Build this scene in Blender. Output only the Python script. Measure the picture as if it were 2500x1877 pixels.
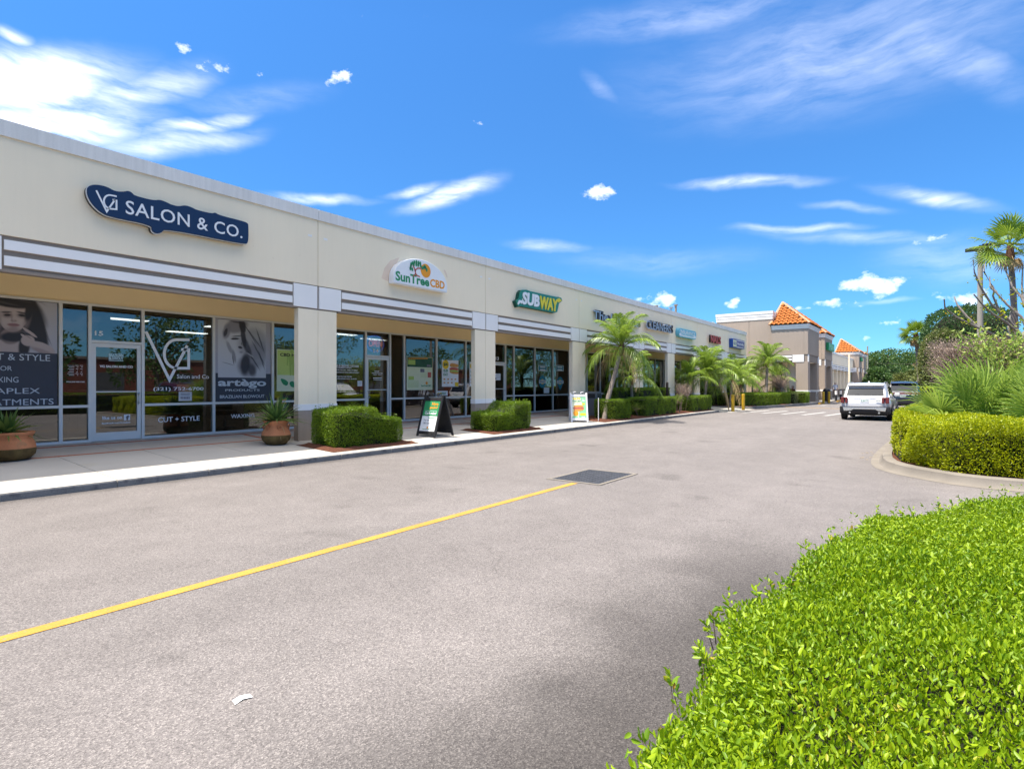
import bpy, bmesh, math, random
import numpy as np
from mathutils import Vector, Matrix
R = math.radians
for o in list(bpy.data.objects): bpy.data.objects.remove(o)
SC = bpy.context.scene
COL = SC.collection

# ------------------------------------------------------------------ camera
F, CX, HY, EYE = 1388.9, 1250.0, 941.0, 1.55        # photo pixels (2500 wide), eye height in metres
TH = math.atan(1027 / F)                            # angle between the view and the shop front's direction (+X)
CT, ST = math.cos(TH), math.sin(TH)
cam = bpy.data.cameras.new('camera'); camo = bpy.data.objects.new('camera', cam); COL.objects.link(camo)
cam.sensor_width = 36; cam.lens = 36 * F / 2500; cam.clip_start = 0.05; cam.clip_end = 3000
cam.shift_y = (HY - 938.5) / 2500
camo.location = (0, 0, EYE); camo.rotation_euler = (R(90), 0, TH - R(90))
SC.camera = camo
def ray(px, py):
    xr = (px - CX) / F
    return (CT + xr * ST, ST - xr * CT, (HY - py) / F)
def onY(px, py, Y):
    d = ray(px, py); t = Y / d[1]; return (t * d[0], Y, EYE + t * d[2])
def onX(px, py, X):
    d = ray(px, py); t = X / d[0]; return (X, t * d[1], EYE + t * d[2])
def gnd(px, py, z=0.0):
    d = ray(px, py); t = (z - EYE) / d[2]; return (t * d[0], t * d[1], z)

# ------------------------------------------------------------------ sky, sun, exposure
SUN = Vector((-0.34, 0.22, 1.0)).normalized()
EL = math.asin(SUN.z); AZ = math.atan2(SUN.x, SUN.y)
w = bpy.data.worlds.new('World'); SC.world = w; w.use_nodes = True
nt = w.node_tree; nt.nodes.clear()
def N(t, **k):
    n = nt.nodes.new(t)
    for a, b in k.items(): setattr(n, a, b)
    return n
def L(a, b): nt.links.new(a, b)
def mth(op, a, b=None, clamp=False):
    n = N('ShaderNodeMath', operation=op, use_clamp=clamp)
    for i, v in enumerate((a, b)):
        if v is None: continue
        if isinstance(v, (int, float)): n.inputs[i].default_value = v
        else: L(v, n.inputs[i])
    return n.outputs[0]
sky = N('ShaderNodeTexSky', sky_type='NISHITA', sun_disc=False, sun_elevation=EL, sun_rotation=AZ,
        altitude=0, air_density=0.85, dust_density=0.0, ozone_density=3.0)
hs = N('ShaderNodeMixRGB', blend_type='MULTIPLY'); hs.inputs[0].default_value = 1; hs.inputs[2].default_value = (.25, .52, .73, 1)   # deep clear-weather blue
L(sky.outputs[0], hs.inputs[1])
SKYC = hs
tc = N('ShaderNodeTexCoord'); sep = N('ShaderNodeSeparateXYZ'); L(tc.outputs['Generated'], sep.inputs[0])
az = mth('ARCTAN2', sep.outputs[1], sep.outputs[0]); el = mth('ARCSINE', sep.outputs[2])
lowt = N('ShaderNodeMapRange'); L(el, lowt.inputs[0]); lowt.inputs[1].default_value = 0; lowt.inputs[2].default_value = R(32); lowt.inputs[3].default_value = .60; lowt.inputs[4].default_value = 1.0   # clear dry air: less white near the horizon
hs = N('ShaderNodeVectorMath', operation='SCALE'); L(SKYC.outputs[0], hs.inputs[0]); L(lowt.outputs[0], hs.inputs['Scale'])
comb = N('ShaderNodeCombineXYZ'); L(az, comb.inputs[0]); L(el, comb.inputs[1])
warpn = N('ShaderNodeTexNoise'); warpn.inputs['Scale'].default_value = 5; warpn.inputs['Detail'].default_value = 5
L(comb.outputs[0], warpn.inputs['Vector'])
wsub = N('ShaderNodeVectorMath', operation='SUBTRACT'); L(warpn.outputs['Color'], wsub.inputs[0]); wsub.inputs[1].default_value = (.5, .5, .5)
wmul = N('ShaderNodeVectorMath', operation='MULTIPLY'); L(wsub.outputs[0], wmul.inputs[0]); wmul.inputs[1].default_value = (.12, .06, 0)
vw = N('ShaderNodeVectorMath', operation='ADD'); L(comb.outputs[0], vw.inputs[0]); L(wmul.outputs[0], vw.inputs[1])
def noise(scale, sx, sy, detail, rough, vec):
    m = N('ShaderNodeMapping'); L(vec, m.inputs[0]); m.inputs['Scale'].default_value = (sx, sy, 1)
    m.inputs['Rotation'].default_value = (0, 0, R(12))
    n = N('ShaderNodeTexNoise'); n.inputs['Scale'].default_value = scale; n.inputs['Detail'].default_value = detail
    n.inputs['Roughness'].default_value = rough; L(m.outputs[0], n.inputs['Vector']); return n.outputs[0]
cirN = noise(9, 1.0, 5.0, 9, .62, vw.outputs[0]); cumN = noise(26, 1.0, 1.7, 10, .66, comb.outputs[0])
# clouds: (photo px x, px y, half width, half height, strength, tilt) turned into azimuth / elevation
CIRRUS = [(0,205,430,105,1.05,5),(150,310,300,85,.9,8),(330,215,230,60,.5,14),(420,345,260,40,.5,6),(480,295,190,26,.62,10),(20,75,60,25,.6,-20),(600,235,250,45,.16,3),(1100,480,140,34,.8,14),
          (1010,462,90,18,.55,6),(780,482,150,17,.6,-2),(1820,443,215,20,.5,2),(2280,488,190,26,.45,-12),(2080,505,120,14,.25,-8),(1940,562,170,15,.45,1),(2100,588,330,22,.25,-3),
          (2050,130,620,190,.24,12),(2300,130,300,70,.28,-20),(1700,30,420,60,.22,10),(1330,608,120,18,.36,-4),(1480,215,60,26,.16,-30),(1600,640,300,40,.14,0),(2330,640,260,70,.2,0),(2160,732,90,8,.3,3)]
CUMUL = [(453,128,42,30,.75,0),(540,153,50,26,.75,-15),(500,165,40,12,.5,0),(828,186,30,28,1.1,20),(1466,473,56,26,1.15,4),(2120,694,118,34,1.2,-3),(2045,742,66,22,1.0,0),(1612,734,64,26,1.2,0),
         (1798,736,34,18,.9,0),(2350,728,90,38,1.0,-4),(2180,783,52,16,.8,0),(2255,590,72,26,.7,0),(2240,660,70,16,.3,-6),(893,45,22,14,.5,0),(1000,40,40,22,.5,0),(1090,28,30,14,.35,0),(660,258,26,12,.45,0),(1165,306,18,8,.5,0),(620,172,34,12,.4,0),(1962,757,24,12,.6,0),(2105,820,44,14,.45,0)]
def ae(px, py):
    d = Vector(ray(px, py)).normalized(); return math.atan2(d.y, d.x), math.asin(d.z)
def blobs(lst, vec):
    acc = None
    for (px, py, rx, ry, s, rot) in lst:
        a, e = ae(px, py); a2, e2 = ae(px + 10, py); k = math.hypot(a2 - a, e2 - e) / 10
        a3, e3 = ae(px, py - 10); ky = math.hypot(a3 - a, e3 - e) / 10
        tilt = math.atan2(e2 - e, a2 - a)
        m = N('ShaderNodeMapping', vector_type='TEXTURE'); L(vec, m.inputs[0])
        m.inputs['Location'].default_value = (a, e, 0); m.inputs['Rotation'].default_value = (0, 0, tilt - R(rot))
        m.inputs['Scale'].default_value = (rx * k, ry * ky, 1)
        ln = N('ShaderNodeVectorMath', operation='LENGTH'); L(m.outputs[0], ln.inputs[0])
        mr = N('ShaderNodeMapRange', interpolation_type='SMOOTHSTEP'); L(ln.outputs['Value'], mr.inputs[0])
        mr.inputs[1].default_value = 1.25; mr.inputs[2].default_value = 0; mr.inputs[3].default_value = 0; mr.inputs[4].default_value = s
        acc = mr.outputs[0] if acc is None else mth('MAXIMUM', acc, mr.outputs[0])
    return acc
w2n = N('ShaderNodeTexNoise'); w2n.inputs['Scale'].default_value = 22; w2n.inputs['Detail'].default_value = 4; L(comb.outputs[0], w2n.inputs['Vector'])
w2s = N('ShaderNodeVectorMath', operation='SUBTRACT'); L(w2n.outputs['Color'], w2s.inputs[0]); w2s.inputs[1].default_value = (.5, .5, .5)
w2m = N('ShaderNodeVectorMath', operation='MULTIPLY'); L(w2s.outputs[0], w2m.inputs[0]); w2m.inputs[1].default_value = (.07, .035, 0)
vw2 = N('ShaderNodeVectorMath', operation='ADD'); L(comb.outputs[0], vw2.inputs[0]); L(w2m.outputs[0], vw2.inputs[1])
ci = blobs(CIRRUS, vw.outputs[0]); cu = blobs(CUMUL, vw2.outputs[0])
cid = mth('MULTIPLY', mth('POWER', ci, 1.25), mth('ADD', mth('MULTIPLY', cirN, 2.9), -0.72), True)
cud = mth('MULTIPLY', mth('SUBTRACT', mth('ADD', mth('MULTIPLY', cu, .95), mth('MULTIPLY', cumN, 3.0)), 1.98), mth('MINIMUM', mth('MULTIPLY', cu, 5.0), 1.2), True)
hi = N('ShaderNodeMapRange', interpolation_type='SMOOTHSTEP'); L(el, hi.inputs[0]); hi.inputs[1].default_value = R(33); hi.inputs[2].default_value = R(56)   # high cloud added above the view, thickened overhead as fill light
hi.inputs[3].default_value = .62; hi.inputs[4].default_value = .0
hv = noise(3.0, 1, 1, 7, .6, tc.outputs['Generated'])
fill_veil = mth('MULTIPLY', mth('SUBTRACT', hv, hi.outputs[0]), 2.4, True)
cl = mth('MAXIMUM', mth('MAXIMUM', cid, mth('MULTIPLY', cud, .82)), fill_veil, True)
mixc = N('ShaderNodeMixRGB'); L(cl, mixc.inputs[0]); L(hs.outputs[0], mixc.inputs[1]); mixc.inputs[2].default_value = (5.9, 5.8, 5.8, 1)
bg = N('ShaderNodeBackground'); bg.inputs['Strength'].default_value = 0.15
L(mixc.outputs[0], bg.inputs['Color'])
wo = N('ShaderNodeOutputWorld'); L(bg.outputs[0], wo.inputs[0])
sl = bpy.data.lights.new('sun', 'SUN'); sl.energy = 3.3; sl.angle = R(.53); sl.color = (1, .93, .82)
so = bpy.data.objects.new('sun', sl); COL.objects.link(so); so.rotation_euler = SUN.to_track_quat('Z', 'Y').to_euler()
so.location = (0, 0, 40)
SC.view_settings.view_transform = 'Standard'; SC.view_settings.look = 'None'; SC.view_settings.exposure = 1.36; SC.view_settings.gamma = 1
SC.render.engine = 'CYCLES'
SC.cycles.max_bounces = 8; SC.cycles.transparent_max_bounces = 16; SC.cycles.diffuse_bounces = 4; SC.cycles.caustics_reflective = False; SC.cycles.caustics_refractive = False

# ------------------------------------------------------------------ materials
MT = {}
def newmat(name):
    m = bpy.data.materials.new(name); m.use_nodes = True
    t = m.node_tree; b = t.nodes['Principled BSDF']; MT[name] = m
    return m, t, b
def M(name, col, rough=.6, var=.12, scale=3, fine=0, fscale=120, bump=0, bscale=60, metal=0, spec=.35, emit=None, streak=0, coat=0, stain=None):
    m, t, b = newmat(name)
    def nn(ty): return t.nodes.new(ty)
    tcn = nn('ShaderNodeTexCoord'); P = tcn.outputs['Object']
    b.inputs['Roughness'].default_value = rough; b.inputs['Metallic'].default_value = metal
    b.inputs['Specular IOR Level'].default_value = spec; b.inputs['Coat Weight'].default_value = coat
    c4 = (*col, 1); out = None
    def mixmul(prev, fac, a):
        mx = nn('ShaderNodeMixRGB'); mx.blend_type = 'MULTIPLY'; mx.inputs[0].default_value = 1
        if prev is None: mx.inputs[1].default_value = c4
        else: t.links.new(prev, mx.inputs[1])
        mr = nn('ShaderNodeMapRange'); t.links.new(fac, mr.inputs[0]); mr.inputs[1].default_value = .25; mr.inputs[2].default_value = .75
        mr.inputs[3].default_value = 1 - a; mr.inputs[4].default_value = 1 + a * .6
        cc = nn('ShaderNodeCombineColor')
        for i in range(3): t.links.new(mr.outputs[0], cc.inputs[i])
        t.links.new(cc.outputs[0], mx.inputs[2]); return mx.outputs[0]
    def noi(s, det=5, sc=None):
        n = nn('ShaderNodeTexNoise'); n.inputs['Scale'].default_value = s; n.inputs['Detail'].default_value = det
        if sc:
            mp = nn('ShaderNodeMapping'); mp.inputs['Scale'].default_value = sc; t.links.new(P, mp.inputs[0]); t.links.new(mp.outputs[0], n.inputs['Vector'])
        else: t.links.new(P, n.inputs['Vector'])
        return n.outputs[0]
    if var: out = mixmul(out, noi(scale), var)
    if fine: out = mixmul(out, noi(fscale, 3), fine)
    if streak: out = mixmul(out, noi(4, 4, (3.5, 3.5, .25)), streak)
    if stain:
        mr = nn('ShaderNodeMapRange'); t.links.new(noi(stain[1], 8), mr.inputs[0]); mr.inputs[1].default_value = stain[2]; mr.inputs[2].default_value = stain[2] + .12
        mx = nn('ShaderNodeMixRGB'); t.links.new(mr.outputs[0], mx.inputs[0])
        if out: t.links.new(out, mx.inputs[1])
        else: mx.inputs[1].default_value = c4
        mx.inputs[2].default_value = (*stain[0], 1); out = mx.outputs[0]
    if out: t.links.new(out, b.inputs['Base Color'])
    else: b.inputs['Base Color'].default_value = c4
    if bump:
        bn = nn('ShaderNodeBump'); bn.inputs['Strength'].default_value = bump; bn.inputs['Distance'].default_value = .01
        t.links.new(noi(bscale, 6), bn.inputs['Height']); t.links.new(bn.outputs[0], b.inputs['Normal'])
    if emit: b.inputs['Emission Color'].default_value = (*emit[0], 1); b.inputs['Emission Strength'].default_value = emit[1]
    return m
def leafmat(name, a, bcol, rough=.42, trans=.35, c=None, thr=.9):
    """leaf: per-leaf tint between two greens, a few leaves of a third colour, some light through the blade"""
    m, t, b = newmat(name)
    at = t.nodes.new('ShaderNodeAttribute'); at.attribute_name = 'tint'
    rp = t.nodes.new('ShaderNodeValToRGB'); t.links.new(at.outputs['Fac'], rp.inputs[0])
    e = rp.color_ramp.elements; e[0].color = (*a, 1); e[0].position = 0; e[1].color = (*bcol, 1); e[1].position = thr - .06
    if c: x = rp.color_ramp.elements.new(thr + .04); x.color = (*c, 1)
    t.links.new(rp.outputs[0], b.inputs['Base Color'])
    b.inputs['Roughness'].default_value = rough; b.inputs['Specular IOR Level'].default_value = .45
    tr = t.nodes.new('ShaderNodeBsdfTranslucent'); t.links.new(rp.outputs[0], tr.inputs[0])
    mx = t.nodes.new('ShaderNodeMixShader'); mx.inputs[0].default_value = trans
    t.links.new(b.outputs[0], mx.inputs[1]); t.links.new(tr.outputs[0], mx.inputs[2])
    t.links.new(mx.outputs[0], t.nodes['Material Output'].inputs[0])
    return m
def glassmat(name, tint, base=.05, k=1.5, rough=0.0):
    m = bpy.data.materials.new(name); m.use_nodes = True; t = m.node_tree; t.nodes.clear(); MT[name] = m
    tr = t.nodes.new('ShaderNodeBsdfTransparent'); tr.inputs[0].default_value = (*tint, 1)
    gl = t.nodes.new('ShaderNodeBsdfGlossy'); gl.inputs['Roughness'].default_value = rough
    fr = t.nodes.new('ShaderNodeFresnel'); fr.inputs[0].default_value = 1.5
    ma = t.nodes.new('ShaderNodeMath'); ma.operation = 'MULTIPLY_ADD'; ma.use_clamp = True; ma.inputs[1].default_value = k; ma.inputs[2].default_value = base
    t.links.new(fr.outputs[0], ma.inputs[0])
    mx = t.nodes.new('ShaderNodeMixShader'); t.links.new(ma.outputs[0], mx.inputs[0]); t.links.new(tr.outputs[0], mx.inputs[1]); t.links.new(gl.outputs[0], mx.inputs[2])
    ou = t.nodes.new('ShaderNodeOutputMaterial'); t.links.new(mx.outputs[0], ou.inputs[0]); return m

def printmat(name, base, layers, grain=0.0, rough=.45):
    """flat print: soft-edged ellipses (x, z, rx, rz, turn, softness, opacity, colour) blended over a base colour"""
    m, t, b = newmat(name); nn = t.nodes.new; lk = t.links.new
    tcn = nn('ShaderNodeTexCoord'); sp = nn('ShaderNodeSeparateXYZ'); lk(tcn.outputs['Object'], sp.inputs[0]); cb = nn('ShaderNodeCombineXYZ'); lk(sp.outputs[0], cb.inputs[0]); lk(sp.outputs[2], cb.inputs[1])
    vec = cb.outputs[0]; cur = None
    if grain:
        nz = nn('ShaderNodeTexNoise'); nz.inputs['Scale'].default_value = 9; nz.inputs['Detail'].default_value = 5; lk(vec, nz.inputs['Vector']); sb = nn('ShaderNodeVectorMath'); sb.operation = 'SUBTRACT'; lk(nz.outputs['Color'], sb.inputs[0]); sb.inputs[1].default_value = (.5,.5,.5)
        ml = nn('ShaderNodeVectorMath'); ml.operation = 'SCALE'; lk(sb.outputs[0], ml.inputs[0]); ml.inputs['Scale'].default_value = grain; ad = nn('ShaderNodeVectorMath'); ad.operation = 'ADD'; lk(vec, ad.inputs[0]); lk(ml.outputs[0], ad.inputs[1]); vec = ad.outputs[0]
    for (cx, cz, rx, rz, turn, soft, op, col) in layers:
        mp = nn('ShaderNodeMapping'); mp.vector_type = 'TEXTURE'; lk(vec, mp.inputs[0]); mp.inputs['Location'].default_value = (cx, cz, 0); mp.inputs['Rotation'].default_value = (0, 0, R(turn)); mp.inputs['Scale'].default_value = (rx, rz, 1)
        ln = nn('ShaderNodeVectorMath'); ln.operation = 'LENGTH'; lk(mp.outputs[0], ln.inputs[0]); mr = nn('ShaderNodeMapRange'); mr.interpolation_type = 'SMOOTHSTEP'; lk(ln.outputs['Value'], mr.inputs[0])
        mr.inputs[1].default_value = 1+soft*.5; mr.inputs[2].default_value = 1-soft*.5; mr.inputs[3].default_value = 0; mr.inputs[4].default_value = op
        mx = nn('ShaderNodeMixRGB'); lk(mr.outputs[0], mx.inputs[0])
        if cur is None: mx.inputs[1].default_value = (*base, 1)
        else: lk(cur, mx.inputs[1])
        mx.inputs[2].default_value = (*col, 1); cur = mx.outputs[0]
    lk(cur, b.inputs['Base Color']); b.inputs['Roughness'].default_value = rough; return m

# ------------------------------------------------------------------ mesh helpers
class MB:
    def __init__(s): s.v = []; s.f = []; s.m = []
    def add(s, vs, fs, mi=0):
        k = len(s.v); s.v += [tuple(p) for p in vs]
        for f in fs: s.f.append([i + k for i in f]); s.m.append(mi)
        return s
    def box(s, x0, x1, y0, y1, z0, z1, mi=0):
        return s.add([(x0,y0,z0),(x1,y0,z0),(x1,y1,z0),(x0,y1,z0),(x0,y0,z1),(x1,y0,z1),(x1,y1,z1),(x0,y1,z1)],
                     [(0,3,2,1),(4,5,6,7),(0,1,5,4),(1,2,6,5),(2,3,7,6),(3,0,4,7)], mi)
    def tube(s, pts, rad, n=8, mi=0, cap=True):
        pts = [Vector(p) for p in pts]
        if isinstance(rad, (int, float)): rad = [rad] * len(pts)
        vs = []; up = Vector((0, 0, 1))
        for i, p in enumerate(pts):
            d = (pts[min(i + 1, len(pts) - 1)] - pts[max(i - 1, 0)]).normalized()
            a = d.cross(up if abs(d.z) < .95 else Vector((0, 1, 0))).normalized(); b = a.cross(d)
            for j in range(n):
                q = 2 * math.pi * j / n; vs.append(p + (a * math.cos(q) + b * math.sin(q)) * rad[i])
        fs = [(i*n+j, i*n+(j+1) % n, (i+1)*n+(j+1) % n, (i+1)*n+j) for i in range(len(pts)-1) for j in range(n)]
        if cap: fs += [tuple(range(n))[::-1], tuple(range((len(pts)-1)*n, len(pts)*n))]
        return s.add(vs, fs, mi)
    def lathe(s, prof, c=(0,0,0), n=24, mi=0):
        vs = [(c[0]+r*math.cos(2*math.pi*j/n), c[1]+r*math.sin(2*math.pi*j/n), c[2]+z) for r, z in prof for j in range(n)]
        fs = [(i*n+j, i*n+(j+1) % n, (i+1)*n+(j+1) % n, (i+1)*n+j) for i in range(len(prof)-1) for j in range(n)]
        return s.add(vs, fs, mi)
    def prism(s, poly, a0, a1, axis='z', mi=0):
        """extrude a 2-D outline; axis z: (x,y) outline; axis y: (x,z) outline; axis x: (y,z) outline"""
        def P(p, a): return (p[0], p[1], a) if axis == 'z' else (p[0], a, p[1]) if axis == 'y' else (a, p[0], p[1])
        n = len(poly); vs = [P(p, a0) for p in poly] + [P(p, a1) for p in poly]
        fs = [tuple(range(n))[::-1], tuple(range(n, 2*n))] + [(i, (i+1) % n, n+(i+1) % n, n+i) for i in range(n)]
        return s.add(vs, fs, mi)
    def build(s, name, mats, parent=None, smooth=False, bevel=0, xf=None, fixn=True):
        me = bpy.data.meshes.new(name); vs = s.v
        if xf is not None: vs = [tuple(xf @ Vector(p)) for p in vs]
        me.from_pydata(vs, [], s.f); me.update()
        if not isinstance(mats, (list, tuple)): mats = [mats]
        for q in mats: me.materials.append(MT[q] if isinstance(q, str) else q)
        if len(mats) > 1: me.polygons.foreach_set('material_index', s.m)
        if fixn:
            bm = bmesh.new(); bm.from_mesh(me); bmesh.ops.recalc_face_normals(bm, faces=bm.faces); bm.to_mesh(me); bm.free()
        if smooth:
            me.polygons.foreach_set('use_smooth', [True] * len(me.polygons))
            try: me.set_sharp_from_angle(angle=R(smooth if smooth is not True else 45))
            except Exception: pass
        o = bpy.data.objects.new(name, me); COL.objects.link(o)
        if parent: o.parent = parent
        if bevel:
            b = o.modifiers.new('b', 'BEVEL'); b.width = bevel; b.segments = 2; b.limit_method = 'ANGLE'; b.angle_limit = R(40)
        return o
def tag(o, label, cat, group=None, kind=None):
    if label: o['label'] = label
    if cat: o['category'] = cat
    if group: o['group'] = group
    if kind: o['kind'] = kind
    return o
def thing(name, label, cat, loc=(0,0,0), rz=0, group=None):
    o = bpy.data.objects.new(name, None); COL.objects.link(o); o.location = loc; o.rotation_euler = (0, 0, rz); o.empty_display_size = .1
    return tag(o, label, cat, group)
def copytree(o, parent=None):
    c = o.copy(); COL.objects.link(c); c.parent = parent
    for ch in list(o.children): copytree(ch, c)
    return c
def struct(o): o['kind'] = 'structure'; return o
def bx(name, mat, parent, x0, x1, y0, y1, z0, z1, bevel=0): return MB().box(x0, x1, y0, y1, z0, z1).build(name, mat, parent, bevel=bevel, fixn=False)
def text(s, mat, parent, size, at, name='lettering', depth=.004, align='CENTER', bold=0, sx=1.0, shear=0, space=1.0, ang=0, flip=False, up=None, valign='CENTER'):
    """flat lettering on a wall that faces -Y: at = (x, y, z) of its centre"""
    cu = bpy.data.curves.new('t', 'FONT'); cu.body = s; cu.size = size; cu.align_x = align; cu.align_y = valign; cu.extrude = depth / 2; cu.offset = bold; cu.shear = shear; cu.space_character = space
    cu.resolution_u = 3
    o = bpy.data.objects.new('t', cu); COL.objects.link(o)
    bpy.context.view_layer.update()
    me = bpy.data.meshes.new_from_object(o.evaluated_get(bpy.context.evaluated_depsgraph_get()))
    bpy.data.objects.remove(o)
    me.materials.clear(); me.materials.append(MT[mat])
    rot = up if up is not None else Matrix.Rotation(R(90), 4, 'X')
    me.transform(Matrix.Translation(at) @ rot @ Matrix.Rotation(ang, 4, 'Z') @ Matrix.Diagonal((sx, 1, 1, 1)))
    q = bpy.data.objects.new(name, me); COL.objects.link(q)
    if parent: q.parent = parent
    return q
def flat(name, mat, parent, polys, y, th=.004):
    """thin printed shapes on a plane facing -Y; polys: list of (x,z) outlines"""
    b = MB()
    for p in polys: b.prism(p, y - th, y, 'y')
    return b.build(name, mat, parent)
def ell(cx, cz, rx, rz, n=24, a0=0, a1=360):
    full = a1 - a0 >= 360
    return [(cx + rx*math.cos(R(a0+(a1-a0)*i/(n if full else n-1))), cz + rz*math.sin(R(a0+(a1-a0)*i/(n if full else n-1)))) for i in range(n)]
def strokes(pts, wd):
    """outline of a polyline of constant width in (x,z)"""
    P = [Vector(p) for p in pts if True]; A, B = [], []
    for i, p in enumerate(P):
        d0 = (p-P[i-1]).normalized() if i else (P[1]-p).normalized(); d1 = (P[i+1]-p).normalized() if i < len(P)-1 else d0
        n0, n1 = Vector((-d0.y, d0.x)), Vector((-d1.y, d1.x)); m = (n0+n1); m = m.normalized() if m.length > 1e-4 else n0
        k = wd/2/max(m.dot(n0), .42); A.append((p.x+m.x*k, p.y+m.y*k)); B.append((p.x-m.x*k, p.y-m.y*k))
    return [A + B[::-1]]

# ------------------------------------------------------------------ foliage helpers
RS = np.random.RandomState(7)
def unit(a): return a / np.maximum(np.linalg.norm(a, axis=1, keepdims=True), 1e-6)
def leaves(name, P, D, size, mat, parent, wid=.42, detail=False, fold=.12, tint=None):
    """one mesh of many leaves: base points P, growth directions D"""
    n = len(P); D = unit(D); Rn = unit(RS.normal(size=(n, 3))); S = unit(np.cross(D, Rn)); Nn = np.cross(S, D)
    Ls = np.asarray(size).reshape(-1, 1) * (RS.uniform(.7, 1.25, (n, 1))); W = Ls * wid * .5
    if detail:
        a, b = P + D*Ls*.3, P + D*Ls*.72
        V = np.stack([P, a+S*W*.9+Nn*Ls*fold, b+S*W*.85+Nn*Ls*fold, P+D*Ls, b-S*W*.85+Nn*Ls*fold, a-S*W*.9+Nn*Ls*fold, a, b], 1)
        fc = [0,6,1, 1,6,7, 1,7,2, 2,7,3, 0,5,6, 5,4,7, 5,7,6, 4,3,7]; nv = 8
    else:
        m = P + D*Ls*.48
        V = np.stack([P, m+S*W+Nn*Ls*fold, P+D*Ls, m-S*W+Nn*Ls*fold], 1); fc = [0,2,1, 0,3,2]; nv = 4
    F_ = (np.arange(n)[:, None]*nv + np.array(fc)[None, :]).ravel()
    me = bpy.data.meshes.new(name); me.vertices.add(n*nv); me.vertices.foreach_set('co', V.reshape(-1).astype('f'))
    nt_ = len(F_)//3; me.loops.add(len(F_)); me.loops.foreach_set('vertex_index', F_.astype('i')); me.polygons.add(nt_)
    me.polygons.foreach_set('loop_start', np.arange(0, len(F_), 3, dtype='i'))
    me.update(calc_edges=True); me.polygons.foreach_set('use_smooth', [True]*nt_)
    tv = (RS.rand(n) if tint is None else np.clip(tint, 0, 1))
    at = me.attributes.new('tint', 'FLOAT', 'POINT'); at.data.foreach_set('value', np.repeat(tv, nv).astype('f'))
    me.materials.append(MT[mat]); o = bpy.data.objects.new(name, me); COL.objects.link(o)
    if parent: o.parent = parent
    if n > 30: o['kind'] = 'stuff'
    return o
def lump(P, s=1.0, ph=0.0):
    x, y, z = P[:, 0]*s, P[:, 1]*s, P[:, 2]*s
    return (np.sin(3.1*x+1.3*y+ph)+np.sin(4.7*y-2.2*z+1.7*ph)+np.sin(5.3*z+3.9*x+.6)+.7*np.sin(9.1*x-7.3*y+8.7*z)+.6*np.sin(13.3*y+11.1*x-9*z+ph))/4.3
def inpoly(P, poly):
    x, y = P[:, 0], P[:, 1]; r = np.zeros(len(P), bool); j = len(poly)-1
    for i in range(len(poly)):
        (xi, yi), (xj, yj) = poly[i], poly[j]
        c = ((yi > y) != (yj > y)) & (x < (xj-xi)*(y-yi)/(yj-yi+1e-12)+xi); r ^= c; j = i
    return r
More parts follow.
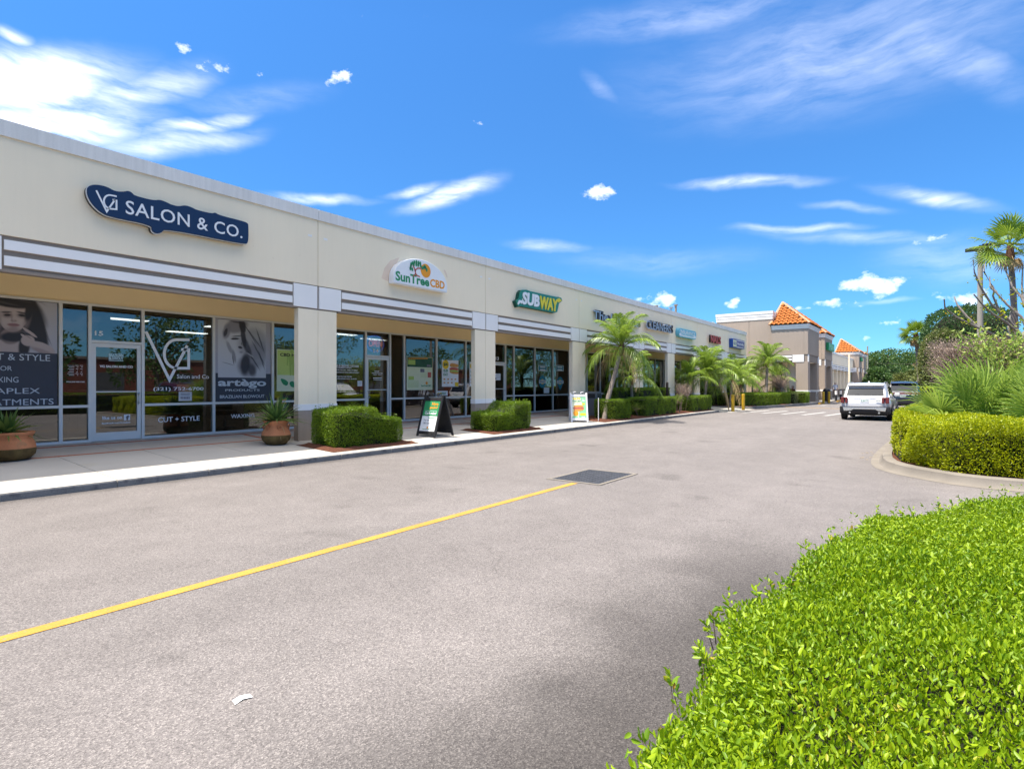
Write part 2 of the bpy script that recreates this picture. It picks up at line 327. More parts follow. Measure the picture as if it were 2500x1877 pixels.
def hedge(name, label, poly, z0, ztop, mat, leaf=.034, dens=1500, amp=.05, cat='hedge', group=None, core='hedge_core', detail=False, sidedens=1.0, edge=.07, sprigs=0, layers=.06, parent=None, inset=.09, drop=.10, gaps=0):
    """clipped hedge over a footprint; ztop is a height or a function of (x, y) arrays"""
    th = parent or thing(name, label, cat, (0, 0, 0), 0, group)
    zt = ztop if callable(ztop) else (lambda x, y: np.full_like(x, ztop))
    A = np.array(poly); mn, mx = A.min(0), A.max(0); cen = A.mean(0)
    n = int((mx-mn).prod()*dens); Q = np.column_stack([RS.uniform(mn[0], mx[0], n), RS.uniform(mn[1], mx[1], n)]); Q = Q[inpoly(Q, poly)]
    T = np.column_stack([Q, zt(Q[:, 0], Q[:, 1])]); T[:, 2] += lump(T)*amp*.6 - RS.rand(len(T))**2*layers
    DT = RS.normal(size=T.shape)*.55; DT[:, 2] = np.abs(DT[:, 2]) + .55
    if gaps:
        kp = RS.rand(len(T)) > gaps*(lump(T, 3.3, 1.0) > .25); T, DT = T[kp], DT[kp]
    Ps, Ds = [T], [DT]
    area = sum(((A[i]-A[i-1])@[[0,1],[-1,0]] if 0 else 0) for i in range(1))
    ccw = sum(A[i-1][0]*A[i][1]-A[i][0]*A[i-1][1] for i in range(len(A))) > 0
    for i in range(len(A)):
        a, b = A[i-1], A[i]; d = b-a; l = np.hypot(*d); nr = np.array([d[1], -d[0]])/max(l, 1e-6)
        if not ccw: nr = -nr
        h = float(zt(np.array([(a[0]+b[0])/2]), np.array([(a[1]+b[1])/2]))[0])-z0
        k = int(l*h*dens*1.1*sidedens); u = RS.rand(k)
        xy = a+(b-a)*u[:, None]; z = z0+RS.rand(k)**.9*(zt(xy[:, 0], xy[:, 1])-z0)
        p = np.column_stack([xy, z]); off = lump(p, 1.0, 2.0)*amp - RS.rand(k)**2*layers
        top = zt(xy[:, 0], xy[:, 1]); off -= np.clip(1-(top-z)/edge, 0, 1)**2*edge*.6
        off -= np.clip(1-(z-z0)/.25, 0, 1)*.05
        p[:, :2] += nr*off[:, None]
        dd = RS.normal(size=p.shape)*.6; dd[:, :2] += nr*.8; dd[:, 2] += .35
        Ps.append(p); Ds.append(dd)
    P = np.vstack(Ps); D = np.vstack(Ds)
    if sprigs:
        k = RS.choice(len(T), sprigs); sp = T[k]; PP = []; DD = []
        for j in range(9):
            f = j/9; PP.append(sp+np.array([0, 0, 1])*f*.11+RS.normal(size=sp.shape)*.008); DD.append(RS.normal(size=sp.shape)*[.8, .8, .3]+[0, 0, .45])
        P = np.vstack([P]+PP); D = np.vstack([D]+DD)
    tint = RS.rand(len(P))*.75+.22*(lump(P, .7, 5)*.5+.5)
    leaves('foliage', P, D, leaf, mat, th, detail=detail, tint=tint)
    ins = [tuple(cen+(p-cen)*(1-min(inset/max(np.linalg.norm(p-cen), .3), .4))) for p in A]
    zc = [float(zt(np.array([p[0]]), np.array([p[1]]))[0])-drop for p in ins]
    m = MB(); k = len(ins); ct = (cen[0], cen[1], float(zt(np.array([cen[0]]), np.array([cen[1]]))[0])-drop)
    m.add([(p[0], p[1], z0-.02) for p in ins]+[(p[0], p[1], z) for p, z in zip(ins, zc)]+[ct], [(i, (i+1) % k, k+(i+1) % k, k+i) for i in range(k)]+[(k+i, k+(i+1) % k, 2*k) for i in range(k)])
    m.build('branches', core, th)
    return th
def rrect(x0, x1, y0, y1, r=.15, n=4):
    out = []
    for cx, cy, a in ((x1-r, y0+r, -90), (x1-r, y1-r, 0), (x0+r, y1-r, 90), (x0+r, y0+r, 180)):
        out += [(cx+r*math.cos(R(a+90*i/n)), cy+r*math.sin(R(a+90*i/n))) for i in range(n+1)]
    return out
# ------------------------------------------------------------------ surface materials
M('concrete', (.47,.435,.385), .85, .10, .9, .10, 160, .25, 90, spec=.2, stain=((.44,.40,.33), 1.6, .62))
M('concrete_ground', (.33,.31,.28), .9, .1, 2)
M('kerb', (.20,.20,.20), .9, .22, 3, .25, 60, .4, 60, spec=.2, stain=((.09,.09,.10), 5, .56))
M('kerb_light', (.22,.195,.165), .9, .16, 2.5, .15, 90, .3, 80, spec=.2, stain=((.06,.06,.065), 1.3, .62))
M('paver', (.46,.15,.08), .85, .2, 6, .12, 120, .2, 90, spec=.2)
M('stucco', (.93,.80,.60), .9, .04, .7, .05, 140, .35, 120, spec=.15, streak=.014, stain=((.80,.66,.47), 7, .685))
M('stucco_warm', (.92,.76,.48), .9, .05, .8, .05, 140, .3, 120, spec=.15)
M('stucco_column', (.94,.81,.61), .9, .05, 1.2, .05, 140, .35, 120, spec=.15, streak=.02)
M('cap_white', (.76,.735,.70), .8, .07, .8, .05, 90, .15, 90, spec=.2, streak=.09)
M('white_trim', (.87,.84,.81), .7, .03, 2, .02, 90, .1, 90, spec=.25)
M('taupe', (.30,.245,.20), .88, .06, 1.5, .08, 120, .35, 100, spec=.15)
M('taupe_wall', (.40,.325,.265), .88, .06, .5, .06, 100, .3, 100, spec=.15, streak=.05)
M('joint', (.45,.40,.26), .9, 0)
M('roof_flat', (.35,.35,.34), .9, .1, .5)
M('alu', (.74,.73,.70), .45, .04, 3, metal=.15, spec=.5)
M('alu_dark', (.22,.22,.23), .4, .05, 3, metal=.6)
M('steel', (.55,.55,.56), .3, .1, 4, metal=.9)
M('vinyl_white', (.85,.87,.90), .5, 0)
M('vinyl_grey', (.62,.68,.74), .5, 0)
M('vinyl_blue', (.55,.75,.80), .5, 0)
M('black', (.012,.012,.013), .5, 0); M('black_plastic', (.02,.02,.022), .42, .1, 8, spec=.4)
M('print_dark', (.06,.065,.085), .5, .1, 2); M('print_lilac', (.46,.45,.50), .5, .05, 1.2); M('print_hair', (.028,.022,.022), .5, .35, 14)
M('print_skin', (.50,.40,.37), .5, .10, 4); M('print_skin2', (.33,.24,.22), .5, .1, 6); M('print_lip', (.38,.17,.16), .5, 0); M('print_mid', (.22,.22,.26), .5, .5, 12); M('print_pale', (.60,.61,.65), .5, .04, 3)
M('print_lime', (.55,.68,.18), .5, .1, 1.5); M('print_lime2', (.40,.55,.12), .5, .1, 3); M('print_green', (.03,.26,.10), .5, .1, 3); M('print_teal', (.02,.22,.30), .45, .06, 3); M('print_dgreen', (.02,.10,.05), .5, .2, 5)
M('print_yellow', (.80,.55,.02), .5, .04, 3); M('print_orange', (.82,.32,.02), .5, .05, 3); M('print_white', (.82,.83,.84), .5, .03, 3); M('print_cream', (.74,.78,.55), .5, .05, 3); M('print_bread', (.62,.30,.07), .5, .35, 30); M('print_meat', (.55,.12,.08), .5, .4, 40)
M('navy', (.008,.030,.085), .45, .04, 3); M('sign_white', (.80,.80,.80), .35, .03, 3, spec=.5); M('sign_green', (.012,.20,.13), .35, .05, 3, spec=.5); M('sign_dkgreen', (.006,.07,.05), .4, .05, 3)
M('sign_yellow', (.75,.62,.02), .35, .03, 3); M('sign_bronze', (.06,.045,.04), .4, .1, 3, metal=.3); M('sign_silver', (.42,.42,.46), .35, .05, 3, metal=.4); M('sign_red', (.45,.03,.03), .35, .08, 3); M('sign_blue', (.02,.08,.32), .35, .05, 3); M('sign_sky', (.16,.48,.60), .4, .05, 3); M('sign_pub', (.02,.28,.10), .4, .05, 3); M('sign_pub_light', (.25,.60,.30), .4, .05, 3)
M('patch_pink', (.82,.64,.49), .9, .1, 3)
M('bulb', (.9,.85,.7), .3, 0); M('neon_red', (.3,.05,.04), .4, 0, emit=((1,.15,.1), .9)); M('neon_blue', (.05,.05,.3), .4, 0, emit=((.1,.15,1), .7))
M('lamp_panel', (.9,.9,.9), .5, 0, emit=((1,.97,.92), 2.2))
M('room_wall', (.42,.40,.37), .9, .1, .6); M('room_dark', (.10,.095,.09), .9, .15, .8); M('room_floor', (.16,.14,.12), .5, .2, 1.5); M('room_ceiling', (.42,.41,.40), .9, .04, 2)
M('wood', (.22,.10,.045), .5, .3, 3, streak=.2); M('vinyl_black', (.02,.02,.022), .4, .2, 6); M('bucket', (.75,.52,.02), .4, .06, 4)
M('brick_red', (.24,.085,.06), .9, .25, 2, .2, 30); M('stone_brick', (.45,.36,.24), .85, .25, 2, .2, 20)
M('yellow_paint', (.46,.262,.05), .8, .14, 3, .30, 120, .2, 120, spec=.25, stain=((.25,.20,.13), 26, .585)); M('white_paint', (.42,.415,.40), .75, .18, 3, .18, 120, .2, 120, spec=.25, stain=((.26,.24,.23), 20, .56))
M('bollard', (.58,.35,.02), .45, .1, 5, .06, 40, .1, 40, spec=.4)
M('mulch', (.13,.055,.035), .95, .45, 30, .4, 140, 1.0, 60, spec=.1); M('grass', (.10,.14,.035), .95, .4, .5, .4, 40)
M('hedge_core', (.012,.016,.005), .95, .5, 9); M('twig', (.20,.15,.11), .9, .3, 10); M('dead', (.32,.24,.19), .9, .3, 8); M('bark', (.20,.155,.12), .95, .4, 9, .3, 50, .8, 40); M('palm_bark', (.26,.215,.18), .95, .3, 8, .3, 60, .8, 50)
M('palm_boot', (.12,.06,.035), .95, .4, 14, .3, 60, .8, 50); M('pale_branch', (.26,.225,.195), .85, .3, 8, .2, 60, .3, 50)
M('terracotta', (.50,.20,.095), .85, .14, 4, .1, 60, .25, 60, spec=.2, stain=((.26,.17,.09), 3.2, .60)); M('terracotta_moss', (.13,.085,.03), .95, .5, 7, .2, 60, .3, 60); M('soil', (.05,.03,.02), .95, .4, 30)
M('tile', (.44,.145,.034), .85, .3, 2.5, .1, 60, .15, 60, spec=.25); M('tile_pale', (.46,.26,.16), .8, .15, 4, .1, 60, .15, 60); M('mortar', (.15,.05,.018), .95, .2, 5)
M('pole', (.34,.31,.26), .9, .1, 1, .1, 60)
glassmat('glass', (.50,.53,.53), .055, 1.9); M('car_glass', (.008,.010,.013), .06, 0, spec=.6, coat=.5)
leafmat('leaf_hedge', (0.0715,0.1495,0.0130), (0.2600,0.3770,0.0156), .38, .32, (0.3120,0.2860,0.0390), .93)
leafmat('leaf_fore', (.075,.19,.006), (.37,.50,.009), .46, .36, (0.4680,0.2600,0.0390), .95)
leafmat('leaf_lime', (0.1690,0.2470,0.0052), (0.5720,0.5980,0.0078), .40, .40, (0.4420,0.2600,0.0130), .93)
leafmat('leaf_tree', (0.0390,0.0975,0.0208), (0.1105,0.1885,0.0390), .5, .3); leafmat('leaf_olive', (0.0975,0.1365,0.0390), (0.2210,0.2470,0.0650), .5, .3, (0.2080,0.1430,0.0650), .9); leafmat('leaf_ficus', (0.0286,0.0845,0.0260), (0.0910,0.1690,0.0494), .4, .28)
leafmat('leaf_palm', (0.0975,0.1950,0.0234), (0.2990,0.4030,0.0455), .36, .38); leafmat('leaf_fan', (0.1430,0.2730,0.0286), (0.4420,0.5460,0.1040), .45, .40, (0.3900,0.3380,0.1300), .95); leafmat('leaf_dry', (0.3640,0.2470,0.1300), (0.5460,0.4160,0.2210), .8, .2); leafmat('leaf_dead', (0.2860,0.2015,0.1560), (0.5200,0.4030,0.3250), .9, .15)
leafmat('leaf_brom', (0.0650,0.1430,0.0390), (0.2080,0.3120,0.0780), .35, .3, (0.3900,0.2860,0.1170), .9)

def asphalt():
    m, t, b = newmat('asphalt'); nn = t.nodes.new; lk = t.links.new
    tcn = nn('ShaderNodeTexCoord'); P = tcn.outputs['Object']
    vo = nn('ShaderNodeTexVoronoi'); vo.inputs['Scale'].default_value = 150; lk(P, vo.inputs['Vector'])
    sp = nn('ShaderNodeSeparateColor'); lk(vo.outputs['Color'], sp.inputs[0])
    rp = nn('ShaderNodeValToRGB'); lk(sp.outputs[0], rp.inputs[0]); e = rp.color_ramp.elements
    e[0].position = 0; e[0].color = (0.104,0.093,0.091, 1); e[1].position = 1; e[1].color = (0.293,0.266,0.250, 1)
    x = e.new(.35); x.color = (0.157,0.142,0.137, 1); x = e.new(.75); x.color = (0.196,0.178,0.170, 1)
    def nz(s, d=6, sc=None):
        n = nn('ShaderNodeTexNoise'); n.inputs['Scale'].default_value = s; n.inputs['Detail'].default_value = d
        if sc:
            mp = nn('ShaderNodeMapping'); mp.inputs['Scale'].default_value = sc; lk(P, mp.inputs[0]); lk(mp.outputs[0], n.inputs['Vector'])
        else: lk(P, n.inputs['Vector'])
        return n.outputs[0]
    def mr(v, a, b_, c, d, ty='SMOOTHSTEP'):
        n = nn('ShaderNodeMapRange'); n.interpolation_type = ty; lk(v, n.inputs[0])
        for i, q in enumerate((a, b_, c, d)): n.inputs[i+1].default_value = q
        return n.outputs[0]
    def mu(a, b_, op='MULTIPLY'):
        n = nn('ShaderNodeMath'); n.operation = op
        for i, v in enumerate((a, b_)):
            if isinstance(v, (int, float)): n.inputs[i].default_value = v
            else: lk(v, n.inputs[i])
        return n.outputs[0]
    big = mr(nz(.35, 7), .3, .7, .94, 1.05); mid = mr(nz(2.2, 7), .3, .7, .94, 1.05)
    lane = mr(nz(.55, 5, (.12, 1, 1)), .35, .68, .94, 1.04)          # wheel paths along the drive
    patch = mr(nz(.9, 8), .60, .72, 1.0, .80)                        # oil and wear patches
    xyz = nn('ShaderNodeSeparateXYZ'); lk(P, xyz.inputs[0])
    wob = mu(mu(nz(.8, 4), 1.4), .7, 'SUBTRACT')
    yy = mu(xyz.outputs[1], wob, 'ADD')
    seal = mr(yy, 1.05, 2.3, .42, 1.0)                               # darker strip along the near island, with a soft wavy edge
    xs = mr(xyz.outputs[0], 4.2, 7.0, 0, 1); dark_xy = mu(mu(seal, mu(1.0, xs, 'SUBTRACT')), xs, 'ADD')
    wn = nn('ShaderNodeTexNoise'); wn.inputs['Scale'].default_value = 1.6; wn.inputs['Detail'].default_value = 6; lk(P, wn.inputs['Vector']); ws = nn('ShaderNodeVectorMath'); ws.operation = 'SCALE'; lk(wn.outputs['Color'], ws.inputs[0]); ws.inputs['Scale'].default_value = .8; wa_ = nn('ShaderNodeVectorMath'); wa_.operation = 'ADD'; lk(P, wa_.inputs[0]); lk(ws.outputs[0], wa_.inputs[1])
    cv = nn('ShaderNodeTexVoronoi'); cv.feature = 'DISTANCE_TO_EDGE'; cv.inputs['Scale'].default_value = .22; lk(wa_.outputs[0], cv.inputs['Vector'])
    crk = mr(cv.outputs['Distance'], .0, .006, .88, 1.0); crm = mr(nz(.5, 3), .48, .6, 0, 1); crack = mu(mu(crk, crm), mu(1.0, crm, 'SUBTRACT'), 'ADD')
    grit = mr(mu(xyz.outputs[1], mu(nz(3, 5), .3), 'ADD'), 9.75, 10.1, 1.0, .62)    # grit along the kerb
    k = mu(mu(mu(big, mid), mu(lane, patch)), mu(mu(dark_xy, crack), grit))
    cc = nn('ShaderNodeCombineColor')
    for i in range(3): lk(k, cc.inputs[i])
    mx = nn('ShaderNodeMixRGB'); mx.blend_type = 'MULTIPLY'; mx.inputs[0].default_value = 1; lk(rp.outputs[0], mx.inputs[1]); lk(cc.outputs[0], mx.inputs[2])
    lk(mx.outputs[0], b.inputs['Base Color']); b.inputs['Roughness'].default_value = .88; b.inputs['Specular IOR Level'].default_value = .22
    bn = nn('ShaderNodeBump'); bn.inputs['Strength'].default_value = .5; bn.inputs['Distance'].default_value = .006
    lk(vo.outputs['Distance'], bn.inputs['Height']); lk(bn.outputs[0], b.inputs['Normal'])
asphalt()

# ------------------------------------------------------------------ ground, road, pavement
struct(MB().add([(-400,-400,-.06),(700,-400,-.06),(700,400,-.06),(-400,400,-.06)], [(0,1,2,3)]).build('ground', 'grass'))
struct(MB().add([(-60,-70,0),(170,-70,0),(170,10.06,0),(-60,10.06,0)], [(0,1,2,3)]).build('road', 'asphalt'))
struct(MB().box(-14, 60, 10.07, 60, -.05, .02).build('building_plot', 'concrete_ground'))
def zs(y): return .115 + (y - 10) * .052
walk = struct(MB().prism([(10.02,-.05),(10.02,.085),(14.6,zs(14.6)-.02),(14.6,-.05)], -12, 33.8, 'x').build('sidewalk', 'kerb'))
prof = [(10.0,-.03),(10.0,.085),(10.012,.105),(10.035,.115),(12.745,zs(12.745)),(12.745,-.03)]
SL = 1.365; x = 3.40 - SL*11
while x < 33.7:
    x1 = min(x + SL, 33.8)
    pr = MB(); pr.prism(prof, x+.006, x1-.006, 'x', 0)
    for i, f in enumerate(pr.f):
        if i in (2, 3): pr.m[i] = 1
    pr.m[2] = 1; pr.m[3] = 1
    pr.build('slab', ['concrete', 'kerb'], walk); x = x1
bl = MB().box(0, .2, 0, .1, -.03, .0).build('paver', 'paver', walk); PV = [bl]; used = False
def paver(x, y, rz=0):
    global used
    if used: o = bl.copy(); COL.objects.link(o)
    else: o = bl; used = True
    o.location = (x, y, zs(y)); o.rotation_euler = (math.atan(.052) if rz == 0 else 0, math.atan(-.052) if rz else 0, rz)
for yl in (12.76, 14.02):
    for i in range(118): paver(-1.0 + i*.208, yl)
for cxx in (1.83, 8.41, 14.92, 21.25):
    for sx_ in (-.95, .85):
        for i in range(5): paver(cxx+sx_+.1, 12.90+i*.21, R(90))
for y0, y1 in ((12.875, 14.01), (14.135, 14.5)):
    x = -12
    while x < 33.7:
        x1 = min(x+SL*2, 33.8)
        MB().prism([(y0,-.02),(y0,zs(y0)-.003),(y1,zs(y1)-.003),(y1,-.02)], x+.005, x1-.005, 'x').build('slab', 'concrete', walk); x = x1
# concrete ramp between the planting beds, far pavement by the big store
struct(MB().prism([(9.3,0),(10.3,.03),(14.6,.3),(14.6,-.02),(9.3,-.02)], 33.82, 39.2, 'x').build('ramp', 'concrete'))
fw = struct(MB().prism([(39.2,9.55),(44,8.65),(51,7.75),(53.4,7.55),(120,7.2),(120,30),(39.2,30)], -.03, .13).build('far_sidewalk', 'concrete'))
kb = MB()
line = [(39.2,14.0),(39.2,9.55),(44,8.65),(51,7.75),(53.4,7.55)]
for a, b in zip(line[:-1], line[1:]):
    d = Vector((b[0]-a[0], b[1]-a[1])).normalized(); n = Vector((d.y, -d.x))*.08 * (-1)
    kb.add([(a[0]-n.x,a[1]-n.y,-.02),(b[0]-n.x,b[1]-n.y,-.02),(b[0]+n.x,b[1]+n.y,-.02),(a[0]+n.x,a[1]+n.y,-.02),(a[0]-n.x,a[1]-n.y,.17),(b[0]-n.x,b[1]-n.y,.17),(b[0]+n.x,b[1]+n.y,.17),(a[0]+n.x,a[1]+n.y,.17)],
           [(0,3,2,1),(4,5,6,7),(0,1,5,4),(1,2,6,5),(2,3,7,6),(3,0,4,7)])
struct(kb.build('kerb', 'kerb'))
# painted kerb ends
struct(MB().box(52.3, 53.5, 7.38, 7.52, 0, .15).build('kerb_paint', 'yellow_paint')); struct(MB().box(60.5, 66, 7.05, 7.2, 0, .15).build('kerb_paint', 'yellow_paint'))
# painted road markings
def strip(name, pts, wd, mat, z=.004):
    b = MB()
    for (a, c) in zip(pts[:-1], pts[1:]):
        d = Vector((c[0]-a[0], c[1]-a[1])).normalized(); n = Vector((-d.y, d.x))*wd/2
        b.add([(a[0]-n.x,a[1]-n.y,z),(c[0]-n.x,c[1]-n.y,z),(c[0]+n.x,c[1]+n.y,z),(a[0]+n.x,a[1]+n.y,z)], [(0,1,2,3)])
    return struct(b.build(name, mat))
strip('lane_line', [(-6,4.57),(7.86,4.57)], .115, 'yellow_paint')
strip('stop_line', [(44.6,8.5),(42.6,2.2)], .30, 'yellow_paint')
for i in range(8): y = 8.6 - i*1.06; strip('crosswalk_stripe', [(33.9-.25*i, y+.06),(38.0-.25*i, y-.42)], .24, 'white_paint')
strip('parking_stripe', [(57,6.3),(60.8,5.6)], .25, 'white_paint'); strip('parking_stripe', [(49,6.9),(50.5,6.7)], .2, 'white_paint')

# drain grate
g = thing('drain_grate', 'grey steel drain grate set in the asphalt at the end of the yellow line', 'drain', (8.6, 4.64, 0))
def loc_box(b, x0,x1,y0,y1,z0,z1): b.box(x0,x1,y0,y1,z0,z1)
fr = MB(); fr.box(-.70,.70,.44,.50,-.01,.008); fr.box(-.70,.70,-.50,-.44,-.01,.012); fr.box(-.70,-.64,-.44,.44,-.01,.012); fr.box(.64,.70,-.44,.44,-.01,.012)
fr.build('frame', 'kerb_light', g)
MB().box(-.64,.64,-.44,.44,.0012,.0022).build('pit', 'black', g)
M('grate_steel', (.075,.08,.095), .6, .3, 8, metal=.2)
for i in range(13):
    xx = -.60 + i*.10
    MB().add([(xx-.014+(.028*k if 0 else 0), -.44, .003) if 0 else (xx-.013,-.44,.003),(xx+.013,-.44,.003),(xx+.013,.44,.003),(xx-.013,.44,.003),(xx-.009,-.44,.012),(xx+.009,-.44,.012),(xx+.009,.44,.012),(xx-.009,.44,.012)],
             [(4,5,6,7),(0,1,5,4),(1,2,6,5),(2,3,7,6),(3,0,4,7)]).build('bar', 'grate_steel', g)
for j in range(9):
    yy = -.40 + j*.1; MB().box(-.64,.64,yy-.008,yy+.008,.0035,.010).build('cross_bar', 'grate_steel', g)

# ------------------------------------------------------------------ the strip of shops
D, DG = 12.15, 14.5                     # front of the wall and of the glazing
JX = [-4.7, 1.83, 8.41, 14.92, 21.25, 27.4, 31.9, 36.4, 42.4, 48.4]
SB = thing('strip_mall_building', 'long cream single-storey row of shops with white striped band and glass fronts', 'building', (0, D, 0)); SB.location = (0,0,0)
for a, b in zip(JX[:-1], JX[1:]):
    bx('wall_panel', 'stucco', SB, a+.008, b-.008, D, D+.17, 4.0, 5.60)
    bx('parapet_cap', 'cap_white', SB, a+.004, b-.004, D-.035, D+.30, 5.602, 5.86)
    bx('band', 'taupe', SB, a, b, D+.03, D+.17, 3.40, 3.998)
    bx('band_lip', 'taupe', SB, a+.58, b-.58, D+.005, D+.028, 3.40, 3.455)
    for z0, z1 in ((3.765, 3.925), (3.505, 3.665)): bx('stripe', 'white_trim', SB, a+.70, b-.70, D-.012, D+.029, z0, z1)
    for s0, s1 in ((a+.03, a+.665), (b-.665, b-.03)): bx('square_panel', 'white_trim', SB, s0, s1, D-.015, D+.029, 3.435, 3.975)
    for xx in (a+.16, b-.28): MB().box(xx, xx+.11, D-.004, D+.002, 5.16, 5.21).build('scupper', 'white_trim', SB, fixn=False)
for j in JX[1:-1]:
    bx('wall_joint', 'joint', SB, j-.008, j+.008, D+.02, D+.16, 4.0, 5.60)
def column(cx_, w=1.08):
    x0, x1 = cx_-w/2, cx_+w/2; zb = zs(D)-.02
    for s0, s1 in ((x0, cx_-.005), (cx_+.005, x1)):
        bx('column', 'stucco_column', SB, s0, s1, D, D+.17, 1.102, 3.398)
        bx('column_band', 'white_trim', SB, s0-.012 if s0 == x0 else s0, s1+.012 if s1 == x1 else s1, D-.012, D+.182, .95, 1.10)
        bx('column_base', 'taupe_wall', SB, s0-.006 if s0 == x0 else s0, s1+.006 if s1 == x1 else s1, D-.006, D+.176, zb, .948)
for j in JX[:-1]: column(j)
bx('column', 'stucco_column', SB, 47.9, 48.4, D, D+.17, .1, 3.398)
bx('end_wall', 'stucco', SB, 48.23, 48.395, D+.17, 40, .02, 5.60); bx('end_wall', 'stucco', SB, -4.7, -4.53, D+.17, 40, .02, 5.60)
bx('roof', 'roof_flat', SB, -4.5, 48.2, D+.31, 40, 5.15, 5.3)
bx('soffit', 'stucco_warm', SB, -4.5, 48.2, D+.18, DG+.2, 3.80, 3.86)
bx('beam_back', 'stucco_warm', SB, -4.5, 48.2, D+.172, D+.20, 3.42, 5.1)
bx('transom_wall', 'stucco_warm', SB, -4.5, 48.2, DG-.02, DG+.15, 3.30, 3.80)
# glazing: each unit is (left, [mullion centres], right, door bay index)
ZF, ZR, ZH, ZD = .34, 1.11, 3.30, 2.47
def mull(x, wd=.06, z0=ZF, z1=ZH): return bx('mullion', 'alu', SB, x-wd/2, x+wd/2, DG-.055, DG+.055, z0, z1)
PANES = {}
def bay(x0, x1, door=False, key=None, rail=True, hinge=1):
    """glazing between two mullion edges"""
    if not door:
        bx('sill', 'alu', SB, x0, x1, DG-.05, DG+.05, ZF, ZF+.055); bx('head_rail', 'alu', SB, x0, x1, DG-.05, DG+.05, ZH-.05, ZH)
        if rail:
            bx('mid_rail', 'alu', SB, x0, x1, DG-.05, DG+.05, ZR-.028, ZR+.028)
            p = bx('window_pane', 'glass', SB, x0, x1, DG-.006, DG+.006, ZR+.028, ZH-.05); q = bx('window_pane', 'glass', SB, x0, x1, DG-.006, DG+.006, ZF+.055, ZR-.028)
        else: p = q = bx('window_pane', 'glass', SB, x0, x1, DG-.006, DG+.006, ZF+.055, ZH-.05)
        PANES[key] = (p, q)
    else:
        bx('head_rail', 'alu', SB, x0, x1, DG-.05, DG+.05, ZH-.05, ZH); bx('transom_rail', 'alu', SB, x0, x1, DG-.05, DG+.05, ZD, ZD+.055)
        p = bx('transom_pane', 'glass', SB, x0, x1, DG-.006, DG+.006, ZD+.055, ZH-.05)
        dr = MB(); a, b = x0+.008, x1-.008
        dr.box(a, a+.075, DG-.03, DG+.03, ZF+.012, ZD-.008); dr.box(b-.075, b, DG-.03, DG+.03, ZF+.012, ZD-.008)
        dr.box(a+.075, b-.075, DG-.03, DG+.03, ZD-.09, ZD-.008); dr.box(a+.075, b-.075, DG-.03, DG+.03, ZF+.012, ZF+.19); dr.box(a+.075, b-.075, DG-.022, DG+.022, 1.40, 1.425)
        d = dr.build('door', 'alu', SB, fixn=False)
        bx('door_glass', 'glass', d, a+.075, b-.075, DG-.006, DG+.006, ZF+.19, ZD-.09)
        hx = b-.04 if hinge > 0 else a+.04; s = -1 if hinge > 0 else 1
        MB().tube([(hx,DG-.03,1.38),(hx+s*.03,DG-.10,1.36),(hx+s*.03,DG-.10,1.16),(hx,DG-.03,1.14)], .014, 8).build('handle', 'steel', d, smooth=True)
        PANES[key] = (p, d)
def unit_glass(edges, names, doors, hinge=1):
    for i, (a, b) in enumerate(zip(edges[:-1], edges[1:])):
        bay(a+.03, b-.03, i in doors, names[i], hinge=hinge)
    for e in edges: mull(e)
unit_glass([-4.5,-2.9,-1.3,.3,2.0,3.90,4.405,5.42,7.01,8.59,10.05], ['zz','zz','zz','zy','A','B','door15','C','Dd','E'], {6})
bx('unit_pier', 'stucco_warm', SB, 10.081, 10.55, DG-.03, DG+.15, .3, 3.3)
unit_glass([10.58,11.755,12.765,13.395,14.96,16.565,17.55], ['F','door14','G','Hh','I','J'], {1}, hinge=-1)
unit_glass([17.9,19.10,19.70,21.30,22.83,24.33,25.6], ['door13','K','K2','Lw','Mw','Nw'], {0})
bx('unit_pier', 'stucco_warm', SB, 25.63, 26.1, DG-.03, DG+.15, .3, 3.3); bx('unit_pier', 'stucco_warm', SB, 17.581, 17.869, DG-.03, DG+.15, .3, 3.3)
unit_glass([26.13,27.6,28.7,29.7,31.2,32.6], ['u','u','d12','u','u'], {2})
unit_glass([32.9,34.2,35.2,36.6,38.0], ['u','d11','u','u'], {1})
unit_glass([38.3,39.8,40.8,42.4,43.9,45.4,46.9,48.1], ['u','d10','u','u','u','u','u'], {1})
for x0, x1 in ((32.631,32.869),(38.031,38.269)): bx('unit_pier', 'stucco_warm', SB, x0, x1, DG-.03, DG+.15, .3, 3.3)
# rooms behind the glass
bx('room_floor', 'room_floor', SB, -4.5, 48.2, DG+.06, 24, .2, .335); bx('room_ceiling', 'room_ceiling', SB, -4.5, 48.2, DG+.152, 24, 3.32, 3.4)
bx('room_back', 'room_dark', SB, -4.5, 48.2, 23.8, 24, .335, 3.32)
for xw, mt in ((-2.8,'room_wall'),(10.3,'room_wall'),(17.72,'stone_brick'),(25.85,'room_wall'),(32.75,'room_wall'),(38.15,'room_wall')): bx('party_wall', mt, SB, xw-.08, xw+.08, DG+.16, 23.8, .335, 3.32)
for (x0, y0) in ((5.4,17.2),(8.2,17.2),(8.2,19.8),(11.6,16.2),(13.8,17.0),(15.9,16.0),(12.0,19.5),(19.4,17.5),(22.2,16.2),(22.4,19),(28.2,17),(30.4,19),(35,17),(41,18)):
    bx('ceiling_light', 'lamp_panel', SB, x0, x0+1.2, y0, y0+.32, 3.30, 3.318)
bx('exit_sign', 'print_cream', SB, 4.62, 4.98, 15.05, 15.13, 2.98, 3.22)
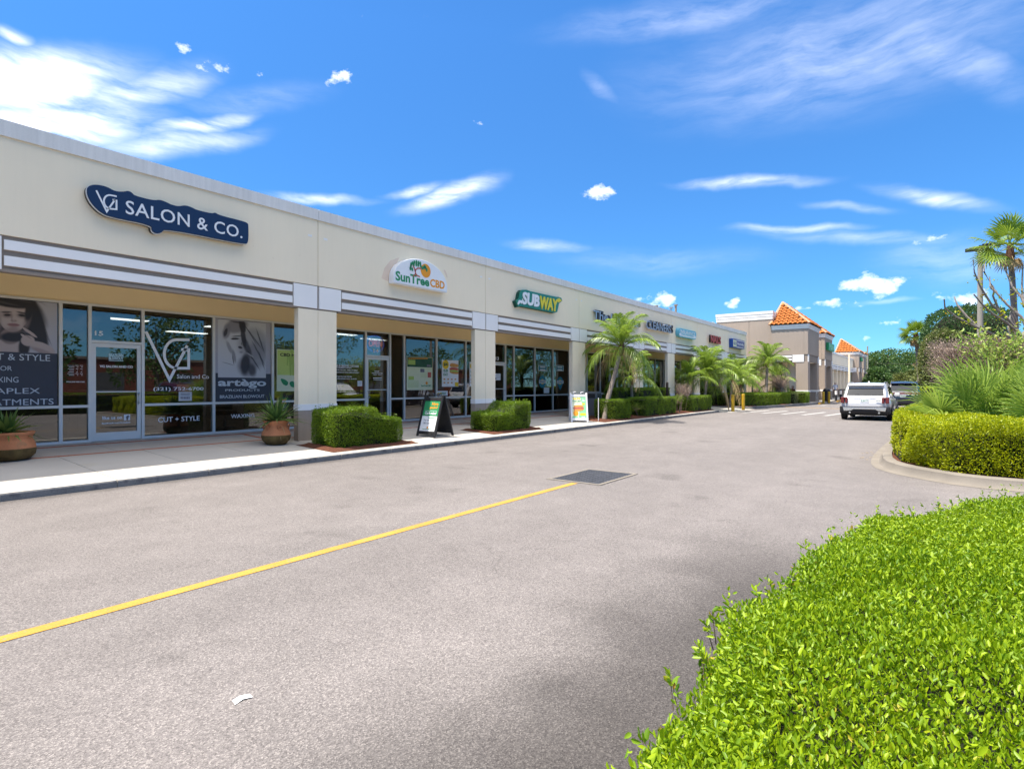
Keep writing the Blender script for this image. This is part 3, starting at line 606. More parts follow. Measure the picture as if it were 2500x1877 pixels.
# roof vents
for (px, py, h, rr, t_) in ((1602,757,.62,.10,'taupe'),(1638,760,.45,.12,'steel'),(1651,754,.8,.10,'taupe')):
    X, Y, Z = onY(px, py, 20); v = thing('roof_vent', {0:'short rusty vent pipe with flared cap on the shop roof',1:'stubby grey metal vent with flat cap on the shop roof',2:'tallest leaning rusty vent pipe on the shop roof'}[[1602,1638,1651].index(px)], 'vent', (X, Y, 5.3))
    hh = Z + .3 - 5.3
    MB().tube([(0,0,0),(-.02 if px != 1651 else -.12,0,hh)], rr, 12).build('pipe', t_, v, smooth=True)
    MB().lathe([(0,hh+.12),(rr*1.9,hh+.1),(rr*1.9,hh),(rr*.9,hh-.05)], (-.02 if px != 1651 else -.12,0,0), 12).build('cap', t_, v)
# ------------------------------------------------------------------ signs and window graphics
def ZM(ox, oy, s): return lambda x, y: (ox + x/s, oy + y/s)
z1 = ZM(0, 280, 2.765); z2 = ZM(0, 660, 2.765); z3 = ZM(700, 560, 2.765); z4 = ZM(1200, 640, 3.16)
zL = ZM(0, 680, 3.955); zC = ZM(340, 720, 4.371); zU = ZM(740, 760, 4.613); zS = ZM(1180, 780, 5.931)
def pp(zf, pts, Y):
    out = []
    for x, y in pts:
        p = onY(*zf(x, y), Y); out.append((p[0], p[2]))
    return out
def fit(s, mat, parent, x0, x1, zb, zt, Y, depth=.003, bold=0.0, shear=0, name='lettering', slope=0.0, space=1.0):
    cu = bpy.data.curves.new('t', 'FONT'); cu.body = s; cu.size = 1; cu.extrude = .01; cu.offset = bold; cu.shear = shear; cu.resolution_u = 3; cu.space_character = space
    o = bpy.data.objects.new('t', cu); COL.objects.link(o); bpy.context.view_layer.update()
    me = bpy.data.meshes.new_from_object(o.evaluated_get(bpy.context.evaluated_depsgraph_get())); bpy.data.objects.remove(o)
    n = len(me.vertices); co = np.zeros(n*3, 'f'); me.vertices.foreach_get('co', co); co = co.reshape(-1, 3)
    mn, mx = co.min(0), co.max(0); u = (co[:, 0]-mn[0])/(mx[0]-mn[0]); v = (co[:, 1]-mn[1])/(mx[1]-mn[1]); d = (co[:, 2]-mn[2])/(mx[2]-mn[2]+1e-9)
    V = np.column_stack([x0+u*(x1-x0), Y-d*depth, zb+v*(zt-zb)+slope*u]); me.vertices.foreach_set('co', V.astype('f').ravel())
    me.materials.clear(); me.materials.append(MT[mat]); me.update(); q = bpy.data.objects.new(name, me); COL.objects.link(q)
    if parent: q.parent = parent
    return q
def fitp(s, mat, parent, zf, l, r, Y, **k):
    """l = (x, ytop, ybottom) at the left end, r the same at the right end, in zoom pixels"""
    a = onY(*zf(l[0], l[1]), Y); b = onY(*zf(l[0], l[2]), Y); c = onY(*zf(r[0], r[1]), Y); d = onY(*zf(r[0], r[2]), Y)
    return fit(s, mat, parent, a[0], c[0], (b[2]+d[2])/2, (a[2]+c[2])/2, Y, **k)
def panel(name, mat, parent, outline, Yf, Yb, bevel=.004): return MB().prism(outline, Yf, Yb, 'y').build(name, mat, parent, bevel=bevel)
def poly_lines(name, mat, parent, lines, wd, Y, th=.003): return flat(name, mat, parent, sum([strokes(l, wd) for l in lines], []), Y, th)
def smooth_closed(pts, it=2):
    for _ in range(it):
        q = []
        for i in range(len(pts)):
            a, b = pts[i], pts[(i+1) % len(pts)]
            q += [(a[0]*.75+b[0]*.25, a[1]*.75+b[1]*.25), (a[0]*.25+b[0]*.75, a[1]*.25+b[1]*.75)]
        pts = q
    return pts
# --- salon wall sign
s = thing('wall_sign', 'navy blue shop sign with rounded outline and white SALON & CO. lettering', 'sign', (0,0,0))
ol = pp(z1, [(580,505),(600,480),(650,474),(720,490),(770,520),(828,524),(862,516),(890,532),(900,548),(1030,582),(1075,576),(1125,596),(1150,610),(1200,622),(1245,613),(1290,628),(1320,645),(1425,670),(1448,662),(1472,680),(1640,722),(1668,735),(1672,755),(1672,862),(1650,880),(1113,770),(1085,800),(1050,806),(1018,785),(1020,748),(740,694),(680,665),(625,615),(590,560)], D-.12)
ol = smooth_closed(ol, 2)
cxo = sum(p[0] for p in ol)/len(ol); czo = sum(p[1] for p in ol)/len(ol)
panel('face', 'navy', s, ol, D-.16, D-.125, .006); panel('edge', 'sign_white', s, [(cxo+(p[0]-cxo)*1.006, czo+(p[1]-czo)*1.02-.004) for p in ol], D-.124, D-.10, 0); panel('back_box', 'sign_bronze', s, ol, D-.099, D-.004, 0)
fitp('SALON & CO.', 'sign_white', s, z1, (848,588,676), (1636,748,830), D-.162, bold=.006, depth=.006, space=1.05)
def vg(zf, V, G, Y, mat, parent, wd):
    poly_lines('logo', mat, parent, [pp(zf, V, Y), pp(zf, G, Y)], wd, Y)
arc = lambda cx, cy, rx, ry: [(cx-rx*math.sin(R(a)), cy-ry*math.cos(R(a))) for a in range(0, 181, 15)]
vg(z1, [(650,512),(720,655),(778,572)], [(788,553)] + [(x, y+(x-745)*.14) for x, y in arc(745,590,44,46)] + [(786,640),(786,580),(760,575)], D-.161, 'sign_white', s, .028)
# --- dome sign
s = thing('wall_sign', 'white dome-shaped shop sign with a tree, an orange sun and SunTreeCBD lettering', 'sign')
Yd = D-.22
base = pp(z3, [(724,360),(1084,430)], Yd); x0, x1 = base[0][0], base[1][0]; zb = (base[0][1]+base[1][1])/2
dome = [(x0, zb), (x1, zb), (x1, zb+.17)] + [((x0+x1)/2+(x1-x0)/2*math.cos(R(a)), zb+.17+.66*math.sin(R(a))) for a in range(8, 180, 8)] + [(x0, zb+.17)]
panel('box', 'sign_white', s, dome, Yd, D-.004, .015)
flat('face', 'print_white', s, [[((p[0]-(x0+x1)/2)*.95+(x0+x1)/2, (p[1]-zb)*.93+zb+.03) for p in dome]], Yd-.001, .003)
Yt = Yd-.006
fitp('SunTree', 'print_green', s, z3, (735,288,344), (962,318,388), Yt, bold=.03); fitp('CBD', 'print_orange', s, z3, (968,335,390), (1066,350,403), Yt, bold=.03)
c0 = pp(z3, [(938,280)], Yt)[0]; sun_r = pp(z3, [(938,234),(938,327)], Yt); rz_ = (sun_r[0][1]-sun_r[1][1])/2
flat('sun_disc', 'print_orange', s, [ell(c0[0], c0[1], rz_, rz_, 28)], Yt, .003)
tk = pp(z3, [(855,318),(870,300),(868,275),(885,262),(930,268)], Yt-.004); poly_lines('tree_print', 'print_meat', s, [tk, pp(z3, [(868,285),(862,262),(852,245)], Yt-.004), pp(z3, [(870,298),(880,312),(900,320)], Yt-.004)], .035, Yt-.004)
lf = []
for (x, y) in [(840,235),(850,228),(862,222),(876,220),(890,225),(902,230),(838,250),(835,265),(848,270),(858,240),(875,238),(888,242),(905,248),(925,258),(938,262),(945,275),(932,252),(915,262)]:
    q = pp(z3, [(x, y)], Yt-.005)[0]; lf.append(ell(q[0], q[1], .035, .055, 8))
flat('leaf_print', 'print_green', s, lf, Yt-.005, .003)
flat('paint_patch', 'patch_pink', SB, [pp(z3, [(640,330),(660,260),(700,210),(760,190),(735,250),(722,320),(680,350)], D-.001)], D-.0005, .002); flat('paint_patch', 'patch_pink', SB, [pp(z3, [(1060,280),(1085,330),(1080,300),(1066,270)], D-.001)], D-.0005, .002)
# --- sandwich shop wall sign
s = thing('wall_sign', 'green outlined wall sign with white and yellow slanted SUBWAY letters', 'sign'); Ys = D-.16
ol = pp(z4, [(190,298),(212,282),(222,232),(236,214),(270,212),(300,224),(500,268),(516,268),(540,276),(546,300),(522,318),(508,384),(486,391),(240,342),(222,340),(206,347)], Ys)
panel('face', 'sign_green', s, ol, Ys, Ys+.05, .008); panel('back_box', 'sign_dkgreen', s, [(p[0]-.03, p[1]-.01) for p in ol], Ys+.051, D-.004, 0)
a = pp(z4, [(238,228),(238,330),(372,256),(372,358)], Ys); slope = 0
fitp('SUB', 'sign_white', s, z4, (234,222,322), (368,258,352), Ys-.003, bold=.045, shear=.12, depth=.02); fitp('WAY', 'sign_yellow', s, z4, (372,262,360), (512,288,384), Ys-.003, bold=.045, shear=.12, depth=.02)
flat('arrow', 'sign_white', s, [pp(z4, [(212,292),(248,300),(232,322),(222,312),(204,330),(200,318)], Ys-.003)], Ys-.002, .012); flat('arrow', 'sign_yellow', s, [pp(z4, [(498,290),(522,278),(542,298),(516,312)], Ys-.003)], Ys-.002, .012)
# --- dry cleaner channel letters
s = thing('wall_sign', 'dark channel letters of the cleaners sign with silver faces behind the leaning palm', 'sign'); Yc = D-.13
for st, l, r in (('The Ultimate', (806,368,432), (1150,445,508)), ('CLEANERS', (1194,448,512), (1386,487,550))):
    fitp(st, 'sign_bronze', s, z4, l, r, Yc, bold=.03, depth=.125, name='letter_body'); fitp(st, 'sign_silver', s, z4, l, r, Yc-.126, bold=.012, depth=.006, name='letter_face')
    s.children[-2].location.y = .125
# --- insurance
s = thing('wall_sign', 'pale blue rounded INSURANCE sign box above the shop windows', 'sign'); Yi = D-.22
a = pp(z4, [(1446,502),(1446,575),(1580,540),(1580,598)], Yi); zt_, zb_ = (a[0][1]+a[2][1])/2, (a[1][1]+a[3][1])/2; x0, x1 = a[0][0], a[2][0]
rr = [(p[0], p[1]) for p in rrect(x0, x1, zb_, zt_, .22, 5)]
panel('box', 'sign_sky', s, rr, Yi, D-.004, .01); flat('lower_panel', 'print_white', s, [[(p[0]*.96+.04*(x0+x1)/2, zb_+.06+(p[1]-zb_)*.30) for p in rr]], Yi-.001, .004)
fit('INSURANCE', 'print_white', s, x0+.25, x1-.25, zb_+.42*(zt_-zb_), zt_-.17*(zt_-zb_), Yi-.002, bold=.012, depth=.006)
flat('small_print', 'sign_sky', s, [[(x0+.4+i*.24, zb_+.13), (x0+.4+i*.24+.17, zb_+.13), (x0+.4+i*.24+.17, zb_+.21), (x0+.4+i*.24, zb_+.21)] for i in range(int((x1-x0-.8)/.24))], Yi-.006, .003)
# --- nails
s = thing('wall_sign', 'red channel letters spelling NAILS on the cream wall', 'sign'); Yn = D-.13
fitp('NAILS', 'sign_bronze', s, z4, (1692,560,620), (1770,576,634), Yn, bold=.04, depth=.12, name='letter_body'); s.children[-1].location.y = .12
fitp('NAILS', 'sign_red', s, z4, (1692,560,620), (1770,576,634), Yn-.121, bold=.035, depth=.006, name='letter_face')
# --- travel agent
s = thing('wall_sign', 'deep blue box sign reading GO TRAVEL near the corner of the cream wall', 'sign'); Yg = D-.28
a = pp(z4, [(1862,588),(1862,660),(1952,608),(1952,672)], Yg); zt_, zb_ = (a[0][1]+a[2][1])/2, (a[1][1]+a[3][1])/2; x0, x1 = a[0][0], a[2][0]
panel('box', 'sign_blue', s, [(x0,zb_),(x1,zb_),(x1,zt_),(x0,zt_)], Yg, D-.004, .01); xm = x0+(x1-x0)*.30
flat('left_panel', 'print_cream', s, [[(x0+.08,zb_+.1),(xm,zb_+.1),(xm,zt_-.1),(x0+.08,zt_-.1)]], Yg-.001, .004)
flat('border', 'print_white', s, [[(xm,zb_+.06),(x1-.06,zb_+.06),(x1-.06,zb_+.1),(xm,zb_+.1)],[(xm,zt_-.1),(x1-.06,zt_-.1),(x1-.06,zt_-.06),(xm,zt_-.06)]], Yg-.001, .004)
fit('GO', 'sign_blue', s, x0+.16, xm-.1, zb_+.22, zt_-.22, Yg-.006, bold=.03); fit('TRAVEL', 'print_white', s, xm+.12, x1-.16, zb_+.26, zt_-.26, Yg-.002, bold=.02)
bx('vent_plate', 'taupe', SB, 35.5, 35.66, D-.02, D+.001, 4.62, 4.78)

# --- salon windows
G = DG-.0085
def rectp(zf, x0, y0, x1, y1, Y):
    a = onY(*zf(x0, y0), Y); b = onY(*zf(x1, y1), Y); return [(a[0], b[2]), (b[0], b[2]), (b[0], a[2]), (a[0], a[2])]
# portrait poster: fills the pane left of the narrow window
po = thing('window_poster', 'large salon window poster of a dark-haired woman above white service words', 'poster')
xa, xb, za, zb = 2.06, 3.85, ZR+.04, ZH-.06; wp = xb-xa; zmid = 2.205
flat('backing', 'print_dark', po, [[(xa,za),(xb,za),(xb,zb),(xa,zb)]], G, .003); flat('photo_ground', 'print_lilac', po, [[(xa,zmid),(xb,zmid),(xb,zb),(xa,zb)]], G-.003, .002)
q = lambda l: pp(zL, l, G)
def clipz(pl): return [(min(max(x_, xa), xb), min(max(z_, za), zb)) for x_, z_ in pl]
def lay(zf, Yv, lst):
    out = []
    for (x, y, rx, ry, turn, soft, op, col) in lst:
        p = onY(*zf(x, y), Yv); a_ = onY(*zf(x+rx, y), Yv); b_ = onY(*zf(x, y-ry), Yv); out.append((p[0], p[2], a_[0]-p[0], b_[2]-p[2], turn, soft, op, col))
    return out
HR, SK, SH, LP = (.022,.018,.020), (.50,.405,.375), (.27,.20,.185), (.32,.16,.16)
printmat('print_portrait', (.47,.455,.49), lay(zL, G, [
    (60,330,330,215,0,.25,1,HR),(330,430,95,300,14,.3,1,HR),(-160,520,190,260,0,.3,1,HR),(395,560,55,130,18,.8,.8,HR),(350,330,70,150,25,.7,.7,HR),
    (60,690,190,105,0,.25,1,SK),(95,560,95,75,0,.3,1,SH),(150,560,150,50,8,.5,1,HR),(235,650,55,120,-6,.5,1,HR),
    (122,350,150,140,0,.10,1,SK),(120,425,112,88,0,.14,1,SK),(262,380,34,110,-8,1.2,.75,SH),(-22,390,34,110,6,1.2,.7,SH),(125,498,70,24,0,1.4,.7,SH),(60,410,55,40,0,1.6,.35,(.62,.52,.48)),(200,415,45,35,0,1.6,.25,(.62,.52,.48)),
    (70,356,50,24,4,1.1,.85,SH),(212,360,52,25,-6,1.1,.85,SH),(70,352,34,11,4,.8,1,HR),(212,357,36,12,-6,.8,1,HR),(60,325,52,9,6,.9,.85,HR),(214,332,54,9,-10,.9,.85,HR),
    (112,375,9,48,4,1.4,.5,SH),(132,408,30,11,0,1.0,.8,SH),(132,404,10,6,0,1,.35,(.62,.52,.48)),(130,448,58,17,0,.5,.95,LP),(130,446,56,4,0,.8,.7,(.15,.07,.07)),(132,472,34,8,0,1.4,.5,SH),
    (70,215,260,62,-7,.35,1,HR),(285,300,40,120,-10,.6,1,HR),(150,190,150,16,-12,1.2,.3,(.16,.13,.13)),(20,230,160,10,-10,1.2,.3,(.16,.13,.13)),
    (268,600,66,52,-28,.25,1,SK),(232,560,44,11,-42,.35,1,SK),(262,505,62,11,-40,.35,1,SK),(292,520,60,10,-38,.35,1,SK),(318,545,48,10,-36,.35,1,SK),(270,560,40,7,-42,1,.6,SH),(405,668,135,46,-24,.25,1,SK),(400,700,120,20,-20,1.0,.6,SH),(430,470,4,150,18,1,.5,HR),(455,560,4,90,22,1,.5,HR),(300,180,140,10,-30,1.2,.4,HR)]), .012)
flat('portrait', 'print_portrait', po, [[(xa,zmid),(xb,zmid),(xb,zb),(xa,zb)]], G-.0055, .002)
for st, y, xl, xr, zz in (('CUT & STYLE', (738,798), -210, 484, 0), ('COLOR', (845,890), -170, 116, 0), ('WAXING', (950,1003), -180, 178, 0), ('OLAPLEX', (1057,1110), -260, 386, 0), ('TREATMENTS', (1158,1215), -330, 518, 0)):
    a = onY(*zL(xr, y[0]), G-.004); b = onY(*zL(xr, y[1]), G-.004); c = onY(*zL(xl, y[0]), G-.004)
    fit(st, 'vinyl_grey', po, max(c[0], xa+.05), a[0], b[2], a[2], G-.004, bold=.0)
pB, pB2 = PANES['B']
ln = []
for i in range(7):
    for (u0, u1) in ((650,720),(728,758),(770,800)): ln.append(rectp(zL, u0+(i*37 % 23), 838+i*15.5, u1-(i*11 % 9), 842+i*15.5, G))
flat('hours_lettering', 'vinyl_white', pB, ln, G, .002)
fitp('WALK-INS WELCOME', 'vinyl_white', pB, zL, (638,992,1003), (818,991,1002), G, bold=.03)
pt, dd = PANES['door15']
fitp('15', 'vinyl_white', pt, zL, (915,508,553), (996,506,551), G, bold=.02)
def dl(s_, m_, l, r, **k): return fitp(s_, m_, dd, zL, l, r, G, **k)
dl('BRAZILIAN', 'vinyl_blue', (1050,726,756), (1190,725,755), bold=.04); dl('BLOWOUT', 'vinyl_blue', (1050,758,786), (1190,757,785), bold=.04); flat('lettering_rule', 'vinyl_blue', dd, [rectp(zL, 1050, 788, 1190, 798, G)], G, .002)
dl('VG SALON AND CO', 'vinyl_white', (962,839,862), (1282,838,861), bold=.03); dl('like us on', 'vinyl_white', (988,1328,1360), (1178,1324,1356), bold=.02); dl('facebook.com/vgsalon', 'vinyl_white', (982,1386,1408), (1256,1380,1402), bold=.02)
fb = rectp(zL, 1196, 1314, 1256, 1366, G); flat('logo_square', 'vinyl_white', dd, [fb], G, .002); fitp('f', 'print_dark', dd, zL, (1216,1320,1366), (1248,1320,1366), G-.003, bold=.05)
pC, pC2 = PANES['C']
vg(zC, [(70,390),(322,905),(512,540)], [(536,478),(400,478)] + arc(398,630,132,152) + [(527,782),(527,583),(445,583)], G, 'vinyl_white', pC, .062)
fitp('Salon and Co', 'vinyl_white', pC, zC, (402,848,892), (742,850,892), G, bold=.0); fitp('(321) 752-6700', 'vinyl_white', pC, zC, (150,985,1032), (686,982,1028), G, bold=.012)
po = thing('paper_notice', 'small pale paper notice taped to the salon window under the phone number', 'notice'); flat('sheet', 'print_pale', po, [rectp(zC, 420, 1034, 560, 1128, G)], G-.002, .002); flat('print', 'print_mid', po, [rectp(zC, 440+i*17, 1085, 452+i*17, 1110, G) for i in range(6)]+[rectp(zC, 440, 1048+i*9, 540, 1051+i*9, G) for i in range(3)], G-.005, .002)
fitp('CUT + STYLE', 'vinyl_white', pC2, zC, (200,1303,1358), (644,1290,1340), G, bold=.008)
pD, pD2 = PANES['Dd']; fitp('WAXING', 'vinyl_white', pD2, zC, (978,1275,1316), (1228,1262,1306), G, bold=.008)
# sketch poster
po = thing('window_poster', 'grey salon poster with an ink drawing of swept hair and artègo lettering', 'poster')
xa, xb, za, zb = 7.05, 8.55, ZR+.035, ZH-.06
flat('backing', 'print_dark', po, [[(xa,za),(xb,za),(xb,za+.72),(xa,za+.72)]], G, .003); flat('sheet', 'print_lilac', po, [[(xa,za+.72),(xb,za+.72),(xb,zb),(xa,zb)]], G, .003); q = lambda l: pp(zC, l, G-.004)
pan = rectp(zC, 840, 260, 1350, 885, G-.003); flat('panel_print', 'print_pale', po, [pan], G-.003, .002)
INK, GR = (.035,.032,.042), (.22,.215,.25)
printmat('print_sketch', (.58,.585,.62), lay(zC, G, [
    (1040,330,120,75,18,.5,.9,GR),(930,390,40,80,-14,.6,.85,GR),(1210,520,150,170,-38,.5,.55,GR),(1250,640,110,150,-20,.6,.7,GR),(1150,760,100,110,0,.5,.85,GR),(1010,650,16,70,12,.7,.8,GR),(960,560,20,70,24,.8,.7,GR),
    (1100,330,34,80,10,.5,1,INK),(1110,450,26,120,8,.6,.95,INK),(1150,560,30,110,22,.7,.8,INK),(1130,740,48,110,-6,.6,.95,INK),(1200,800,40,70,20,.8,.8,INK),(920,400,18,46,-18,.6,.9,INK),(1040,285,90,16,-8,.8,.7,INK),
    (1185,420,6,110,34,.9,.8,INK),(1230,470,6,130,38,.9,.7,INK),(1290,490,8,120,20,.9,.8,INK),(1270,620,8,130,30,.9,.7,INK),(1305,700,8,90,20,.9,.7,INK),(1215,690,7,120,34,.9,.8,INK),(1180,640,40,8,-30,.9,.5,(.6,.6,.64)),
    (1020,468,44,11,4,.5,1,INK),(1040,440,50,7,8,.8,.8,INK),(1076,560,24,13,-10,.5,.95,INK),(1090,520,6,16,0,.9,.6,INK),(1000,690,5,50,10,.9,.8,INK),(950,735,60,3,-14,.9,.7,INK),(1085,610,18,10,0,1,.4,INK)]), .03)
flat('sketch', 'print_sketch', po, [pan], G-.0055, .002)
fitp('artègo', 'vinyl_grey', po, zC, (840,898,996), (1354,900,996), G-.004, bold=.03); fitp('PRODUCTS', 'vinyl_grey', po, zC, (918,1006,1028), (1284,1002,1025), G-.004, bold=.01); fitp('BRAZILIAN BLOWOUT', 'vinyl_grey', po, zC, (860,1070,1104), (1334,1062,1095), G-.004, bold=.01)
# lime chart poster
po = thing('window_poster', 'lime green CBD Health chart poster half hidden by the cream column', 'poster'); a = rectp(zC, 1466, 578, 1680, 1026, G); X0, X1, Z0, Z1 = a[0][0], a[0][0]+.95, a[0][1], a[2][1]
flat('sheet', 'print_cream', po, [[(X0,Z0),(X1,Z0),(X1,Z1),(X0,Z1)]], G, .003); flat('panel_print', 'print_lime', po, [[(X0+.02,Z0+.45),(X1-.02,Z0+.45),(X1-.02,Z1-.02),(X0+.02,Z1-.02)]], G-.003, .002)
fit('CBD Health', 'print_hair', po, X0+.1, X1-.1, Z1-.19, Z1-.10, G-.006, bold=.03)
fx = X0+.46; fz = Z0+.50
flat('figure_print', 'print_lime2', po, [ell(fx, fz+.62, .05, .06, 12), [(fx-.11,fz+.53),(fx+.11,fz+.53),(fx+.08,fz+.25),(fx-.08,fz+.25)], [(fx-.15,fz+.5),(fx-.10,fz+.53),(fx-.12,fz+.22),(fx-.16,fz+.22)], [(fx+.15,fz+.5),(fx+.10,fz+.53),(fx+.12,fz+.22),(fx+.16,fz+.22)], [(fx-.08,fz+.25),(fx-.01,fz+.25),(fx-.02,fz-.06),(fx-.06,fz-.06)], [(fx+.01,fz+.25),(fx+.08,fz+.25),(fx+.06,fz-.06),(fx+.02,fz-.06)]], G-.006, .002)
flat('leaf_print', 'print_green', po, [smooth_closed([(X0+.1,Z0+.36),(X0+.25,Z0+.33),(X0+.36,Z0+.24),(X0+.3,Z0+.14),(X0+.17,Z0+.2)], 1), smooth_closed([(X0+.36,Z0+.24),(X0+.5,Z0+.3),(X0+.62,Z0+.12),(X0+.45,Z0+.1)], 1)], G-.006, .002)
# --- unit 14
pF, pF2 = PANES['F']
for st, l, r in (('ALL CBD IS CREATED THE SAME', (300,602,628),(628,604,628)), ('YOU DESERVE THE BEST', (350,630,642),(548,629,642)), ('MADE IN THE USA - FARM TO SHELF', (340,654,668),(612,656,670)), ('CERTIFICATION OF THE US HEMP AUTHORITY', (330,681,694),(632,683,696)), ('EVERY BATCH LAB TESTED', (340,728,740),(550,728,740)), ('OUR PROPRIETARY BLEND', (330,754,766),(604,753,765))):
    fitp(st, 'vinyl_white', pF, zU, l, r, G, bold=.02)
po = thing('paper_notice', 'small white sheet stuck to the glass left of the door numbered 14', 'notice'); flat('sheet', 'print_white', po, [rectp(zU, 613, 782, 664, 842, G)], G-.002, .002); flat('print', 'print_mid', po, [rectp(zU, 620, 792+i*9, 656, 795+i*9, G) for i in range(5)], G-.005, .002)
p14, d14 = PANES['door14']; fitp('14', 'vinyl_white', p14, zU, (792,422,464), (850,424,466), G, bold=.03)
po = thing('open_sign', 'oval neon OPEN sign with blue ring in the glass above door 14', 'sign'); c0 = pp(zU, [(815,365)], DG+.05)[0]
ring = MB(); ring.tube([(c0[0]+.36*math.cos(R(a)), DG+.05, c0[1]+.26*math.sin(R(a))) for a in range(0, 361, 12)], .012, 6); ring.build('ring', 'neon_blue', po); fit('OPEN', 'neon_red', po, c0[0]-.27, c0[0]+.27, c0[1]-.10, c0[1]+.10, DG+.05, bold=.0, depth=.012)
for st, l, r in (('HOURS', (806,668,682),(858,668,682)), ('Monday-Saturday', (776,690,704),(896,690,704)), ('10am - 6pm', (788,708,720),(880,708,720))): fitp(st, 'vinyl_white', d14, zU, l, r, G, bold=.03)
flat('small_lettering', 'vinyl_white', d14, [rectp(zU, 790+i*14, 746, 800+i*14, 757, G) for i in range(7)]+[rectp(zU, 792, 768, 886, 773, G)], G, .002)
po = thing('window_poster', 'green information poster with dark heading and small panels beside door 14', 'poster'); rc = lambda *a: rectp(zU, *a, G)
flat('sheet', 'print_cream', po, [rc(1166,506,1456,884)], G, .003); flat('heading', 'print_dgreen', po, [rc(1172,510,1452,634)], G-.003, .002); flat('heading_type', 'print_orange', po, [rc(1186+i*22, 524, 1202+i*22, 538) for i in range(10)], G-.006, .002)
flat('photo_print', 'print_lime2', po, [rc(1182,545,1262,602), rc(1186,730,1246,772), rc(1172,640,1452,652)], G-.006, .002); flat('photo_print', 'print_meat', po, [rc(1402,686,1440,746)], G-.006, .002); flat('photo_print', 'print_mid', po, [rc(1318,646,1364,686), rc(1392,600,1436,625)], G-.0065, .002)
flat('print_lines', 'print_lime2', po, [rc(1180,655+i*12,1300,658+i*12) for i in range(6)]+[rc(1320,695+i*11,1390,698+i*11) for i in range(5)]+[rc(1180,780+i*12,1300,783+i*12) for i in range(7)], G-.006, .0015); fitp('SunTreeCBD', 'print_green', po, zU, (1330,826,846), (1440,828,848), G-.006, bold=.02); c0 = pp(zU, [(1390,808)], G)[0]; flat('sun_print', 'print_orange', po, [ell(c0[0], c0[1], .055, .055, 14)], G-.006, .002)
def subposter(lab, x0, y0, x1, y1, price, xm=None):
    po = thing('window_poster', lab, 'poster'); r = rectp(zU, x0, y0, x1, y1, G); X0, X1, Z0, Z1 = r[0][0], r[1][0], r[0][1], r[2][1]
    if xm: X1 = X0+xm
    wv, hv = X1-X0, Z1-Z0; P_ = lambda u, v: (X0+u*wv, Z0+v*hv)
    flat('sheet', 'print_white', po, [[(X0,Z0),(X1,Z0),(X1,Z1),(X0,Z1)]], G, .003); c0 = P_(.22,.83); flat('disc', 'print_yellow', po, [ell(*c0, .19*wv, .19*wv, 20)], G-.003, .002)
    fit(price, 'print_dgreen', po, *[P_(u, 0)[0] for u in (.10,.34)], P_(0,.76)[1], P_(0,.90)[1], G-.006, bold=.03)
    for t_, u0, u1, v0, v1 in (('SUB',.09,.36,.57,.65), ('OF THE',.11,.34,.52,.55), ('DAY',.09,.36,.41,.49)): fit(t_, 'print_green', po, P_(u0,0)[0], P_(u1,0)[0], P_(0,v0)[1], P_(0,v1)[1], G-.004, bold=.03)
    flat('sandwich_print', 'print_bread', po, [smooth_closed([P_(.45,.82),P_(.55,.90),P_(.8,.88),P_(1,.85),P_(1,.74),P_(.7,.74),P_(.5,.75)], 1), smooth_closed([P_(.45,.60),P_(.48,.52),P_(.75,.48),P_(1,.48),P_(1,.58),P_(.7,.58)], 1)], G-.004, .002); flat('filling_print', 'print_meat', po, [smooth_closed([P_(.44,.70),P_(.6,.74),P_(1,.72),P_(1,.62),P_(.7,.60),P_(.46,.62)], 1)], G-.004, .002); flat('lettuce_print', 'print_lime2', po, [smooth_closed([P_(.45,.62),P_(.7,.64),P_(1,.61),P_(1,.57),P_(.7,.56),P_(.46,.58)], 1)], G-.006, .002)
    flat('small_print', 'print_bread', po, [ell(*P_(.15+.22*i, .28-.13*j), .065*wv, .028*hv, 10) for i in range(4) for j in range(2) if not (i == 3 and j == 1)], G-.004, .002); flat('corner_print', 'print_yellow', po, [[P_(.78,.01),P_(.99,.01),P_(.99,.17),P_(.78,.17)]], G-.004, .002)
subposter('white sandwich poster with a yellow price disc and SUB OF THE DAY', 1562, 546, 1748, 848, '$4')
subposter('sandwich poster partly hidden by the column beside the stepped hedge', 1874, 570, 1910, 845, '$3', .62)
po = thing('window_sign', 'small white SUBWAY sign low in the window behind the black sandwich board', 'sign'); flat('sheet', 'print_white', po, [rectp(zU, 1508, 896, 1628, 948, G)], G, .003); fitp('SUB', 'print_yellow', po, zU, (1516,912,938), (1560,912,938), G-.004, bold=.04, shear=.15); fitp('WAY', 'print_green', po, zU, (1560,912,938), (1612,912,938), G-.004, bold=.04, shear=.15)
# string lights in unit 14
st = thing('string_lights', 'string of clear bulbs swagged along the top of the windows around door 14', 'lights', (0,0,0))
wr = MB(); xs_ = [10.7+i*.62 for i in range(8)]
for a, b in zip(xs_[:-1], xs_[1:]): wr.tube([(a+(b-a)*k/8, DG+.12, 3.22-.22*math.sin(math.pi*k/8)) for k in range(9)], .006, 5, cap=False)
wr.build('wire', 'vinyl_white', st)
for a, b in zip(xs_[:-1], xs_[1:]): MB().lathe([(.012,.06),(.016,.02),(.03,-.03),(.02,-.065),(0,-.07)], ((a+b)/2, DG+.12, 2.93), 8).build('bulb', 'bulb', st, smooth=True)
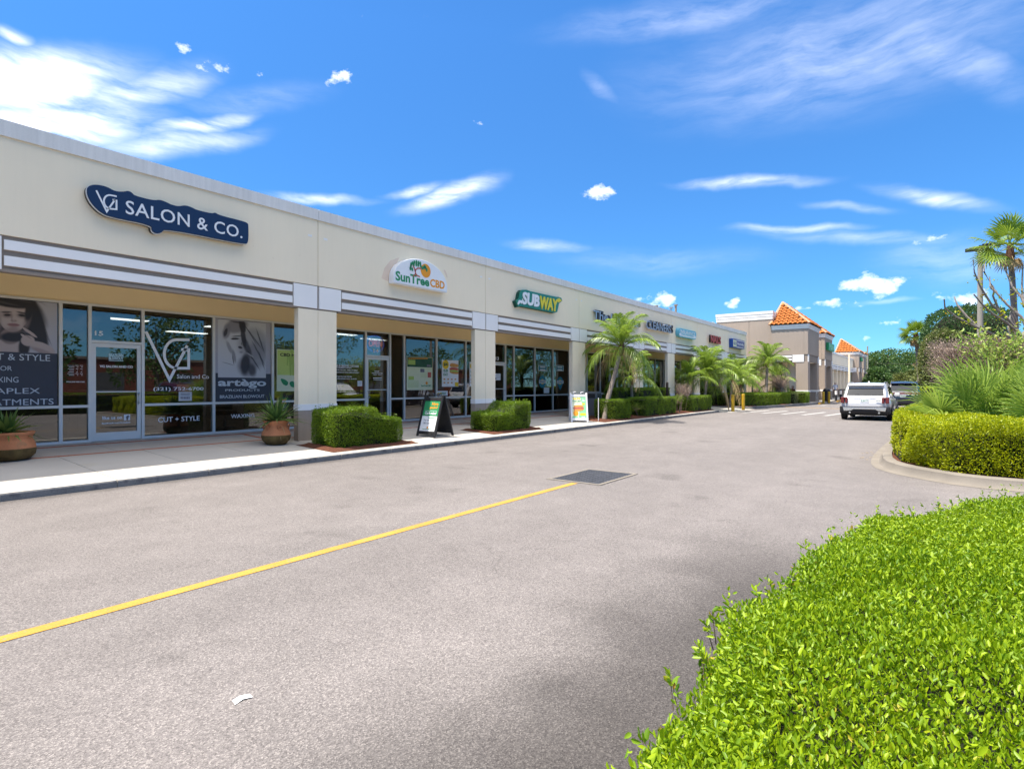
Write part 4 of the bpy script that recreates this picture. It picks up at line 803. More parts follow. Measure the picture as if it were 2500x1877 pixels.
# --- unit 13
p13, d13 = PANES['door13']; fitp('13', 'vinyl_white', p13, zS, (178,535,585), (222,540,590), G, bold=.02)
po = thing('paper_notice', 'rounded white notice on the glass of door 13', 'notice'); flat('sheet', 'print_white', po, [rectp(zS, 160, 782, 242, 878, G)], G-.025, .002); flat('print', 'print_mid', po, [rectp(zS, 168, 800+i*16, 230, 804+i*16, G) for i in range(4)]+[rectp(zS, 166, 842, 180, 868, G)], G-.028, .002)
for (a0, lab) in ((794,'teal rectangular window card above the round blue badge'), (1050,'teal rectangular window card above the pin-shaped badge')):
    po = thing('window_card', lab, 'sign'); r = rectp(zS, a0, 660, a0+(128 if a0 < 900 else 112), 748, G); flat('border', 'print_white', po, [r], G, .003); cx_, cz_ = (r[0][0]+r[1][0])/2, (r[0][1]+r[2][1])/2
    flat('face', 'print_teal', po, [[((p[0]-cx_)*.9+cx_, (p[1]-cz_)*.85+cz_) for p in r]], G-.003, .002); flat('type', 'print_white', po, [[(cx_-.22,cz_+k-.03),(cx_+.22,cz_+k-.03),(cx_+.22,cz_+k+.03),(cx_-.22,cz_+k+.03)] for k in (.05,-.08)], G-.006, .002)
for (cx0, cy0, word, pin, lab) in ((855,900,'PICK & EAT',False,'round blue badge sticker with a white word band on the sandwich shop window'), (1112,905,'LOCALLY',True,'pin-shaped blue badge sticker with a white word band on the sandwich shop window')):
    po = thing('window_sticker', lab, 'sticker'); c0 = pp(zS, [(cx0, cy0)], G)[0]; e = pp(zS, [(cx0, cy0-90)], G)[0]; r_ = e[1]-c0[1]
    if pin: shp = ell(c0[0], c0[1], r_*.85, r_*.85, 24, -25, 205) + [(c0[0], c0[1]-r_*1.35)]
    else: shp = ell(c0[0], c0[1], r_, r_, 28)
    flat('disc', 'print_teal', po, [shp], G, .003); flat('sun_print', 'print_yellow', po, [[(c0[0]+(r_*.5 if k % 2 else r_*.38)*math.cos(R(k*15)), c0[1]+(r_*.5 if k % 2 else r_*.38)*math.sin(R(k*15))) for k in range(24)]], G-.003, .002); flat('band', 'print_white', po, [[(c0[0]-r_,c0[1]-.24*r_),(c0[0]+r_,c0[1]-.24*r_),(c0[0]+r_,c0[1]+.24*r_),(c0[0]-r_,c0[1]+.24*r_)]], G-.005, .002); fit(word, 'print_dark', po, c0[0]-.85*r_, c0[0]+.85*r_, c0[1]-.14*r_, c0[1]+.14*r_, G-.008, bold=.03)
po = thing('paper_notice', 'white sheet standing on the window rail below the round badge', 'notice'); flat('sheet', 'print_white', po, [rectp(zS, 868, 982, 946, 1064, G)], G-.03, .002)
# things in the rooms
def seat(name, lab, x, y, mat, back=True, w_=.55, rz=0, z=.335):
    t_ = thing(name, lab, 'chair', (x, y, z), rz); MB().box(-w_/2,w_/2,-w_/2,w_/2,.40,.52).build('seat', mat, t_, bevel=.03); MB().box(-w_/2,w_/2,w_/2-.1,w_/2,.55,1.05).build('backrest', mat, t_, bevel=.03)
    MB().tube([(0,0,.05),(0,0,.40)], .04, 8).build('post', 'steel', t_)
    for k in range(5): MB().tube([(0,0,.07),(.3*math.cos(R(72*k)),.3*math.sin(R(72*k)),.03)], .018, 6).build('leg', 'steel', t_)
    return t_
seat('salon_chair', 'black salon chair inside the window lettered CUT + STYLE', 6.3, 15.5, 'vinyl_black', w_=.7, rz=.6); seat('salon_chair', 'black wheeled chair inside the window lettered WAXING', 8.0, 15.9, 'vinyl_black', rz=2.4)
t_ = thing('counter', 'pale reception counter inside the salon', 'counter', (6.2, 17.5, .335)); MB().box(-1.2,1.2,-.3,.3,0,1.05).build('body', 'room_wall', t_); MB().box(-1.3,1.3,-.38,.38,1.052,1.1).build('top', 'print_pale', t_)
for i, (x_, lab) in enumerate(((20.3,'wooden booth inside the sandwich shop nearest door 13'), (21.9,'wooden booth inside the sandwich shop behind the yellow buckets'))):
    t_ = thing('booth', lab, 'bench', (x_, 15.9, .335)); MB().box(-.6,.6,-.3,.3,.36,.46).build('seat', 'wood', t_); MB().box(-.6,.6,.3,.38,.36,1.15).build('backrest', 'wood', t_); MB().box(-.55,.55,-.25,.25,0,.358).build('base', 'room_dark', t_)
for i, (x_, lab) in enumerate(((22.62,'yellow mop bucket behind the glass below the round badge'), (23.25,'second yellow mop bucket behind the glass beside the first'))):
    t_ = thing('mop_bucket', lab, 'bucket', (x_, 14.95, .335)); MB().prism([(-.20,0),(.20,0),(.24,.52),(-.24,.52)], -.18, .18, 'y').build('body', 'bucket', t_, bevel=.02); MB().box(-.26,.26,-.2,.2,.522,.56).build('rim', 'bucket', t_); MB().tube([(-.24,0,.55),(-.15,0,.72),(.15,0,.72),(.24,0,.55)], .012, 6).build('handle', 'steel', t_)
t_ = thing('dark_chair', 'black metal cafe chair just inside door 13', 'chair', (18.6,15.2,.335)); MB().box(-.2,.2,-.2,.2,.43,.46).build('seat','black',t_)
for a_ in (-.18,.18):
    for b_ in (-.18,.18): MB().tube([(a_,b_,0),(a_,b_,.43 if b_ < 0 else .95)], .015, 6).build('leg','black',t_)
MB().box(-.2,.2,.17,.19,.7,.95).build('backrest','black',t_)
# ------------------------------------------------------------------ the big store beyond
BS = thing('grocery_store_building', 'tall taupe and cream store with white cornices and orange tiled roof towers', 'building')
XW = 51.7
for ya, yb in ((10.9,12.75),(12.77,15.5)):
    bx('wall_panel', 'taupe_wall', BS, XW, XW+.3, ya, yb, .1, 7.15)
bx('wall_panel', 'stucco', BS, XW+.3, XW+.6, 15.5, 34, .1, 7.0); bx('parapet_cap', 'stucco', BS, XW+.2, XW+.7, 15.9, 34, 7.0, 7.25)
bx('parapet_cap', 'cap_white', BS, XW-.04, XW+.5, 10.86, 15.54, 7.15, 7.42); bx('parapet_cap', 'white_trim', BS, XW-.06, XW+.5, 10.84, 15.56, 7.422, 7.62); bx('parapet_cap', 'cap_white', BS, XW-.09, XW+.5, 10.82, 15.58, 7.622, 7.86)
bx('wall_panel', 'stucco', BS, XW+.3, 84, 10.9, 11.2, .1, 7.15); bx('parapet_cap', 'cap_white', BS, XW+.5, 84.1, 10.75, 11.4, 7.15, 7.8)
bx('roof', 'roof_flat', BS, XW+.3, 84, 11.2, 34, 6.4, 6.6)
def tile_mesh(w_=.36, l_=.46, n=6, r=.10):
    b = MB(); vs = []; 
    for e, (u, k) in enumerate(((0, 1.0), (l_, .86))):
        for i in range(n+1):
            a = math.pi*i/n; vs.append((-math.cos(a)*w_*.34*k, u, math.sin(a)*r*k+.012))
        vs.append((w_*.5, u, .0)); vs.append((w_*.66, u, .012))
    m = n+3; b.add(vs, [(i, i+1, m+i+1, m+i) for i in range(m-1)])
    b.add([vs[i] for i in range(n+1)], [tuple(range(n+1))])
    return b
def slope_tiles(parent, A, B, C, mat='tile', obj=True, w_=.36, l_=.42):
    """cover the triangle with eave A-B and apex C with barrel tiles"""
    A, B, C = Vector(A), Vector(B), Vector(C); u = (B-A).normalized(); n = u.cross(C-A).normalized()
    if n.z < 0: n = -n
    v = n.cross(u); 
    if v.z < 0: v = -v
    H_ = (C-A).dot(v); Wd = (B-A).length; cu = (C-A).dot(u)
    rot = Matrix((u, v, n)).transposed().to_4x4(); tm = tile_mesh(w_, l_*1.12); big = MB(); first = None; y = 0; r = 0
    while y < H_-.12:
        l = cu*(y+.1)/H_; rr_ = Wd-(Wd-cu)*(y+.1)/H_; x = l+.14+(0 if 1 else 0)
        x = math.ceil((l+.1)/w_)*w_
        while x < rr_-.1:
            p = A+u*x+v*y+n*(.095+random.uniform(-.006,.006)); mtx = Matrix.Translation(p) @ rot @ Matrix.Rotation(R(-9), 4, 'X')
            if obj:
                if first is None: first = tm.build('tile', mat, parent, smooth=60, fixn=False); o = first
                else: o = first.copy(); COL.objects.link(o)
                o.matrix_local = mtx @ Matrix.Rotation(random.uniform(-.02,.02), 4, 'Z')
            else: big.add([mtx @ Vector(q_) for q_ in tm.v], tm.f)
            x += w_
        y += l_; r += 1
    if not obj and big.v: q_ = big.build('tile_field', mat, parent, smooth=60, fixn=False); q_['kind'] = 'stuff'
def ridge(parent, a, b, obj=True):
    a, b = Vector(a), Vector(b); d = (b-a); l = d.length; d /= l; k = int(l/.36)
    up = Vector((0,0,1)); s_ = d.cross(up).normalized(); n = s_.cross(d)
    tb = MB(); vs = []
    for e, kk in ((0,1.0),(.42,.84)):
        for i in range(7): q_ = math.pi*i/6; vs.append((math.cos(q_)*.12*kk, e, math.sin(q_)*.10*kk))
    tb.add(vs, [(i,i+1,8+i,7+i) for i in range(6)]); tb.add(vs[:7], [tuple(range(7))])
    rot = Matrix((s_, d, n)).transposed().to_4x4(); first = None; big = MB()
    for i in range(k):
        m = Matrix.Translation(a+d*i*l/k+n*.05) @ rot @ Matrix.Rotation(R(3), 4, 'X')
        if obj:
            if first is None: first = tb.build('ridge_tile', 'tile_pale', parent, smooth=60, fixn=False); o = first
            else: o = first.copy(); COL.objects.link(o)
            o.matrix_local = m
        else: big.add([m @ Vector(q_) for q_ in tb.v], tb.f)
    if not obj: big.build('ridge_tiles', 'tile_pale', parent, fixn=False)['kind'] = 'stuff'
def tower(X0, X1, Y0, Y1, detail, zc=6.57, ap=8.75, west_open=True):
    zp, zb1, zb0 = zc-.36, 4.10, 3.50
    bx('tower_panel', 'taupe_wall', BS, X0, X0+.25, Y0+.30, Y1, zb1, zp); bx('tower_panel', 'taupe_wall', BS, X0, X1, Y0, Y0+.29, zb1, zp); bx('tower_panel', 'taupe_wall', BS, X1-.25, X1, Y0+.30, Y1, zb1, zp)
    for k, (z0, z1, e) in enumerate(((zp+.002,zp+.12,.03),(zp+.122,zp+.24,.07),(zp+.242,zc,.12))): bx('cornice', 'white_trim', BS, X0-e, X1+e, Y0-e, Y1, z0, z1)
    bx('tower_band', 'taupe', BS, X0+.04, X1-.04, Y0+.04, Y0+.25, zb0, zb1-.002); bx('tower_band', 'taupe', BS, X0+.04, X0+.24, Y0+.26, Y1, zb0, zb1-.002)
    bx('square_panel', 'white_trim', BS, X0-.03, X0+.035, Y0+.30, Y0+1.15, zb0-.02, zb1-.02)
    for z0, z1 in ((3.62,3.78),(3.86,4.04)): bx('stripe', 'white_trim', BS, X0-.02, X0+.035, Y0+1.2, Y1-.1, z0, z1)
    for x0_ in (X0+.05, X1-.42): bx('square_panel', 'white_trim', BS, x0_, x0_+.37, Y0-.03, Y0+.035, zb0-.02, zb1-.02)
    for x0_ in (X0, X1-.95):
        bx('tower_column', 'taupe_wall', BS, x0_, x0_+.95, Y0, Y0+.9, 1.16, zb0); bx('column_band', 'white_trim', BS, x0_-.02, x0_+.97, Y0-.02, Y0+.92, 1.0, 1.158); bx('column_base', 'taupe', BS, x0_-.01, x0_+.96, Y0-.01, Y0+.91, .1, .998)
    bx('arcade_wall', 'stucco', BS, X0+.96, X1-.1, Y0+1.6, Y0+1.75, .12, 3.5) if detail < 2 else None
    c = Vector(((X0+X1)/2, Y0+2.42, ap)); e = .16; P4 = [Vector((X0-e,Y1+.1,zc)), Vector((X0-e,Y0-e,zc)), Vector((X1+e,Y0-e,zc)), Vector((X1+e,Y1+.1,zc))]
    MB().add(P4+[c], [(0,1,4),(1,2,4),(2,3,4),(3,0,4)]).build('roof_deck', 'mortar', BS)
    slope_tiles(BS, P4[1], P4[0], c, obj=detail > 0); slope_tiles(BS, P4[1], P4[2], c, obj=False); slope_tiles(BS, P4[2], P4[3], c, obj=False)
    ridge(BS, P4[1], c, detail > 0); ridge(BS, P4[2], c, False); ridge(BS, P4[0], c, detail > 0)
tower(51.5, 57.0, 8.15, 10.9, 1); tower(62.3, 67.4, 8.4, 10.9, 0); tower(94, 98.2, 8.4, 11.2, 0, 6.3, 8.3); tower(101, 105, 8.4, 11.2, 0, 6.3, 8.0)
bx('wall_panel', 'stucco', BS, 67.4, 94, 9.1, 9.35, 3.98, 5.15); bx('parapet_cap', 'cap_white', BS, 67.4, 94, 9.05, 9.5, 5.152, 5.3)
bx('band', 'taupe', BS, 67.4, 94, 9.14, 9.34, 3.38, 3.978); bx('arcade_wall', 'stucco', BS, 57, 94, 12.8, 12.95, .12, 3.9); bx('soffit', 'stucco', BS, 51.8, 106, 9.4, 12.8, 3.7, 3.8); bx('wall_panel', 'stucco', BS, 84, 108, 11.2, 11.4, .1, 5.0)
x_ = 67.4
for i in range(8):
    x1_ = x_+3.325
    for z0, z1 in ((3.80,3.93),(3.55,3.70),(3.40,3.48)): bx('stripe', 'white_trim', BS, x_+.38, x1_-.02, 9.08, 9.135, z0, z1)
    bx('square_panel', 'white_trim', BS, x_+.03, x_+.35, 9.075, 9.135, 3.36, 3.96)
    bx('column', 'stucco_column', BS, x_, x_+.4, 9.14, 9.5, 1.1, 3.38); bx('column_base', 'taupe', BS, x_-.02, x_+.42, 9.12, 9.52, .1, 1.098); x_ = x1_
for x_ in (71.5, 78.4, 86): bx('shop_door', 'alu_dark', BS, x_, x_+2.2, 12.74, 12.79, .13, 2.9)
bx('dark_door', 'alu_dark', BS, 52.6, 53.6, 10.82, 10.89, .13, 3.2); bx('window_pane', 'glass', BS, 54.6, 55.6, 10.86, 10.89, .9, 3.0)
s = thing('wall_sign', 'green box letters of the grocery store sign on the second taupe tower', 'sign'); X0_, X1_ = 63.0, 67.0
bx('box', 'sign_pub', s, X0_, X1_, 8.15, 8.39, 5.0, 5.75, bevel=.03); fit('Publix', 'sign_pub_light', s, X0_+.3, X1_-.3, 5.12, 5.66, 8.147, bold=.03, depth=.02)
s = thing('wall_sign', 'smaller green sign on the farthest taupe tower', 'sign'); bx('box', 'sign_pub', s, 95.3, 97.6, 8.2, 8.39, 5.05, 5.6, bevel=.03); bx('face', 'sign_pub_light', s, 95.5, 97.4, 8.19, 8.199, 5.2, 5.45)

# ------------------------------------------------------------------ plants
def feather(name, L_, rise, droop, nl, wid, ll, mat='leaf_palm', sag=.5):
    """pinnate frond along +X: rachis plus drooping leaflets, one mesh"""
    b = MB(); pts = []
    for i in range(11):
        t = i/10; pts.append(Vector((L_*math.sin(t*1.25)/math.sin(1.25)*(.94), 0, rise*t - droop*t*t)))
    b.tube(pts, [.018*(1-.85*i/10)+.002 for i in range(11)], 4)
    nv0 = len(b.v)
    for i in range(nl):
        t = .16+.84*i/(nl-1); k = min(int(t*10), 9); f = t*10-k; p = pts[k].lerp(pts[k+1], f); d = (pts[k+1]-pts[k]).normalized()
        for s_ in (-1, 1):
            l = ll*(.45+.75*math.sin(math.pi*(.18+.78*t)))*random.uniform(.88,1.1); dirv = (d*random.uniform(.55,.85)+Vector((0,s_,.18))).normalized(); side = dirv.cross(Vector((0,0,1))).normalized()*wid
            m = p+dirv*l*.5+Vector((0,0,.02)); e = p+dirv*l+Vector((0,0,-l*sag*random.uniform(.6,1.3)))
            b.add([p-side*.4, p+side*.4, m+side, m-side, e], [(0,1,2,3),(3,2,4)])
    o = b.build(name, mat, None, smooth=True, fixn=False)
    at = o.data.attributes.new('tint', 'FLOAT', 'POINT'); n = len(o.data.vertices); tv = np.full(n, .55); tv[nv0:] = np.repeat(np.random.RandomState(nl).rand((n-nv0)//5)*.6+.15, 5); at.data.foreach_set('value', tv.astype('f'))
    return o.data, o
def fan(name, pet, rad, nb, arcdeg, wid, mat='leaf_fan', cup=.25, split=.35, seed=1):
    """palmate leaf: stalk along +X, then blades radiating"""
    b = MB(); b.tube([(0,0,0),(pet*.5,0,pet*.04),(pet,0,0)], [.016,.012,.010], 5); nv0 = len(b.v); rnd = random.Random(seed); h = Vector((pet,0,0))
    for i in range(nb):
        a = R(-arcdeg/2+arcdeg*i/(nb-1)); l = rad*(.72+.28*math.cos(a*.55))*rnd.uniform(.9,1.07); d = Vector((math.cos(a), math.sin(a), cup*(1-.5*abs(a)/math.pi))); s_ = Vector((-math.sin(a), math.cos(a), 0))*wid; n = Vector((0,0,1))
        p1 = h+d*l*split; p2 = h+d*l*.72+Vector((0,0,-.02*l)); e = h+d*l+Vector((0,0,-rnd.uniform(.05,.30)*l))
        b.add([h-s_*.15, h+s_*.15, p1+s_+n*.012, p1-s_+n*.012, p1-n*.006, p2+s_*.75+n*.01, p2-s_*.75+n*.01, p2-n*.005, e], [(0,4,3),(0,1,4),(1,2,4),(3,4,7,6),(4,2,5,7),(6,7,8),(7,5,8)])
    o = b.build(name, mat, None, smooth=True, fixn=False); at = o.data.attributes.new('tint', 'FLOAT', 'POINT'); n_ = len(o.data.vertices); tv = np.full(n_, .8); tv[nv0:] = np.repeat(np.random.RandomState(seed).rand(nb)*.5+.25, 9); at.data.foreach_set('value', tv.astype('f'))
    return o.data, o
random.seed(5)
FE = [feather('frond', 1.5, .95, .75, 34, .014, .34), feather('frond', 1.55, .55, .95, 34, .014, .36, sag=.7), feather('frond', 1.45, .15, 1.15, 32, .014, .36, sag=.9), feather('frond', 1.4, -.05, 1.3, 28, .012, .34, 'leaf_dry', sag=1.0)]
for _, o in FE: bpy.data.objects.remove(o)
def addfrond(parent, me, loc, az_, pitch=0, sc=1, roll=0, name='frond'):
    o = bpy.data.objects.new(name, me); COL.objects.link(o); o.parent = parent; o.matrix_local = Matrix.Translation(loc) @ Matrix.Rotation(az_, 4, 'Z') @ Matrix.Rotation(-pitch, 4, 'Y') @ Matrix.Rotation(roll, 4, 'X') @ Matrix.Scale(sc, 4)
    return o
def feather_palm(label, base, path, rad, sc, n, dry=2, group=None, boot=.35, seed=0):
    rnd = random.Random(seed); t_ = thing('palm_tree', label, 'palm', base, 0, group); pts = [Vector(p) for p in path]
    full = []
    for a, b in zip(pts[:-1], pts[1:]): full += [a.lerp(b, k/5) for k in range(5)]
    full.append(pts[-1]); k = len(full)
    MB().tube(full, [rad*(1.25-.35*i/(k-1))*(1+.06*math.sin(i*2.4)) for i in range(k)], 10).build('trunk', 'palm_bark', t_, smooth=True)
    tp = pts[-1]; d = (pts[-1]-pts[-2]).normalized(); MB().tube([tp-d*boot, tp-d*boot*.4, tp+d*.12, tp+d*.3], [rad*1.0, rad*1.75, rad*1.5, rad*.5], 10).build('crown_base', 'palm_boot', t_, smooth=True)
    for i in range(n):
        u = i/n; a = i*2.39996+rnd.uniform(-.2,.2)
        if u < .28: me = FE[0][0]; pit = R(rnd.uniform(38,62))
        elif u < .7: me = FE[0][0] if rnd.random() < .4 else FE[1][0]; pit = R(rnd.uniform(12,34))
        else: me = FE[1][0] if rnd.random() < .5 else FE[2][0]; pit = R(rnd.uniform(-8,14))
        addfrond(t_, me, tp+d*.1*(1-u), a, pit, sc*rnd.uniform(.85,1.1), rnd.uniform(-.25,.25))
    for i in range(dry): addfrond(t_, FE[3][0], tp-d*.1, rnd.uniform(0,6.28), R(rnd.uniform(-25,5)), sc*.9)
    return t_
def loc(px, Y, z): p = onY(px, 941, Y); return (p[0], Y, z)
Yp = 10.75; b0 = loc(1475, Yp, .12)
feather_palm('leaning feather palm with a thin curved trunk beside the white sandwich board', b0, [(0,0,0),(.28,.0,.8),(.75,-.1,1.9),(1.15,-.2,2.98)], .085, 1.02, 30, 3, seed=3)
PG = 'feather palms in the planting beds'
def P8(label, px, Y, zt_, sc, n, dx=0, dy=0, seed=0, rad=.07): return feather_palm(label, loc(px, Y, .1), [(0,0,0),(dx*.6,dy*.6,zt_*.5),(dx,dy,zt_)], rad, sc, n, 1, None, .28, seed)
P8('low bushy feather palm right behind the leaning palm', 1545, 11.35, 1.75, .95, 20, -.2, 0, 4)
P8('short feather palm with yellow-green fronds behind the bare shrub', 1680, 11.5, 1.75, .95, 18, .3, 0, 5)
P8('wide full feather palm with a slanting trunk under the red letters', 1713, 11.1, 2.0, 1.3, 30, .75, -.1, 6, .085)
P8('feather palm with a straight brown trunk behind the pair of yellow bollards', 1782, 11.0, 1.9, 1.15, 24, .15, -.1, 7)
P8('stooped feather palm with tan dry fronds behind the yellow bollards', 1798, 11.3, 1.5, 1.15, 22, 1.2, 0, 8)
P8('shaggy feather palm under the deep blue sign box', 1836, 11.9, 2.3, 1.2, 26, .2, 0, 9)
P8('tall feather palm with a grey trunk before the taupe tower', 1868, 10.2, 3.1, 1.2, 30, .7, .0, 10, .10)
P8('low feather palm at the foot of the taupe tower', 1893, 10.4, 1.5, 1.1, 18, .3, 0, 11)

# hedges by the shops
def mulch(name, poly, z0, slope_=True, h=.03):
    b = MB(); A = np.array(poly); mn, mx = A.min(0), A.max(0); nx, ny = max(int((mx[0]-mn[0])/.12), 2), max(int((mx[1]-mn[1])/.12), 2); vs = []; fs = []
    for j in range(ny+1):
        for i in range(nx+1):
            xx, yy = mn[0]+(mx[0]-mn[0])*i/nx, mn[1]+(mx[1]-mn[1])*j/ny; e = min(i, nx-i, j, ny-j)
            vs.append((xx, yy, (zs(yy) if slope_ else z0)+(.006 if e == 0 else h+RS.rand()*.03)))
    for j in range(ny):
        for i in range(nx): fs.append((j*(nx+1)+i, j*(nx+1)+i+1, (j+1)*(nx+1)+i+1, (j+1)*(nx+1)+i))
    b.add(vs, fs); return struct(b.build(name, 'mulch', smooth=True))
mulch('mulch_bed', [(7.45,10.22),(9.95,10.22),(9.95,11.6),(7.45,11.6)], 0); mulch('mulch_bed', [(12.95,10.22),(15.6,10.22),(15.6,11.55),(12.95,11.55)], 0); mulch('mulch_bed', [(19.8,10.18),(33.6,10.18),(33.6,11.9),(19.8,11.9)], 0)
mulch('mulch_bed', [(39.4,9.75),(45,9.75),(45,13.6),(39.4,13.6)], .14, False); mulch('mulch_bed', [(45.01,8.75),(51.2,8.75),(51.2,12),(45.01,12)], .14, False)
sm = lambda e0, e1, x: np.clip((x-e0)/(e1-e0), 0, 1)**2*(3-2*np.clip((x-e0)/(e1-e0), 0, 1))
hedge('hedge', 'boxy clipped hedge with a raised left half in front of the first column', rrect(7.72, 9.62, 10.42, 11.5, .16), .15, lambda x, y: .98-.17*sm(8.75, 8.95, x)+.05*np.sin(x*2.4), 'leaf_hedge', .036, 4800, .06, sprigs=70)
hedge('hedge', 'stepped clipped hedge rising to its right half beside the white sandwich board', rrect(13.2, 15.2, 10.42, 11.42, .18), .15, lambda x, y: .72+.30*sm(13.95, 14.35, x), 'leaf_hedge', .038, 4000, .075, sprigs=70)
hedge('hedge', 'small cube-shaped clipped hedge next to the leaning palm trunk', rrect(20.9, 22.5, 10.3, 11.3, .15), .15, .97, 'leaf_hedge', .042, 2600, .055)
hedge('hedge', 'flat-topped clipped hedge between the cube hedge and the bare shrub', rrect(23.9, 27.8, 10.3, 11.2, .15), .15, .99, 'leaf_hedge', .042, 2400, .055)
hedge('hedge', 'flat-topped clipped hedge ending at the concrete ramp', rrect(29.9, 33.5, 10.3, 11.3, .15), .15, .97, 'leaf_hedge', .045, 2000, .055)
hedge('hedge', 'taller dark hedge close to the columns behind the clipped row', rrect(23.2, 30.0, 11.45, 12.0, .12), .18, 1.40, 'leaf_hedge', .05, 1700, .07)
hedge('hedge', 'wide flat-topped dark hedge right of the yellow bollard pair', [(39.7,10.1),(44.2,9.15),(47.8,8.75),(48.2,9.6),(48.2,11.2),(44,11.6),(39.9,11.9)], .13, .99, 'leaf_hedge', .06, 1100, .06)
hedge('hedge', 'tall green hedge behind the wide flat-topped hedge', rrect(38.9, 46.8, 12.2, 12.9, .15), .13, 1.42, 'leaf_hedge', .05, 500, .06)
hedge('hedge', 'pale loose yellowish hedge between two dark clipped hedges', rrect(48.3, 50.0, 8.55, 9.6, .2), .13, .98, 'leaf_olive', .05, 700, .10)
hedge('hedge', 'dark clipped hedge at the foot of the taupe tower column', rrect(50.05, 52.0, 8.1, 9.4, .15), .13, 1.02, 'leaf_hedge', .06, 1100, .06)
# bare and weedy shrubs
def twigs(label, c, rx, rz, h, n, mat, leafm=None, nleaf=0, name='bare_shrub', leaf=.05, up=.5, stems=7, thick=.012):
    t_ = thing(name, label, 'shrub', c); b = MB(); ends = []
    for i in range(stems):
        a = random.uniform(0, 6.28); p = Vector((math.cos(a)*rx*.25, math.sin(a)*rz*.25, 0)); q_ = Vector((math.cos(a)*rx*.55, math.sin(a)*rz*.55, h*.5)); b.tube([p, p.lerp(q_, .5)+Vector((0,0,.05)), q_], [thick*1.6, thick*1.3, thick], 5); ends.append(q_)
    tips = []
    for i in range(n):
        s_ = random.choice(ends); a = random.uniform(0, 6.28); r_ = random.random()**.5; e = Vector((math.cos(a)*rx*r_, math.sin(a)*rz*r_, h*(.45+.55*random.random()**.6))); m = s_.lerp(e, .5)+Vector((random.uniform(-.08,.08)*rx, random.uniform(-.08,.08)*rz, .05*h)); b.tube([s_.lerp(e, random.random()*.25), m, e], [thick*.55, thick*.4, thick*.22], 3, cap=False); tips += [m, e, m.lerp(e, .5)]
    b.build('branches', mat, t_, smooth=True)
    if leafm and nleaf:
        T = np.array([tuple(random.choice(tips)) for _ in range(nleaf)])+RS.normal(size=(nleaf,3))*.05*h; leaves('foliage', T, RS.normal(size=(nleaf,3))+[0,0,up], leaf, leafm, t_)
    return t_
twigs('bare brown shrub with green shoots between two clipped hedges', loc(1668, 10.75, .15), .62, .55, 1.55, 260, 'dead', 'leaf_dead', 700, leaf=.035)
twigs('leafy green sucker shoots at the foot of the bare brown shrub', loc(1655, 10.5, .15), .45, .35, .95, 40, 'twig', 'leaf_hedge', 600, 'shrub', .055)
twigs('weedy low shrub filling the gap beside the cube hedge', loc(1562, 10.6, .15), .6, .4, .6, 40, 'twig', 'leaf_hedge', 700, 'shrub', .05)
twigs('bare round shrub on short stems before the taupe column', (49.6, 9.9, .15), 1.15, .8, 2.3, 520, 'dead', 'leaf_dead', 1100, leaf=.07, thick=.02)
# planters
def pot(label, c, r, h, prof_, ears):
    t_ = thing('terracotta_pot', label, 'pot', c); k = [(a*r, b_*h) for a, b_ in prof_]; MB().lathe([p for p in k if p[1] <= .36*h]+[[q_ for q_ in k if q_[1] > .36*h][0]], (0,0,0), 40).build('foot', 'terracotta_moss', t_, smooth=True)
    MB().lathe([[q_ for q_ in k if q_[1] > .36*h][0]]+[q_ for q_ in k if q_[1] > .36*h][1:]+[(r*.66,h*.94),(r*.60,h*.88)], (0,0,0), 40).build('body', 'terracotta', t_, smooth=True); MB().lathe([(.001,h*.9),(r*.64,h*.9)], (0,0,0), 24).build('soil', 'soil', t_)
    if ears:
        for a in range(0, 360, 60):
            cx_, cy_ = math.cos(R(a+15))*r*.86, math.sin(R(a+15))*r*.86; ax = Vector((-math.sin(R(a+15)), math.cos(R(a+15)), 0)); MB().tube([Vector((cx_,cy_,h*.74))+ax*.05*math.cos(R(k_))+Vector((0,0,.05*math.sin(R(k_)))) for k_ in range(0,361,40)], .012, 6).build('ring', 'terracotta', t_, smooth=True)
    return t_
pr1 = [(.62,0),(.74,.06),(.93,.18),(1,.34),(.99,.40),(.94,.52),(.80,.68),(.74,.76),(.76,.86),(.86,.95),(.88,1.0),(.80,1.0)]
pr2 = [(.70,0),(.82,.05),(.97,.18),(1,.33),(1,.42),(.97,.56),(.90,.70),(.86,.80),(.90,.88),(.96,.96),(.95,1.0),(.86,1.0)]
cA = (7.2, 11.98, zs(11.98)); cB = (2.72, 12.9, zs(12.9))
pot('round-bellied terracotta pot with ring handles beside the first column', cA, .315, .54, pr1, True); pot('wide low terracotta pot with whitened mossy rim under the portrait poster', cB, .40, .48, pr2, False)
